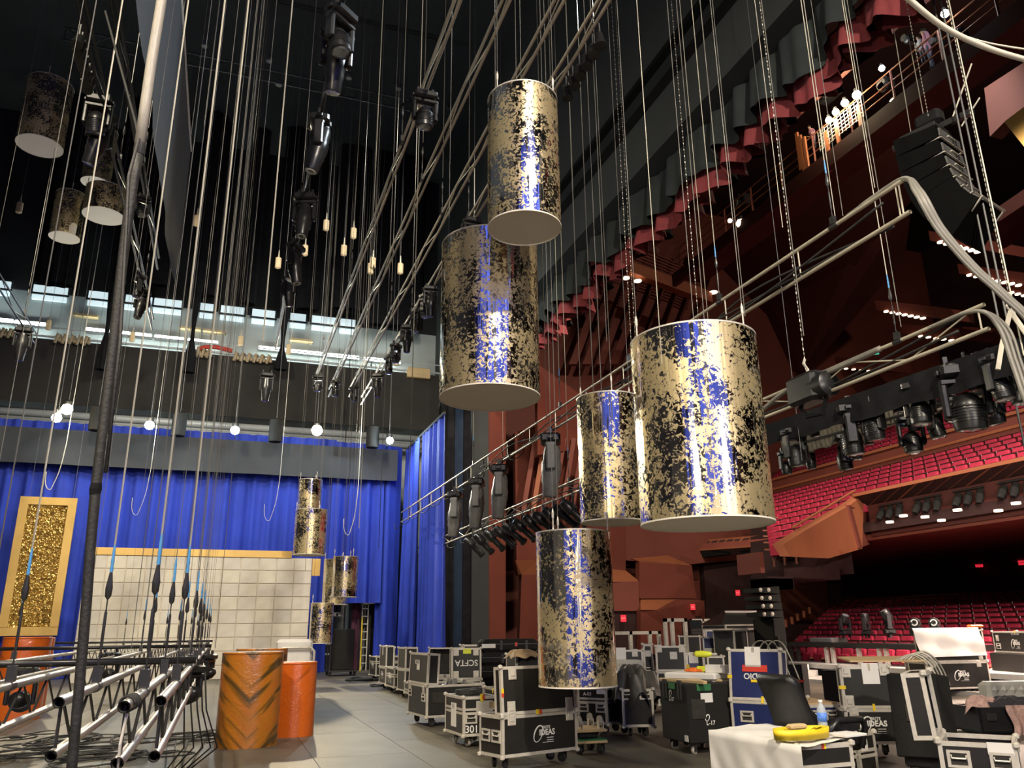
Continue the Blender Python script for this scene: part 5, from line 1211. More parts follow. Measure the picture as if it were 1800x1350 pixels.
for i, (x, y, s) in enumerate(back):
    q_ = onx(x, y, 9.7); sc = .6*s
    moving('black moving light hung low at the rear of the masked truss, %s from the left' % ORD[i], (q_.x, q_.y, q_.z+.56*sc), 'wash', sc*1.3, .5*i, .2*math.sin(i*3), GH)
p3 = onx(1800, 625, 8.6); MB().tube([p3-o_, p3+Vector((0, 0, 8))-o_], .01, 5).build('lift_line', 'wire', mk_); MB().tube([onx(1410, 810, 8.6)-o_, onx(1410, 810, 8.6)+Vector((0, 0, 16))-o_], .006, 5).build('lift_line', 'wire_dark', mk_)
sh = onx(1782, 575, 8.5); s2 = thing('sling', 'pale lifting sling with a shackle at the end of the masked truss', 'sling', sh)
MB().tube([(0, 0, .2), (-.12, .1, -.2), (-.2, .15, -.5)], .03, 6).build('strap', 'cable_white', s2); MB().tube([(0, 0, .2), (.1, -.1, -.2), (.15, -.15, -.5)], .03, 6).build('strap', 'cable_white', s2); MB().tube([(0, 0, .2), (.05, 0, .26), (0, 0, .32), (-.05, 0, .26), (0, 0, .2)], .015, 6).build('shackle', 'aluminium', s2)
# hanging loudspeaker column
sp0 = onx(1628, 238, 10.2); la = thing('line_array', 'curved column of black loudspeakers hung at upper right', 'loudspeaker', sp0, 0)
fd = math.atan2(.95, -.3)     # facing
T = Rz(fd-PI/2) @ Tr(0, 0, -.12)
MB().rbox(-.36, .36, -.3, .3, .0, .1, .02).build('bumper', 'dark_steel', la, T=T); MB().box(-.04, .04, -.75, .55, .1, .2).build('bumper_beam', 'dark_steel', la, T=T); MB().rbox(-.12, .12, -.3, .12, .22, .48, .05).build('hoist_motor', 'black_plastic', la, T=T)
cabm = MB(); cabm.add([(-.48, .32, 0), (.48, .32, 0), (.4, -.32, -.03), (-.4, -.32, -.03), (-.48, .32, -.3), (.48, .32, -.3), (.4, -.32, -.24), (-.4, -.32, -.24)], [(0, 1, 2, 3), (7, 6, 5, 4), (0, 4, 5, 1), (1, 5, 6, 2), (2, 6, 7, 3), (3, 7, 4, 0)]); cabm = cabm.mesh('cabinet', 'array_black')
rp_ = MB(); rp_.box(-.34, .34, -.345, -.315, -.2, -.06); rp_ = rp_.mesh('rear_plate', 'grey_plastic')
bar_ = MB(); bar_.box(-.38, -.35, -.36, .1, -.26, -.24).box(.35, .38, -.36, .1, -.26, -.24).box(-.1, .12, -.37, -.34, -.14, -.12).box(-.38, .38, -.37, -.34, -.265, -.25); bar_ = bar_.mesh('rigging_bar', 'aluminium')
Tc = T
for i in range(7):
    c_ = put('cabinet', cabm, la, Tc); put('rear_plate', rp_, c_); put('rigging_bar', bar_, c_)
    Tc = Tc @ Tr(0, .32, -.3) @ Rx(math.radians(-(3+1.6*i))) @ Tr(0, -.32, -.005)
for s in (-.3, .3): MB().tube([(s, .1, .1), (0, 0, CZ-sp0.z+.1)], .007, 4).build('bridle', 'wire', la, T=T)
for e_, f_ in (((1675, 205), (1708, 112)), ((1690, 222), (1722, 172))): MB().tube([ond(e_[0], e_[1], 13)-sp0, ond(f_[0], f_[1], 13)-sp0], .014, 5).build('tie_bar', 'cable_white', la)
MB().tube([(0, 0, .1), (0, 0, .2)], .02, 5).build('tie_bar', 'cable_white', la, T=T)
for x in (1708, 1722):
    q_ = onx(x, 330, 10.2); one('cable', MB().tube([(q_.x, q_.y, 2), (q_.x, q_.y, 24)], .016, 5), 'wire_dark', 'dark cable hanging straight behind the loudspeaker column, %s one' % ('left' if x == 1708 else 'right'), 'cable', 'cables behind the loudspeakers')
# ---------------------------------------------------------------- the thick cable bundle near the camera and the single lines
c0 = onz(128, 1350, .0); D0 = 3.0
b0 = ond(128, 1352, D0); bt_ = zat((b0.x, b0.y), -60)
cb = thing('cable_bundle', 'thick cable bundle hanging from floor to loft at left, black below and pale grey above', 'cable', (b0.x, b0.y, 0))
rr = .022
PTS = [(126, 1352), (140, 1200), (152, 1060), (160, 950), (168, 860), (184, 730), (201, 590), (213, 480), (224, 390), (236, 310), (245, 262), (256, 180), (266, 110), (276, 50), (284, 0), (292, -60)]
path = [ony(x, y, b0.y)-Vector((b0.x, b0.y, 0)) for x, y in PTS]
lo = [Vector((-.01, 0, .01))]+path[:11]; hi = path[10:]; e_ = (hi[-1]-hi[-3]).normalized(); hi = hi+[hi[-1]+e_*((CZ-hi[-1].z)/e_.z)]
mat('sleeve_black', (.022, .021, .019), .6, 0, .3, 30, .2, 60); mat('sleeve_grey', (.38, .35, .29), .5, 0, .15, 30, .1, 60, stretch=(8, 8, .6))  # upper grey sleeve also carries its lit tone in the colour
MB().tube(lo, [rr*(.85+.2*i/len(lo)) for i in range(len(lo))], 12).build('lower_sleeve', 'sleeve_black', cb, True); MB().tube(hi, rr*1.1, 12).build('upper_sleeve', 'sleeve_grey', cb, True)
MB().lathe([(rr*1.1, -.03), (rr*1.2, 0), (rr*1.1, .03)], 12, Tr(lo[-1])).build('tape_band', 'rubber', cb)
MB().lathe([(rr*.95, -.025), (rr*1.08, 0), (rr*.95, .025)], 12, Tr(path[4])).build('tape_band', 'black_cloth', cb)
rel = lambda x, y, D: ond(x, y, D)-Vector((b0.x, b0.y, 0))
s_ = [rel(185, 20, 6), rel(215, 130, 5), rel(238, 215, 4.4), rel(244, 245, 3.75), rel(226, 310, 3.6), rel(222, 400, 3.5), rel(211, 600, 3.25), rel(186, 830, 3.03)]
MB().tube(s_, .008, 6).build('side_cable', 'sleeve_black', cb, True)
# plain lift lines seen against the dark: each its own line
def line(px, py, D, z0=None, z1=CZ, r=.006, m='wire', lab='', grp='', wt=None):
    p = ond(px, py, D); z0 = p.z if z0 is None else z0
    r_ = thing('lift_line', lab, 'rope', (p.x, p.y, z0), 0, grp)
    MB().tube([(0, 0, 0), (0, 0, z1-z0)], r, 5).build('wire_rope', m, r_)
    if wt: MB().rbox(-.09, .09, -.07, .07, -.42, 0, .04).build('counterweight', 'rope', r_); MB().lathe([(.03, 0), (.015, .25)], 6).build('cable_grip', 'wire', r_)
    return r_
G1 = 'thin steel lines with tan weights'
for i, (x, y) in enumerate(((347, 378), (490, 452), (574, 386), (537, 430), (605, 430), (622, 400), (652, 462), (656, 452), (704, 462), (87, 562), (234, 583), (424, 590), (508, 605), (697, 622), (36, 355))):
    line(x, y, 26 if i not in (9, 10, 11, 12) else 30, lab='thin line ending in a tan weight, %s' % ('beside a pale wire rope at upper left', 'left of the electric truss foot', 'right of the electric truss', 'just right of the electric truss, lower', 'left of the lit trusses', 'between electric and lit trusses, higher', 'left of a close pair by the lit trusses', 'right of a close pair by the lit trusses', 'between the lit trusses', 'before the left fluorescent tubes', 'just right of the cable bundle, before the tubes', 'before the gap between the tubes', 'right of the hanging black light', 'at the right end of the tubes', 'far upper left under a flown drum')[i], grp=G1, wt=True, m='wire_dark')
G4 = 'plain wire ropes hanging over the stage'
WIRES = [(388, 620, 6.6, .003, 'wire_dim'), (400, 640, 8, .003, 'wire_dim'), (425, 650, 9, .003, 'wire_dim'), (462, 600, 6.4, .006, 'wire'), (60, 620, 4.6, .004, 'wire_dim'), (30, 640, 6, .003, 'wire_dim'), (290, 800, 9, .004, 'wire_dark'), (268, 840, 8.5, .004, 'wire_dark'), (340, 880, 12, .005, 'wire_dark'),
         (660, 300, 14, .006, 'wire'), (735, 300, 13, .006, 'wire'), (560, 640, 22, .006, 'wire_dark'), (640, 330, 20, .006, 'wire_dark'), (695, 200, 18, .006, 'wire_dark')]
WX = sorted(w[0] for w in WIRES)
for i, (x, y, D, r, m) in enumerate(WIRES):
    line(x, y, D, z0=None if x == 462 else (1.35 if (x < 520 and y < 900) else 3.0), r=r, m=m, lab='plain wire rope hanging straight down over the stage, %s from the left' % ordn(WX.index(x)+1), grp=G4)
G5 = 'plain wire ropes hanging near the proscenium'
PW = ((1035, 500, 11, 690), (1052, 300, 9.5, 600), (1140, 300, 8, 640), (1250, 200, 9, 330), (1278, 250, 9, 556), (1345, 150, 9, 400), (1380, 330, 9, 590), (1430, 120, 8.5, 380), (1500, 100, 9.5, 330), (1555, 400, 9.5, 575), (1005, 300, 13, 560), (960, 700, 14, 930), (1215, 300, 10, 570), (1470, 300, 9, 380))
PX = sorted(w[0] for w in PW)
for i, (x, y, D, y2) in enumerate(PW):
    p = ond(x, y, D); z0 = zat((p.x, p.y), y2); line(x, y, D, z0=z0, r=.004 if i % 3 else .0055, m='wire' if i in (2, 5, 7, 8) else 'wire_dim', lab='pale wire rope hanging before the dark proscenium, %s from the left' % ordn(PX.index(x)+1), grp=G5)
for i, (x, y0, Y) in enumerate(((85, 860, 31), (610, 940, 31), (237, 905, 31), (470, 915, 31))):
    p = ony(x, y0, Y); strand([(p.x+.4, Y, CZ), (p.x+.35, Y, p.z+4), (p.x+.3, Y, p.z+1.2), (p.x+.12, Y, p.z+.15), (p.x, Y, p.z), (p.x-.12, Y, p.z+.2), (p.x-.15, Y, p.z+.6)], .014 if i < 2 else .008, 'loose white rope end curling before the blue curtain, %s' % ('above the gold panel', 'right of the stacked pair of drums', 'right of the cable bundle', 'left of the stacked pair of drums')[i], 'cable_white', 'rope', 'loose_rope', 'loose white rope ends')
# ================================================================ ROAD CASES AND GEAR ON THE STAGE
GC = 'road cases on the stage'
def hw(*m): return list(m)
def fill_bits(n):
    def f(root, w, d, h, z0):
        b = MB(); R2 = random.Random(n)
        b.box(.02, w-.02, .02, d-.02, h-.16, h-.14)
        b.build('tray', 'inside_foam', root, T=Tr(0, 0, z0))
        for k in range(n):
            x, y = R2.uniform(.08, w-.08), R2.uniform(.08, d-.08)
            c = MB(); c.lathe([(.03, 0), (.045, .02), (.045, .1), (.03, .14)], 8, Rx(R2.uniform(.3, 1.4)) @ Rz(R2.uniform(0, 3))); c.box(-.03, .03, -.02, .02, .04, .17)
            c.build('clamp', 'silver_bits', root, T=Tr(x, y, z0+h-.12))
    return f
# --- front group
case('long black road case with upright lid and white emblem, in front of the lowest drum', (883, 1333), (1015, 1317), 1260, .45, 'front', 1173, .06, .13, group=GC, pale=False,
     marks=hw(('logo', 'f', .55, .5, dict(w=.27)), ('latch', 'f', .12, .93), ('latch', 'f', .9, .93), ('handle', 'l', .3, .5), ('handle', 'l', .75, .5), ('latch', 'lid', .12, .14), ('latch', 'lid', .9, .14), ('latch', 'lid', .15, .86), ('rect', 'lid', .46, .02, dict(w=.04, h=.05, m='yellow_tape')), ('rect', 'lid', .5, .02, dict(w=.03, h=.05, m='red_tape')), ('rect', 'lid', .015, .42, dict(w=.03, h=.05, m='red_tape')), ('rect', 'lid', .015, .5, dict(w=.03, h=.05, m='yellow_tape'))))
r301 = case('closed road case numbered 301 with two tape rolls on its lid', (814, 1295), (876, 1291), 1226, .75, 'closed', group=GC, pale=True,
     marks=hw(('text', 'f', .24, .17, dict(txt='301', h=.13)), ('handle', 'f', .22, .45), ('rect', 'f', .6, .72, dict(w=.24, h=.17, m='aluminium')), ('rect', 'f', .87, .78, dict(w=.14, h=.08, m='wood')), ('rect', 'f', .52, .97, dict(w=.04, h=.1, m='yellow_tape')), ('rect', 'f', .57, .98, dict(w=.04, h=.06, m='red_tape')), ('rect', 'l', .5, .5, dict(w=.2, h=.3, m='white_paper')), ('rect', 'l', .5, .72, dict(w=.1, h=.06, m='white_paper'))))
def on_top(root, u, v): # world point on a case lid
    M_ = root.matrix_basis; return M_ @ Vector((u, v, .15+root['h']+.005))
def tape_roll(lab, p, r, h, m='rubber'):
    one('tape_roll', MB().lathe([(r*.5, 0), (r, 0), (r, h), (r*.5, h), (r*.5, 0)], 20), m, lab, 'tape', None, 'auto', Tr(p))
tape_roll('large black roll lying on the case numbered 301, left one', on_top(r301, .22, .5), .15, .06)
tape_roll('small black tape roll on the case numbered 301, right one', on_top(r301, .42, .62), .09, .07)
case('open road case with grey-lit upright lid and clamps inside, behind the case numbered 301', (717, 1253), (749, 1262), 1200, 1.0, 'front', 1147, .05, .2, group=GC, fill=fill_bits(14),
     marks=hw(('handle', 'f', .12, .72), ('handle', 'f', .85, .62), ('latch', 'f', .85, .9), ('latch', 'f', .12, .95), ('rect', 'r', .25, .62, dict(w=.3, h=.16, m='inside_foam')), ('text', 'lid', .45, .7, dict(txt='SCFTA', h=.09)), ('rect', 'lid', .5, .55, dict(w=.14, h=.1, m='white_paper'))))
case('open road case seen from inside its dark lined lid, behind the clamps', (738, 1222), (800, 1222), 1192, .7, 'back', 1140, .1, .25, group=GC, fill=fill_bits(8))
case('road case with white letters printed upside down on its black raised lid', (793, 1236), (846, 1234), 1196, .7, 'front', 1140, .03, .14, group=GC,
     marks=hw(('text', 'lid', .5, .53, dict(txt='SCFTA', h=.16, rot=PI)), ('rect', 'lid', .52, .9, dict(w=.16, h=.09, m='lime_plastic')), ('latch', 'lid', .15, .15), ('latch', 'lid', .82, .15), ('latch', 'lid', .15, .88), ('latch', 'lid', .82, .88)))
case('low closed road case just behind the case numbered 301, yellow tape on its corner', (852, 1262), (905, 1280), 1207, .7, 'closed', group=GC, marks=hw(('rect', 'f', .3, .94, dict(w=.03, h=.08, m='yellow_tape')),))
# black padded bags on a cart
pb = onz(850, 1238)
ybag = pb.y+.3
ct = thing('bag_cart', 'flat dark trolley under the stack of padded bags', 'trolley', (pb.x, ybag, 0), -.2)
MB().box(0, 1.35, 0, .6, .14, .45).build('deck', 'black_carpet', ct)
for x in (.12, 1.2):
    for y in (.1, .5): caster(ct, x, y, .14, .5)
zz = .45
for i, (h, w, l) in enumerate(((.3, 1.35, 'bottom'), (.27, 1.38, 'middle'), (.28, 1.3, 'top'))):
    bg = thing('padded_bag', 'black padded equipment bag with a red tag, %s of the stack of three' % l, 'bag', (pb.x, ybag, zz), -.2, 'stacked padded bags')
    MB().rbox(0, w, 0, .6, 0, h, .07).build('bag_body', 'black_carpet', bg); MB().box(.0, w, -.012, 0, h*.6, h*.65).build('zip', 'dark_steel', bg); MB().box(w*.6, w*.64, -.02, .0, h*.45, h*.75).build('tag', 'red_tape', bg)
    for x in (w*.35, w*.78): MB().box(x, x+.05, -.012, .0, .05, h-.03).build('strap', 'black_plastic', bg)
    if i == 2: MB().box(.05, .35, -.015, 0, h*.35, h*.65).build('paper_label', 'white_paper', bg)
    zz += h
# left chain of cases
case('small black road case with a white emblem, farthest left in the line of cases', (649, 1186), (660, 1188), 1153, 1.2, 'closed', group=GC, marks=hw(('logo', 'f', .5, .55, dict(w=.3)),))
case('narrow road case with its grey lid stood upright, second from the left in the line', (666, 1200), (677, 1203), 1172, 1.0, 'front', 1135, .0, .22, group=GC, marks=hw(('logo', 'f', .5, .55, dict(w=.28)), ('rect', 'lid', .5, .75, dict(w=.06, h=.2, m='white_paper'))))
case('small closed road case with a white emblem, third from the left in the line', (678, 1205), (692, 1209), 1172, .8, 'closed', group=GC, marks=hw(('logo', 'f', .5, .5, dict(w=.36)),))
case('road case with a tall upright lid, fourth from the left in the line', (698, 1212), (711, 1215), 1176, 1.2, 'front', 1138, .0, .3, group=GC)
case('low grey-lit road case, last of the line at left', (711, 1218), (720, 1221), 1198, .9, 'closed', group=GC)
case('small black case standing on the floor behind the narrow upright lid', (672, 1189), (682, 1189), 1139, .6, 'closed', group=GC)
# case backs in the middle distance
case('road case with a white bar across its raised lid, behind the padded bags', (872, 1215), (929, 1213), 1180, .7, 'front', 1137, .0, .3, group=GC, marks=hw(('rect', 'lid', .55, .7, dict(w=.2, h=.05, m='yellow_tape')),))
case('dark frame-edged case far behind the black lid with upside-down white letters', (814, 1206), (853, 1205), 1134, .6, None, group=GC)
case('dark frame-edged case far behind the padded bags', (854, 1203), (900, 1202), 1131, .6, None, group=GC)
case('dark frame-edged case half hidden by the lowest drum on its left', (926, 1203), (965, 1202), 1132, .6, None, group=GC)
case('black case with a brown hat-shaped sheet on top, left of the lowest drum', (908, 1258), (950, 1256), 1151, .5, None, group=GC)
# right of the drum
case('black road case marked A-03 under the lowest drum', (1017, 1271), (1068, 1274), 1208, .6, 'closed', group=GC,
     marks=hw(('text', 'f', .35, .82, dict(txt='A-03', h=.07)), ('handle', 'f', .2, .45), ('handle', 'f', .8, .45), ('rect', 'f', .82, .93, dict(w=.14, h=.1, m='white_paper'))))
rt_ = case('black road case heaped with a black tarpaulin', (1096, 1278), (1151, 1277), 1212, .6, None, group=GC,
     marks=hw(('handle', 'f', .18, .85), ('handle', 'f', .75, .85), ('handle', 'l', .3, .85)))
c_ = rt_.matrix_basis @ Vector((rt_['w']/2, .3, .15+rt_['h'])); Rt = random.Random(9)
def heap(lab, p, rx, ry, h, m, name='tarpaulin', cat='cloth', seed=1, ov=.25, rz=0, grp=None):
    R2 = random.Random(seed); ph = [R2.uniform(0, 6) for _ in range(8)]
    def fn(u, v):
        a = u*2*PI; k = v
        rr_ = 1+.13*math.sin(3*a+ph[0])+.1*math.sin(5*a+ph[1])+.06*math.sin(9*a+ph[2])
        z = h*(1-k**2.2)+h*.28*math.sin(4*a+ph[3]+k*6)*k*(1-k*.5)+h*.2*math.sin(7*a-k*9+ph[4])*k
        if k > .8: z -= ov*(k-.8)/.2*(1+.4*math.sin(5*a+ph[5]))
        return Vector((rx*k*rr_*math.cos(a), ry*k*rr_*math.sin(a), z))
    return one(name, MB().grid(fn, 56, 14), m, lab, cat, grp, 'auto', Tr(p) @ Rz(rz))
heap('crumpled black tarpaulin heaped on a road case', c_+Vector((0, -.02, .02)), .36, .33, .3, 'tarp', seed=3, ov=.2)
bx = c_+Vector((-.2, .55, .0))
rc = thing('ribbed_case', 'pale grey moulded case with a ribbed lid behind the black tarpaulin', 'case', onz(1086, 1262), -.1)
MB().rbox(-.1, .55, 0, .4, 0, .62, .05).build('case_body', 'black_plastic', rc); MB().rbox(-.12, .57, -.02, .42, .62, .95, .05).build('case_lid', 'grey_case', rc)
for i in range(5): MB().box(-.06+.12*i, -.0+.12*i, -.035, .0, .66, .9).build('rib', 'grey_case', rc)
# dark carpeted loudspeaker box L-17
A7, B7 = onz(1165, 1296, .13), onz(1213, 1308, .13)
d7 = B7-A7; w7 = d7.length; yw7 = math.atan2(d7.y, d7.x); h7 = zat(B7, 1203)-.13
lb7 = thing('loudspeaker_box', 'dark carpeted loudspeaker box marked L-17 with green tape and a wooden batten on top', 'loudspeaker', (A7.x, A7.y, 0), yw7)
dep7 = .62
MB().rbox(0, w7, 0, dep7, .13, .13+h7, .012).build('cabinet', 'black_carpet', lb7)
for x in (.1, w7-.1):
    for y in (.1, dep7-.1): caster(lb7, x, y, .13, rnd.uniform(-1, 1), True)
Tf = lambda u, v: Tr(u*w7, -.003, .13+v*h7)
Ts = lambda u, v: Tr(w7+.003, u*dep7, .13+v*h7) @ Rz(PI/2)
for T_ in (Tf(.2, .88), Tf(.75, .88)):
    MB().rbox(-.05, .05, -.01, .02, -.12, .12, .01).build('grip_cup', 'inside_foam', lb7, T=T_); MB().tube([(0, -.015, -.09), (0, -.015, .09)], .014, 6).build('grip', 'dark_steel', lb7, T=T_)
for T_, w_ in ((Tf(.47, .95), .16), (Ts(.4, .94), .2)): mark(lb7, 'rect', T_, w=w_, h=.08, m='green_tape')
mark(lb7, 'text', Tf(.45, .71), txt='L-17', h=.07); mark(lb7, 'text', Ts(.5, .33), txt='L-17', h=.07)
for T_ in (Tf(.46, .81), Ts(.48, .42)): b = MB(); oval_ring(b, .025, .04, .008, T=Tr(-.03, 0, 0) @ Ry(.5)); b.build('emblem', 'print_white', lb7, T=T_)
mark(lb7, 'rect', Ts(.45, .76), w=.17, h=.11, m='white_paper'); mark(lb7, 'rect', Ts(.2, .57), w=.06, h=.04, m='white_paper'); mark(lb7, 'rect', Tf(.9, .08), w=.08, h=.07, m='white_paper')
MB().rbox(-.1, .1, -.008, .02, -.12, .12, .01).build('grip_cup', 'inside_foam', lb7, T=Ts(.25, .57))
ztop7 = .13+h7
p_ = lb7.matrix_basis
one('wooden_batten', MB().rbox(-.04, .85, -.03, .03, 0, .04, .006), 'wood', 'pale wooden batten lying on the dark loudspeaker box', 'batten', T=p_ @ Tr(-.02, .06, ztop7) @ Rz(.18))
one('wooden_batten', MB().rbox(-.04, .6, -.02, .02, 0, .03, .006), 'wood', 'short wooden batten lying crosswise on the dark loudspeaker box', 'batten', T=p_ @ Tr(.1, .2, ztop7) @ Rz(.9))
wt = onz(1180, 1262, 0)
wb = case('white-topped work table case behind the loudspeaker box, tools laid out on it', (1182, 1290), (1262, 1296), 1194, .55, None, group=GC)
M_ = wb.matrix_basis; zt_ = .15+wb['h']
one('white_sheet', MB().rbox(-.05, wb['w']+.05, -.05, .6, .0, .09, .02), 'white_paper', 'stack of white boards lying beside the wooden batten', 'sheet', T=M_ @ Tr(0, 0, zt_))
zt_ += .09
dr = thing('cordless_drill', 'lime yellow cordless drill standing on the white boards', 'drill', T=M_ @ Tr(wb['w']*.62, .25, zt_) @ Rz(.15) @ Matrix.Scale(1.0, 4))
MB().lathe([(.02, -.1), (.04, -.09), (.045, 0), (.035, .1), (.022, .13)], 12, Tr(0, 0, .23) @ Ry(PI/2)).build('motor_body', 'lime_plastic', dr, 'auto'); MB().tube([(.11, 0, .23), (.2, 0, .23)], .014, 8).build('chuck', 'aluminium', dr); MB().rbox(-.06, -.005, -.022, .022, .06, .22, .012).build('grip', 'black_plastic', dr); MB().rbox(-.09, .05, -.04, .04, 0, .075, .012).build('battery', 'lime_plastic', dr)
one('orange_tool', MB().rbox(-.13, .13, -.04, .04, 0, .04, .015).rbox(-.05, .05, -.05, .05, .0, .055, .01), 'orange_plastic', 'flat orange tool lying left of the yellow drill', 'tool', T=M_ @ Tr(wb['w']*.42, .22, zt_))
one('red_box', MB().rbox(-.07, .07, -.05, .05, 0, .05, .01), 'red_tape', 'small red box just right of the yellow drill', 'box', T=M_ @ Tr(wb['w']*.84, .3, zt_))
one('white_carton', MB().rbox(-.14, .14, -.08, .08, 0, .1, .006).box(-.14, .14, -.002, .002, .1, .102), 'white_paper', 'white carton at the right end of the tool table', 'box', T=M_ @ Tr(wb['w']*1.0, .15, zt_))
# case behind with black lid (white label) and neighbours
case('open road case with a plain black raised lid and one white label, behind the drill', (1158, 1240), (1211, 1240), 1181, .6, 'front', 1136, .02, .22, group=GC,
     marks=hw(('rect', 'lid', .6, .62, dict(w=.13, h=.13, m='white_paper')), ('latch', 'lid', .12, .9), ('latch', 'lid', .9, .9)))
case('black road case with a cream label, right behind the lowest drum', (1078, 1238), (1135, 1238), 1178, .6, 'front', 1143, .05, .16, group=GC,
     marks=hw(('rect', 'lid', .22, .75, dict(w=.3, h=.26, m='white_paper')), ('latch', 'lid', .75, .85)))
case('grey-edged case seen edge on between two raised lids', (1136, 1236), (1152, 1236), 1133, .6, 'closed', group=GC, marks=hw(('handle', 'f', .5, .55), ('rect', 'f', .5, .85, dict(w=.1, h=.1, m='white_paper'))))
# blue cases
case('small blue road case with yellow tape, behind the cordless drill', (1212, 1236), (1244, 1236), 1186, .55, 'front', 1149, .1, .2, 'blue_panel', group=GC,
     marks=hw(('rect', 'lid', .45, .8, dict(w=.2, h=.2, m='white_paper')), ('rect', 'lid', .45, .97, dict(w=.05, h=.07, m='yellow_tape')), ('rect', 'lid', .05, .3, dict(w=.06, h=.12, m='yellow_tape')), ('rect', 'lid', .96, .3, dict(w=.08, h=.1, m='yellow_tape'))))
au = case('big blue road case with AUDIO printed upside down on its leaning lid', (1290, 1302), (1385, 1309), 1231, .95, 'front', 1141, .13, .2, 'blue_panel', group=GC,
     marks=hw(('text', 'lid', .52, .47, dict(txt='AUDIO', h=.1, rot=PI)), ('rect', 'lid', .5, .62, dict(w=.32, h=.08, m='red_tape')), ('rect', 'lid', .47, .85, dict(w=.2, h=.24, m='white_paper')), ('rect', 'lid', .54, .375, dict(w=.16, h=.03, m='yellow_tape')), ('rect', 'lid', .48, .985, dict(w=.04, h=.06, m='yellow_tape')), ('rect', 'lid', .99, .45, dict(w=.1, h=.04, m='yellow_tape')), ('rect', 'lid', .01, .45, dict(w=.06, h=.04, m='yellow_tape')), ('rect', 'lid', .62, .015, dict(w=.03, h=.08, m='yellow_tape')), ('handle', 'f', .3, .62)))
bc2 = case('low blue road case with a plywood sheet on top, right of the office chair', (1419, 1303), (1482, 1301), 1240, .9, None, None, 0, .2, 'blue_panel', group=GC, marks=hw(('handle', 'f', .2, .7), ('handle', 'f', .78, .7)))
one('plywood_sheet', MB().box(-.05, bc2['w']+.02, .02, .86, 0, .02), 'plywood', 'sheet of plywood lying on the low blue road case', 'board', T=bc2.matrix_basis @ Tr(0, 0, .15+bc2['h']+.005))
# distant gear at the lip of the stage
case('blue panel case far back beside the covered mixing desk', (1246, 1186), (1287, 1186), 1108, .6, None, None, 0, .2, 'blue_panel', group=GC)
case('smaller blue panel case with a paper label, before the other blue panel case', (1241, 1200), (1274, 1200), 1120, .5, None, None, 0, .2, 'blue_panel', group=GC, marks=hw(('rect', 'f', .33, .62, dict(w=.25, h=.3, m='white_paper')), ('rect', 'f', .5, .62, dict(w=.04, h=.3, m='yellow_tape'))))
case('dark open-front rack case far back, left of the blue panel cases', (1211, 1190), (1236, 1190), 1118, .6, None, group=GC)
case('narrow dark rack case far back beside the tall frame', (1198, 1191), (1210, 1191), 1118, .5, None, group=GC)
case('case with a red label in shadow behind the blue lid', (1248, 1222), (1278, 1222), 1154, .5, None, group=GC, marks=hw(('rect', 'f', .5, .6, dict(w=.35, h=.1, m='red_tape')),))
def rackgear(x0, x1, y0, y1, Y, lab):
    a, c = ony(x0, y0, Y), ony(x1, y1, Y); r = thing('rack_unit', lab, 'rack', (a.x, Y, c.z)); MB().box(0, c.x-a.x, 0, .5, 0, a.z-c.z).build('chassis', 'black_plastic', r)
    w, h = c.x-a.x, a.z-c.z
    MB().box(w*.2, w*.9, -.02, 0, h*.5, h*.9).build('screen', 'screen', r); f = MB()
    for k in range(4): f.box(w*.1, w*.9, -.03, -.01, h*(.1+.1*k), h*(.13+.1*k))
    f.build('front_bars', 'grey_plastic', r)
    return r
q_ = onz(1211, 1190)
rackgear(1212, 1235, 1090, 1117, q_.y+.1, 'black rack unit with a screen standing on the dark rack case far back')
# pale frames
def frame_thing(lab, xs, y0, Y, t=.04, cat='frame'):
    pts = [ony(x, y0, Y) for x in xs]; r = thing('rail_stand', lab, cat, (pts[0].x, Y, 0))
    z = pts[0].z
    for p in pts: MB().box(p.x-pts[0].x-t, p.x-pts[0].x+t, 0, .08, 0, z).build('post', 'aluminium', r)
    MB().box(-t, pts[-1].x-pts[0].x+t, 0, .08, z-.08, z).build('top_bar', 'aluminium', r)
    return r
frame_thing('low pale metal railing frame far back, right of the lowest drum', (1078, 1109, 1143, 1159), 1110, 19)
frame_thing('tall pale metal frame far back, left of the rack unit', (1170, 1182, 1205), 1087, 18)
frame_thing('thin dark railing far back behind the rack unit', (1215, 1236, 1276), 1088, 24, .03)
# covered mixing desk on its road case
YD = 17.5
a, c = ony(1288, 1098, YD), ony(1359, 1140, YD); w = c.x-a.x
mk = thing('mixing_desk', 'wide covered mixing desk in an open black road case far back', 'mixing desk', (a.x, YD, 0), 0)
zt_ = a.z
MB().box(0, w, 0, .9, .15, zt_-.12).build('case_body', 'black_panel', mk); f = MB(); frame_bars(f, 0, w, 0, .9, .15, zt_-.12, t=.035); frame_bars(f, -.25, w, -.05, 1, zt_-.12, zt_, t=.03); f.box(w*.33, w*.35, -.01, 0, .15, zt_-.12).box(w*.66, w*.68, -.01, 0, .15, zt_-.12); f.build('edge_trim', 'aluminium', mk)
MB().box(-.24, w, -.04, .99, zt_-.11, zt_-.01).build('tray', 'black_panel', mk)
zk = zy(1300, 1075, YD+.5); MB().add([(-.35, -.02, zt_), (w*.93, -.02, zt_), (w*.93, .95, zt_), (-.35, .95, zt_), (.15, .45, zk), (w*.9, .45, zk), (w*.9, .6, zk), (.15, .6, zk)], [(0, 3, 2, 1), (4, 5, 6, 7), (0, 1, 5, 4), (1, 2, 6, 5), (2, 3, 7, 6), (3, 0, 4, 7)]).build('dust_cover', 'black_plastic', mk)
MB().box(.1, w*.92, .4, .44, zk-.03, zk+.02).build('top_strip', 'white_paper', mk); MB().box(w*.55, w*.75, .28, .3, zk-.2, zk-.14).build('name_plate', 'grey_plastic', mk)
for x in (.15, w-.15): caster(mk, x, .1, .15, .3)
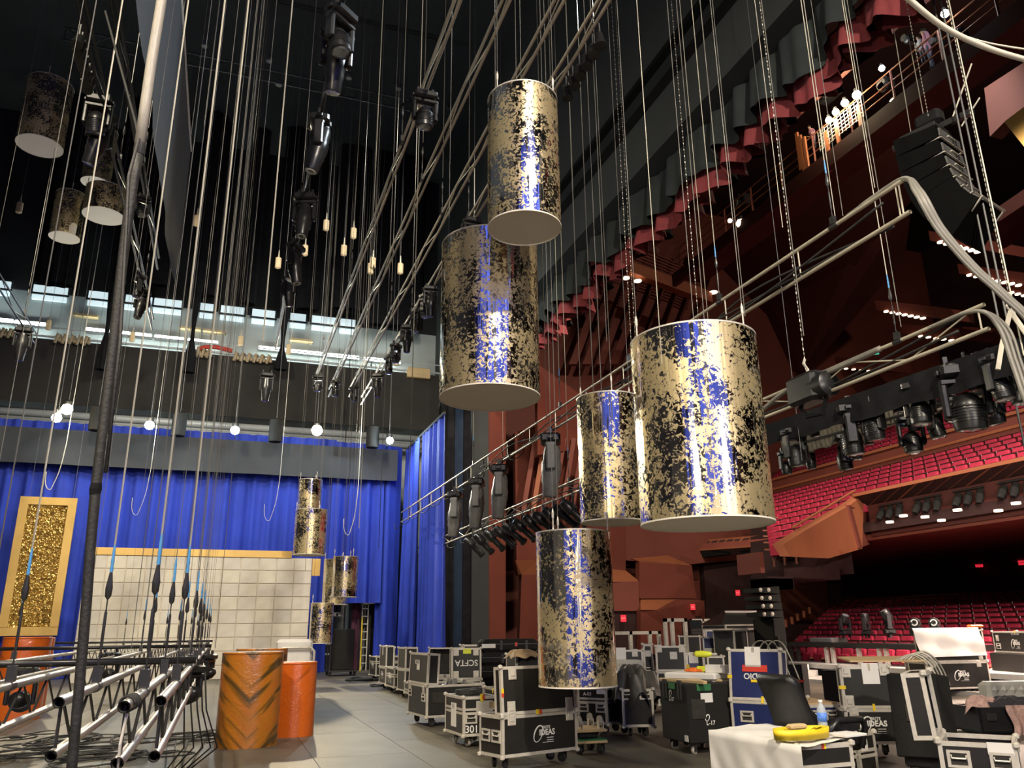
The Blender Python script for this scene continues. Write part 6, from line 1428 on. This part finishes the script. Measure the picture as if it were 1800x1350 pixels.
# stacked line loudspeakers on a sub
YL = 16.5
a = ony(1358, 1086, YL); s1 = thing('subwoofer', 'tall dark subwoofer box at the lip of the stage', 'loudspeaker', (a.x, YL, .0)); w = ony(1379, 1086, YL).x-a.x
MB().rbox(0, w, 0, .8, 0.02, a.z, .02).build('cabinet', 'black_carpet', s1)
for v in (.3, .7): MB().rbox(w*.2, w*.4, -.02, 0, a.z*v-.1, a.z*v+.1, .01).build('grip_cup', 'dark_steel', s1)
zz = a.z
for i in range(4):
    z1 = zy(1350, 1072-14.2*i, YL); x0 = ony(1339-.8*i, 1080, YL).x; x1 = ony(1377-.8*i, 1080, YL).x
    o_ = thing('line_loudspeaker', 'dark line loudspeaker in the stack at the lip of the stage, %s from the bottom' % ORD[i], 'loudspeaker', (x0, YL, zz), 0, 'stacked line loudspeakers'); hh = z1-zz-.01
    MB().add([(0, 0, .03), (x1-x0, 0, .0), (x1-x0, .6, 0), (0, .6, .03), (0, 0, hh-.05), (x1-x0, 0, hh), (x1-x0, .6, hh), (0, .6, hh-.05)], [(0, 3, 2, 1), (4, 5, 6, 7), (0, 1, 5, 4), (1, 2, 6, 5), (2, 3, 7, 6), (3, 0, 4, 7)]).build('cabinet', 'black_carpet', o_)
    for x in (.12, .5): MB().lathe([(.0, -.02), (.04, -.02), (.05, 0), (0, .01)], 10, Tr((x1-x0)*x, 0, hh/2) @ Rx(PI/2)).build('horn', 'aluminium', o_)
    zz = z1
# stage extension platform with legs
YP0 = onz(1500, 1168).y
pd = thing('stage_platform', 'long black platform deck on metal legs beyond the cases', 'platform', (0, 0, 0))
a, b2 = onx(1328, 1126, 17), onx(1640, 1136, 17)
za, zb3 = a.z, b2.z; zd = (za+zb3)/2
MB().box(17, 18, b2.y-1, a.y, zd-.12, zd).build('deck', 'black_panel', pd)
for x, y in ((1393, 1160), (1404, 1160), (1455, 1165), (1466, 1165), (1512, 1165), (1548, 1165), (1560, 1165)):
    p = onx(x, y, 17.1); MB().box(17.06, 17.16, p.y-.05, p.y+.05, .45, zd-.12).build('leg', 'aluminium' if x > 1420 else 'black_panel', pd)
for i, (y, m, l) in enumerate(((1152, 'grey_case', 'pale edge strip'), (1160, 'black_panel', 'black step'), )):
    one('stage_step', MB().box(16.4+.0*i, 18 if i == 0 else 16.9, 3, 24, .33-.0*i, .45) if i == 0 else MB().box(16.55, 17.9, 3, 23.5, 0, .33), m, 'long low step under the black platform, '+l, 'step', 'steps under the platform')
one('floor_strip', MB().box(15.6, 15.9, 12, 21, 0, .09), 'grey_case', 'pale grey metal strip lying along the stage edge', 'strip')
zs_ = zd
for i, (x, y, s, l) in enumerate(((1489, 1126, .85, 'leftmost of three'), (1526, 1125, .85, 'middle of three'), (1566, 1128, .95, 'rightmost of three'))):
    p = onx(x, y, 17.5); moving('black moving light standing on the platform before the stalls, '+l, (p.x, p.y, zd), 'wash', s, .5*i, .5-.5*i, 'moving lights on the platform', up=True)
p = onx(1456, 1124, 17.5); one('metal_tray', MB().rbox(-.3, .3, -.5, .5, 0, .14, .02), 'grey_plastic', 'flat grey metal tray on the platform by the first moving light', 'tray', T=Tr(p.x, p.y, zd))
for i, x in enumerate((1318, 1332, 1345)):
    pa = onx(x, 1124, 8.4)
    strand([(pa.x, pa.y, pa.z-.6), (pa.x, pa.y-.05, pa.z-.12), (pa.x+.1, pa.y-.3, pa.z-.06), (pa.x+.2, pa.y-.5, pa.z-.6)], .012, 'thin grey cable arching behind the blue AUDIO lid, %s one' % ('left', 'middle', 'right')[i], 'wire', grp='cables behind the blue lid', n=5)
# dark loudspeaker boxes mid right
def spk(lab, bl, br, ty, depth, m='black_carpet', z0=.0, marks=(), wheels=False):
    A = onz(bl[0], bl[1], z0); B = onz(br[0], br[1], z0); d = B-A; w = d.length; h = zat(A, ty)-z0
    r = thing('loudspeaker', lab, 'loudspeaker', (A.x, A.y, 0), math.atan2(d.y, d.x), 'dark loudspeaker boxes')
    MB().rbox(0, w, 0, depth, z0, z0+h, .01).build('cabinet', m, r); MB().box(.03, w-.03, -.012, 0, z0+.03, z0+h-.03).build('grille', 'black_plastic', r)
    MB().rbox(w*.4, w*.6, depth, depth+.01, h*.5, h*.65, .004).build('grip_cup', 'inside_foam', r)
    for mk_2 in marks: mark(r, 'rect', Tr(mk_2[0]*w, -.014, mk_2[1]*h), w=mk_2[2], h=mk_2[3], m=mk_2[4])
    return r
spk('dark loudspeaker with a scrap of red tape, right of the blue AUDIO lid', (1386, 1232), (1416, 1233), 1168, .6, marks=((.9, .55, .1, .05, 'red_tape'),))
spk('dark wedge-topped loudspeaker left of the white-edged case', (1450, 1238), (1487, 1240), 1178, .7)
wd = onz(1430, 1216); rp2 = thing('ramp', 'white-edged ramp steps leaning between two dark loudspeakers', 'ramp', onz(1413, 1200), .2)
for i in range(3): MB().box(0, 1.0, .3*i, .3*i+.3, 0, .14+.15*i).build('tread', 'white_paper' if i == 2 else 'grey_case', rp2)
# second emblem case
c2 = case('tall black road case with upright lid and white emblem, left of the leaning loudspeaker', (1492, 1308), (1580, 1308), 1247, .6, 'front', 1172, .0, .14, group=GC,
     marks=hw(('logo', 'f', .56, .56, dict(w=.28)), ('latch', 'f', .18, .92), ('latch', 'lid', .12, .16), ('latch', 'lid', .12, .88), ('rect', 'lid', .62, .83, dict(w=.2, h=.24, m='white_paper')), ('rect', 'lid', .6, .98, dict(w=.03, h=.08, m='yellow_tape')), ('rect', 'lid', .6, .02, dict(w=.03, h=.08, m='yellow_tape')), ('rect', 'lid', .01, .5, dict(w=.08, h=.04, m='yellow_tape')), ('latch', 'lid', .9, .92)))
for i in range(5):
    T_ = c2.matrix_basis; L_ = lambda u, v, z: T_ @ Vector((u, v, z))
zl = zat(c2.location, 1168)
one('wooden_board', MB().box(.05, .95, .05, .55, 0, .02), 'wood', 'pale board lying on the upright lid of the emblem case', 'board', T=c2.matrix_basis @ Tr(.1, .0, zl+.02) @ Rx(.06))
cw_ = c2.matrix_basis
for i in range(5): strand([cw_ @ Vector((.7+.05*i, .1, zl+.03)), cw_ @ Vector((.9+.04*i, .1, zl+.1+.01*i)), cw_ @ Vector((1.05+.04*i, .05, zl+.0)), cw_ @ Vector((1.12+.04*i, .02, zl-.25))], .012, 'grey cable draped over the corner of the upright lid, %s from the left' % ORD[i], 'cable_white' if i % 2 else 'wire', grp='cables over the upright lid', n=5)
# leaning dark loudspeaker
a, b2 = onz(1577, 1330, .18), onz(1668, 1338, .18); d = b2-a
ls = thing('leaning_loudspeaker', 'large dark loudspeaker cabinet leaning back on a wheeled base, behind the open case lid', 'loudspeaker', (a.x, a.y, 0), math.atan2(d.y, d.x))
w = d.length; hh = 1.2*(zat(a, 1184)-.18)/1.2
MB().rbox(0, w, 0, .5, 0, hh, .012).build('cabinet', 'black_carpet', ls, T=Tr(0, 0, .18) @ Ry(-.03) @ Rx(-.1)); MB().rbox(w*.3, w*.42, -.012, .0, hh*.42, hh*.62, .005).build('grip_cup', 'inside_foam', ls, T=Tr(0, 0, .18) @ Ry(-.03) @ Rx(-.1))
MB().rbox(.05, w-.1, .05, .5, .08, .2, .02).build('base', 'black_plastic', ls)
for x in (.1, w-.15): caster(ls, x, .1, .1, .2)
# emblem case with white paper
c3 = case('black road case with a big white paper sheet hung over its upright lid', (1634, 1212), (1744, 1209), 1165, .6, 'front', 1108, .0, .25, group=GC,
     marks=hw(('logo', 'f', .55, .5, dict(w=.33)), ('latch', 'f', .12, .93), ('latch', 'f', .85, .93), ('latch', 'lid', .1, .14), ('latch', 'lid', .9, .14)))
zl = zat(c3.location, 1104); w3 = c3['w']
def sheet(u, v):
    x = -.25+u*(w3*.9+.25); y = -.07-.02*math.sin(u*14)-.015*math.sin(v*9+u*4); z = zl-(1-v)*.62*(1-.04*u)+.0
    if v > .92: y += (v-.92)/.08*.25; z = zl-.62*.08+.05
    return Vector((x+.12*(1-v), y, z))
one('paper_sheet', MB().grid(sheet, 30, 14), 'white_paper', 'big wrinkled white paper sheet hanging over a black road case', 'paper', None, True, T=c3.matrix_basis @ Tr(0, 0, 0))
one('red_cloth', MB().rbox(-.16, .16, -.1, .1, 0, .06, .025), 'orange_plastic', 'small orange-red pouch on the corner of the paper-covered case', 'pouch', T=c3.matrix_basis @ Tr(w3*.95, .1, zl+.0))
for i, (x, l) in enumerate(((1609, 'left'), (1643, 'right'))):
    q_ = ond(x, 1096, (Vector(c3.location)-C).dot(fw)+.9); rr_ = thing('small_spotlight', 'small black spotlight with a bright lens above the white paper, %s one' % l, 'light', q_, 0, 'small spotlights above the paper')
    dd = (C-q_).normalized()+Vector((-.3, 0, .25))
    MB().lathe([(.03, -.17), (.1, -.13), (.125, 0), (.12, .1), (.1, .12)], 14, along(dd)).build('head', 'black_plastic', rr_, 'auto'); MB().lathe([(0, .115), (.07, .122), (.085, .118), (0, .11)], 14, along(dd)).build('lens', 'print_white', rr_)
    MB().rbox(-.14, .14, -.1, .1, -.28, -.12, .03).build('base', 'black_plastic', rr_); MB().box(-.15, -.12, -.03, .03, -.2, .03).box(.12, .15, -.03, .03, -.2, .03).build('yoke', 'black_plastic', rr_)
case('black latched case behind the left edge of the paper sheet', (1590, 1160), (1632, 1160), 1110, .6, None, zbase=.05, group=GC, marks=hw(('latch', 'f', .2, .7), ('handle', 'f', .2, .3)))
case('small grey case tucked behind the paper-covered case at its left', (1606, 1200), (1632, 1200), 1163, .5, None, group=GC, marks=hw(('rect', 'f', .15, .75, dict(w=.12, h=.2, m='white_paper')),))
# far right case on a trolley
c4 = case('black road case with white emblem at the right picture edge, on a black riser', (1750, 1146), (1835, 1150), 1110, .6, None, group=GC, zbase=.72, wheels=False,
     marks=hw(('logo', 'f', .48, .42, dict(w=.3)), ('latch', 'f', .1, .68), ('handle', 'f', .1, .3), ('text', 'f', .5, .88, dict(txt='102-3450-08', h=.06, m='grey_case')), ('rect', 'f', .5, .99, dict(w=.03, h=.06, m='yellow_tape'))))
cc = c4.location
one('riser', MB().rbox(-.2, 2.2, -.05, .8, .0, .86, .02), 'black_panel', 'long black riser under the emblem case at the right edge', 'riser', T=Tr(cc.x, cc.y, 0) @ Rz(c4.rotation_euler.z))
case('low grey-framed case below the riser at the right edge', (1748, 1200), (1788, 1201), 1176, .4, None, group=GC)
case('second low grey-framed case below the riser, cut by the picture edge', (1795, 1201), (1835, 1202), 1177, .4, None, group=GC)
# crate with clothes and quilted pale lid
cr = onz(1728, 1293); crt = thing('crate', 'dark crate overflowing with clothes at the right edge', 'crate', cr, -.25)
zc = zat(cr, 1244)
b = MB(); b.box(0, 1.1, 0, .03, 0.02, zc).box(0, 1.1, .6, .63, .02, zc).box(0, .03, 0, .63, .02, zc).box(1.07, 1.1, 0, .63, .02, zc).box(0, 1.1, 0, .63, .02, .05); b.build('crate_body', 'black_plastic', crt); MB().rbox(.1, .25, -.02, 0, zc*.5, zc*.8, .01).build('grip_cup', 'dark_steel', crt)
ql = thing('quilted_case', 'pale moulded case with a diamond-patterned lid standing behind the crate of clothes', 'case', onz(1748, 1272), -.25)
zq = zat(ql.location, 1199); MB().rbox(0, 1.0, 0, .3, .02, zq, .05).build('case_body', 'grey_case', ql)
for i in range(6):
    for j in range(4): MB().add([(-.07, 0, 0), (0, 0, -.07), (.07, 0, 0), (0, 0, .07), (0, -.025, 0)], [(0, 1, 4), (1, 2, 4), (2, 3, 4), (3, 0, 4)]).build('diamond', 'grey_case', ql, T=Tr(.12+.15*i, -.002, zq-.12-.15*j))
cm = crt.matrix_basis
heap('dusty pink clothes bundled on the left of the crate', cm @ Vector((.2, .25, zc)), .26, .22, .14, 'clothes_pink', 'clothes', 'clothes', 5, .05)
heap('dark clothes bundled over the middle of the crate', cm @ Vector((.62, .22, zc)), .42, .26, .13, 'clothes_dark', 'clothes', 'clothes', 6, .08)
def hang(u, v): return Vector((.4+.33*u+.04*math.sin(v*5), -.05-.05*math.sin(u*9)*(1-v*.6)-.02, zc-.42*(1-v)+.03))
one('clothes', MB().grid(hang, 20, 8), 'clothes_pink', 'pink sleeves hanging down the front of the crate', 'clothes', None, True, T=cm)
# open case lower right
c5 = case('open black road case in the lower right corner with its dark lined lid tilted back', (1664, 1408), None, 1303, .62, None, group=GC, w=.55, yaw=-.88)
for o in list(c5.children):
    pass
bpy.data.objects.remove([o for o in c5.children if o.name.startswith('body')][0])
h5, w5 = c5['h'], c5['w']
b = MB(); t = .015; b.box(0, w5, 0, t, 0, h5).box(0, w5, .62-t, .62, 0, h5).box(0, t, t, .62-t, 0, h5).box(w5-t, w5, t, .62-t, 0, h5).box(t, w5-t, t, .62-t, .05, .07); b.build('body', 'black_panel', c5, T=Tr(0, 0, .15))
LT = Tr(0, 0, .15+h5+.01) @ Rz(0)
ll = MB()
# the lid stands on the left edge of the body, its hollow facing into the case
Lw, Lt = .62, .17
Lh = max(.4, zat((c5.location.x, c5.location.y), 1186)-(.15+h5))
LTm = Tr(0, .0, .15+h5+.012) @ Rz(PI/2) @ Rx(-0.06)
ll.box(0, Lw, Lt-t, Lt, 0, Lh).box(0, t, 0, Lt, 0, Lh).box(Lw-t, Lw, 0, Lt, 0, Lh).box(0, Lw, 0, Lt, 0, t).box(0, Lw, 0, Lt, Lh-t, Lh)
lid5 = ll.build('lid', 'black_panel', c5, T=LTm); f = MB(); frame_bars(f, 0, Lw, 0, Lt, 0, Lh, t=.03); f.build('edge_trim', 'aluminium', lid5); MB().box(t, Lw-t, Lt-.04, Lt-t, t, Lh-t).build('lid_lining', 'inside_foam', lid5)
for x in (0, Lw):
    for z in (0, Lh): put('ball_corner', BALL, lid5, Tr(x, 0, z))
for mk_2 in (('handle', .25, .72), ('handle', .8, .72)): mark(c5, mk_2[0], Tr(mk_2[1]*w5, -.005, .15+mk_2[2]*h5))
mark(c5, 'rect', Tr(.8*w5, -.006, .15+.93*h5), w=.18, h=.09, m='white_paper'); mark(c5, 'latch', Tr(w5+.005, .3, .15+.9*h5) @ Rz(PI/2))
# white sheet covered case, front
c6 = case('aluminium-edged road case in the foreground half covered by a white sheet', (1412, 1425), (1510, 1415), 1312, .8, 'closed', group=GC,
     marks=hw(('rect', 'f', .5, .985, dict(w=.02, h=.05, m='yellow_tape')), ('rect', 'f', .46, .985, dict(w=.02, h=.05, m='red_tape'))))
M6 = c6.matrix_basis; z6 = .15+c6['h']; w6 = c6['w']
PA, PB, PCc, PD = onz(1245, 1282, z6+.02), onz(1342, 1272, z6+.02), onz(1500, 1298, z6+.02), onz(1408, 1311, z6+.02)
case_l = case('second road case under the white sheet, its corner just showing below the hem', (1272, 1376), (1404, 1412), 1316, .4, None, group=GC)
def sh6(u, v):   # v<0.55 top, rest hangs down the near side
    if v < .5:
        k = v/.5; p = (PB.lerp(PCc, u)).lerp(PA.lerp(PD, u), k); dz = .006*math.sin(u*13+k*5)+.01*math.sin(u*5)*k+.004*math.sin(u*31-k*17)
        return p+Vector((0, 0, dz))
    k = (v-.5)/.5; p = PA.lerp(PD, u); out = Vector((p.x, p.y, 0)).normalized()*-1
    drop_ = .36+.05*math.sin(u*7)+.1*u
    return p+out*(.04+(.022*math.sin(u*15+k*3)+.014*math.sin(u*29-k*7))*k+.05*k)+Vector((0, 0, -drop_*k))
one('white_sheet', MB().grid(sh6, 40, 16), 'white_paper', 'creased white cloth sheet draped over two road cases in the foreground', 'sheet', None, True)
def on6(x, y): p = onz(x, y, z6+.035); return p
y_ = on6(1410, 1298)
st = thing('strap_coil', 'coil of bright yellow webbing strap lying on the white sheet', 'strap', y_, .1)
for i in range(4):
    r0_ = .2-.025*i; pts = [(r0_*1.35*math.cos(a*.25), r0_*.6*math.sin(a*.25), .0) for a in range(26)]
    b = MB(); n = len(pts); vs = []; fs = []
    for p in pts: vs += [(p[0], p[1], .002), (p[0]*1.03, p[1]*1.03, .08-.006*i), (p[0]*.97, p[1]*.97, .08-.006*i)]
    for k in range(n-1): fs += [(3*k, 3*k+3, 3*k+4, 3*k+1), (3*k+1, 3*k+4, 3*k+5, 3*k+2), (3*k+2, 3*k+5, 3*k+3, 3*k)]
    b.add(vs, fs); b.build('strap_turn', 'yellow_tape', st, True)
MB().quad((.02, -.14, .09), (.1, -.13, .1), (.25, .06, .02), (.16, .09, .03), .01).build('strap_tail', 'yellow_tape', st); MB().rbox(-.12, .05, -.03, .05, .07, .11, .012).build('buckle', 'wood', st)
wbp = on6(1448, 1287); wbt = thing('water_bottle', 'clear plastic water bottle with a blue and white label behind the yellow strap', 'bottle', wbp)
MB().lathe([(.026, 0), (.034, .008), (.035, .06), (.032, .07), (.035, .08), (.035, .14), (.03, .165), (.015, .195), (.013, .205)], 16).build('bottle_body', 'bottle_clear', wbt, True); MB().lathe([(.0355, .075), (.0355, .135)], 16).build('paper_label', 'bottle_label', wbt, True); MB().lathe([(.015, .2), (.016, .222), (.0, .222)], 12).build('bottle_cap', 'white_paint', wbt, True)
wbt.scale = (1.15, 1.15, 1.15)
one('paper_pad', MB().rbox(-.13, .13, -.1, .1, 0, .02, .003), 'white_paper', 'pale paper pad at the right end of the white sheet', 'paper', T=Tr(on6(1488, 1293)) @ Rz(.2))
tangle('black cables lying in a box right of the water bottle', 1500, 1310, .2, .2, 6)
bpy.data.objects[-1] if False else None
cbx = case('small aluminium-edged case with wrapped edges right of the foreground case', (1514, 1362), (1545, 1356), 1290, .5, 'closed', group=GC, marks=hw(('rect', 'f', .35, .75, dict(w=.1, h=.14, m='white_paper')),))
heap('black cables and straps piled on the small aluminium-edged case', cbx.matrix_basis @ Vector((.12, .25, .15+cbx['h'])), .16, .2, .1, 'black_cloth', 'strap_pile', 'straps', 8, .03)
# office chair
cp = onz(1462, 1404); och = thing('office_chair', 'black leather office chair with a high back, turned toward the blue case', 'chair', cp, -1.5)
def back(u, v):
    x = -.27+.54*u; k = math.sin(PI*u)
    return Vector((x*(1-.12*v*v), -.22-.06*k-.16*v+.04*math.sin(v*7)*.4, .5+.72*v))
bk = MB(); N_ = 12
vs = []; fs = []
for j in range(15):
    v = j/14
    for i in range(N_): 
        a = 2*PI*i/N_; hw_ = .27*(1-.1*v)*(1 if .06 < v < .94 else .82); th = .075*(1+.12*math.sin(v*9)) if .04 < v < .96 else .03
        vs.append((hw_*math.copysign(abs(math.cos(a))**.5, math.cos(a)), -.25-.26*v+th*math.copysign(abs(math.sin(a))**.7, math.sin(a)), .48+.6*v))
for j in range(14):
    for i in range(N_): fs.append((j*N_+i, j*N_+(i+1) % N_, (j+1)*N_+(i+1) % N_, (j+1)*N_+i))
fs += [tuple(range(N_-1, -1, -1)), tuple(range(14*N_, 15*N_))]
bk.add(vs, fs); bk.build('backrest', 'leather', och, True)
MB().rbox(-.27, .27, -.25, .28, .42, .54, .05).build('seat', 'leather', och, True)
for s in (-1, 1): MB().tube([(s*.28, -.2, .45), (s*.31, -.22, .62), (s*.31, -.12, .69), (s*.31, .16, .69), (s*.29, .22, .62), (s*.28, .15, .45)], .03, 8).build('armrest', 'black_plastic', och, True)
MB().lathe([(.05, .12), (.04, .25), (.03, .42)], 12).build('column', 'dark_steel', och)
for k in range(5):
    a = k*2*PI/5; l = MB().tube([(0, 0, .14), (.3*math.cos(a), .3*math.sin(a), .09)], [.035, .022], 8).build('base_leg', 'black_plastic', och); MB().lathe([(.0, -.02), (.035, -.02), (.035, .02), (0, .02)], 10, Tr(.3*math.cos(a), .3*math.sin(a), .036) @ Ry(PI/2) @ Rx(0)).build('wheel', 'rubber', l)
# stacked dollies by the front case
dp = onz(1020, 1331)
for i, (z, m, flip, l) in enumerate(((.13, 'wood', False, 'lower'), (.26, 'wood', True, 'upper, upside down'))):
    dl = thing('dolly', 'small wooden dolly with grey wheels beside the long black case, '+l, 'dolly', (dp.x+.02, dp.y+.1, 0 if i == 0 else .0), -.05, 'wooden dollies')
    MB().rbox(0, .4, 0, .5, z, z+.03, .006).build('board', m, dl)
    if i == 0: MB().box(.01, .39, .01, .49, z+.03, z+.045).build('green_pad', 'green_tape', dl)
    for x in (.06, .34):
        for y in (.08, .42):
            if flip:
                b = MB(); b.lathe([(.02, -.02), (.06, -.02), (.065, 0), (.06, .02), (.02, .02)], 14, Tr(x, y+.02, z+.03+.09) @ Ry(PI/2)); b.build('wheel', 'cream_wheel', dl, 'auto'); MB().box(x-.035, x-.025, y-.03, y+.03, z+.03, z+.12).box(x+.025, x+.035, y-.03, y+.03, z+.03, z+.12).build('wheel_fork', 'aluminium', dl)
            else: caster(dl, x, y, z, .3, False)
mb_ = MB().rbox(0, .3, 0, .3, .175, .26, .02); one('spacer_block', mb_, 'black_plastic', 'dark block between the two stacked wooden dollies', 'block', T=Tr(dp.x+.07, dp.y+.2, 0))
# brown sheet on the black case left of the drum
bh = onz(925, 1152, zat(onz(908, 1258, .15), 1151)); heap('brown paper bag flattened on a black case left of the lowest drum', bh+Vector((0, .2, .0)), .28, .2, .09, 'plywood', 'paper_bag', 'bag', 4, .03)
# ================================================================ PEOPLE ON THE LIGHTING BRIDGE
def person(lab, px, py_feet, py_head, X, sm, hm, bend=0, rz=0):
    f = onx(px, py_feet, X); top = zat(f, py_head); H = top-f.z; s = H/1.75
    root = thing('person', lab, 'person', f, rz)
    J = {'pel': (0, 0, .95), 'sp': (.0, .0, 1.15), 'ch': (.02+bend*.15, 0, 1.35), 'nk': (.03+bend*.25, 0, 1.5), 'hd': (.05+bend*.3, 0, 1.62), 'ht': (.04+bend*.3, 0, 1.74)}
    E = [('pel', 'sp'), ('sp', 'ch'), ('ch', 'nk'), ('nk', 'hd'), ('hd', 'ht')]; Rr = {'pel': .15, 'sp': .14, 'ch': .16, 'nk': .06, 'hd': .1, 'ht': .06}
    for sgn, n in ((-1, 'l'), (1, 'r')):
        J.update({'hip'+n: (0, sgn*.1, .9), 'kn'+n: (.04*sgn, sgn*.11, .5), 'an'+n: (-.02, sgn*.11, .08), 'to'+n: (.13, sgn*.12, .04), 'sh'+n: (.02+bend*.15, sgn*.19, 1.42), 'el'+n: (.02, sgn*.25, 1.13), 'wr'+n: (.22, sgn*.2, 1.02), 'ha'+n: (.31, sgn*.18, 1.03)})
        E += [('pel', 'hip'+n), ('hip'+n, 'kn'+n), ('kn'+n, 'an'+n), ('an'+n, 'to'+n), ('ch', 'sh'+n), ('sh'+n, 'el'+n), ('el'+n, 'wr'+n), ('wr'+n, 'ha'+n)]
        Rr.update({'hip'+n: .1, 'kn'+n: .065, 'an'+n: .045, 'to'+n: .035, 'sh'+n: .065, 'el'+n: .045, 'wr'+n: .032, 'ha'+n: .035})
    ks = list(J); me = bpy.data.meshes.new('body'); me.from_pydata([tuple(c*s for c in J[k]) for k in ks], [(ks.index(a), ks.index(b)) for a, b in E], [])
    o = put('body', me, root); sk = o.modifiers.new('skin', 'SKIN')
    for i, k in enumerate(ks):
        me.skin_vertices[0].data[i].radius = (Rr[k]*s, Rr[k]*s)
    me.skin_vertices[0].data[0].use_root = True
    o.modifiers.new('sub', 'SUBSURF').levels = 2
    dg = bpy.context.evaluated_depsgraph_get(); m2 = bpy.data.meshes.new_from_object(o.evaluated_get(dg)); o.modifiers.clear(); o.data = m2; m2.name = 'body'
    for n in ('skin', sm, 'trousers'): m2.materials.append(MATS[n])
    for p in m2.polygons:
        z = p.center.z/s; p.material_index = 2 if z < .95 and abs(p.center.y) < .17*s else (0 if z > 1.5 or (p.center.x > .12*s and z > .9 and abs(p.center.y) > .1*s and z < 1.12) else 1)
        p.use_smooth = True
    b = MB(); b.lathe([(.0, .1), (.06, .09), (.1, .03), (.1, -.02), (.085, -.06)], 12, Tr((.03+bend*.3)*s, 0, 1.66*s) @ Matrix.Scale(s, 4)); b.build('hair', hm, root, True)
    for sg in (-1, 1): MB().rbox(.0, .012, -.012, .012, -.008, .008, .003).build('eye', 'rubber', root, T=Tr((.145+bend*.3)*s, sg*.035*s, 1.635*s) @ Matrix.Scale(s, 4))
    MB().add([(0, -.012, -.02), (0, .012, -.02), (.03, 0, -.02), (0, 0, .025)], [(0, 1, 2), (0, 2, 3), (2, 1, 3), (1, 0, 3)]).build('nose', 'skin', root, T=Tr((.145+bend*.3)*s, 0, 1.61*s) @ Matrix.Scale(s, 4))
    return root
person('person in a pale shirt and dark trousers standing on the lighting bridge, left of two', 1626, 114, 64, XB+.5, 'shirt_pale', 'hair', .3, PI)
person('person in a pink shirt standing on the lighting bridge, right of two', 1640, 124, 50, XB+.4, 'shirt', 'hair', .1, PI*.8)
person('person in a lilac top bending behind the wire guard of the lighting bridge', 1432, 262, 222, XB+.6, 'shirt', 'hair', .5, PI)
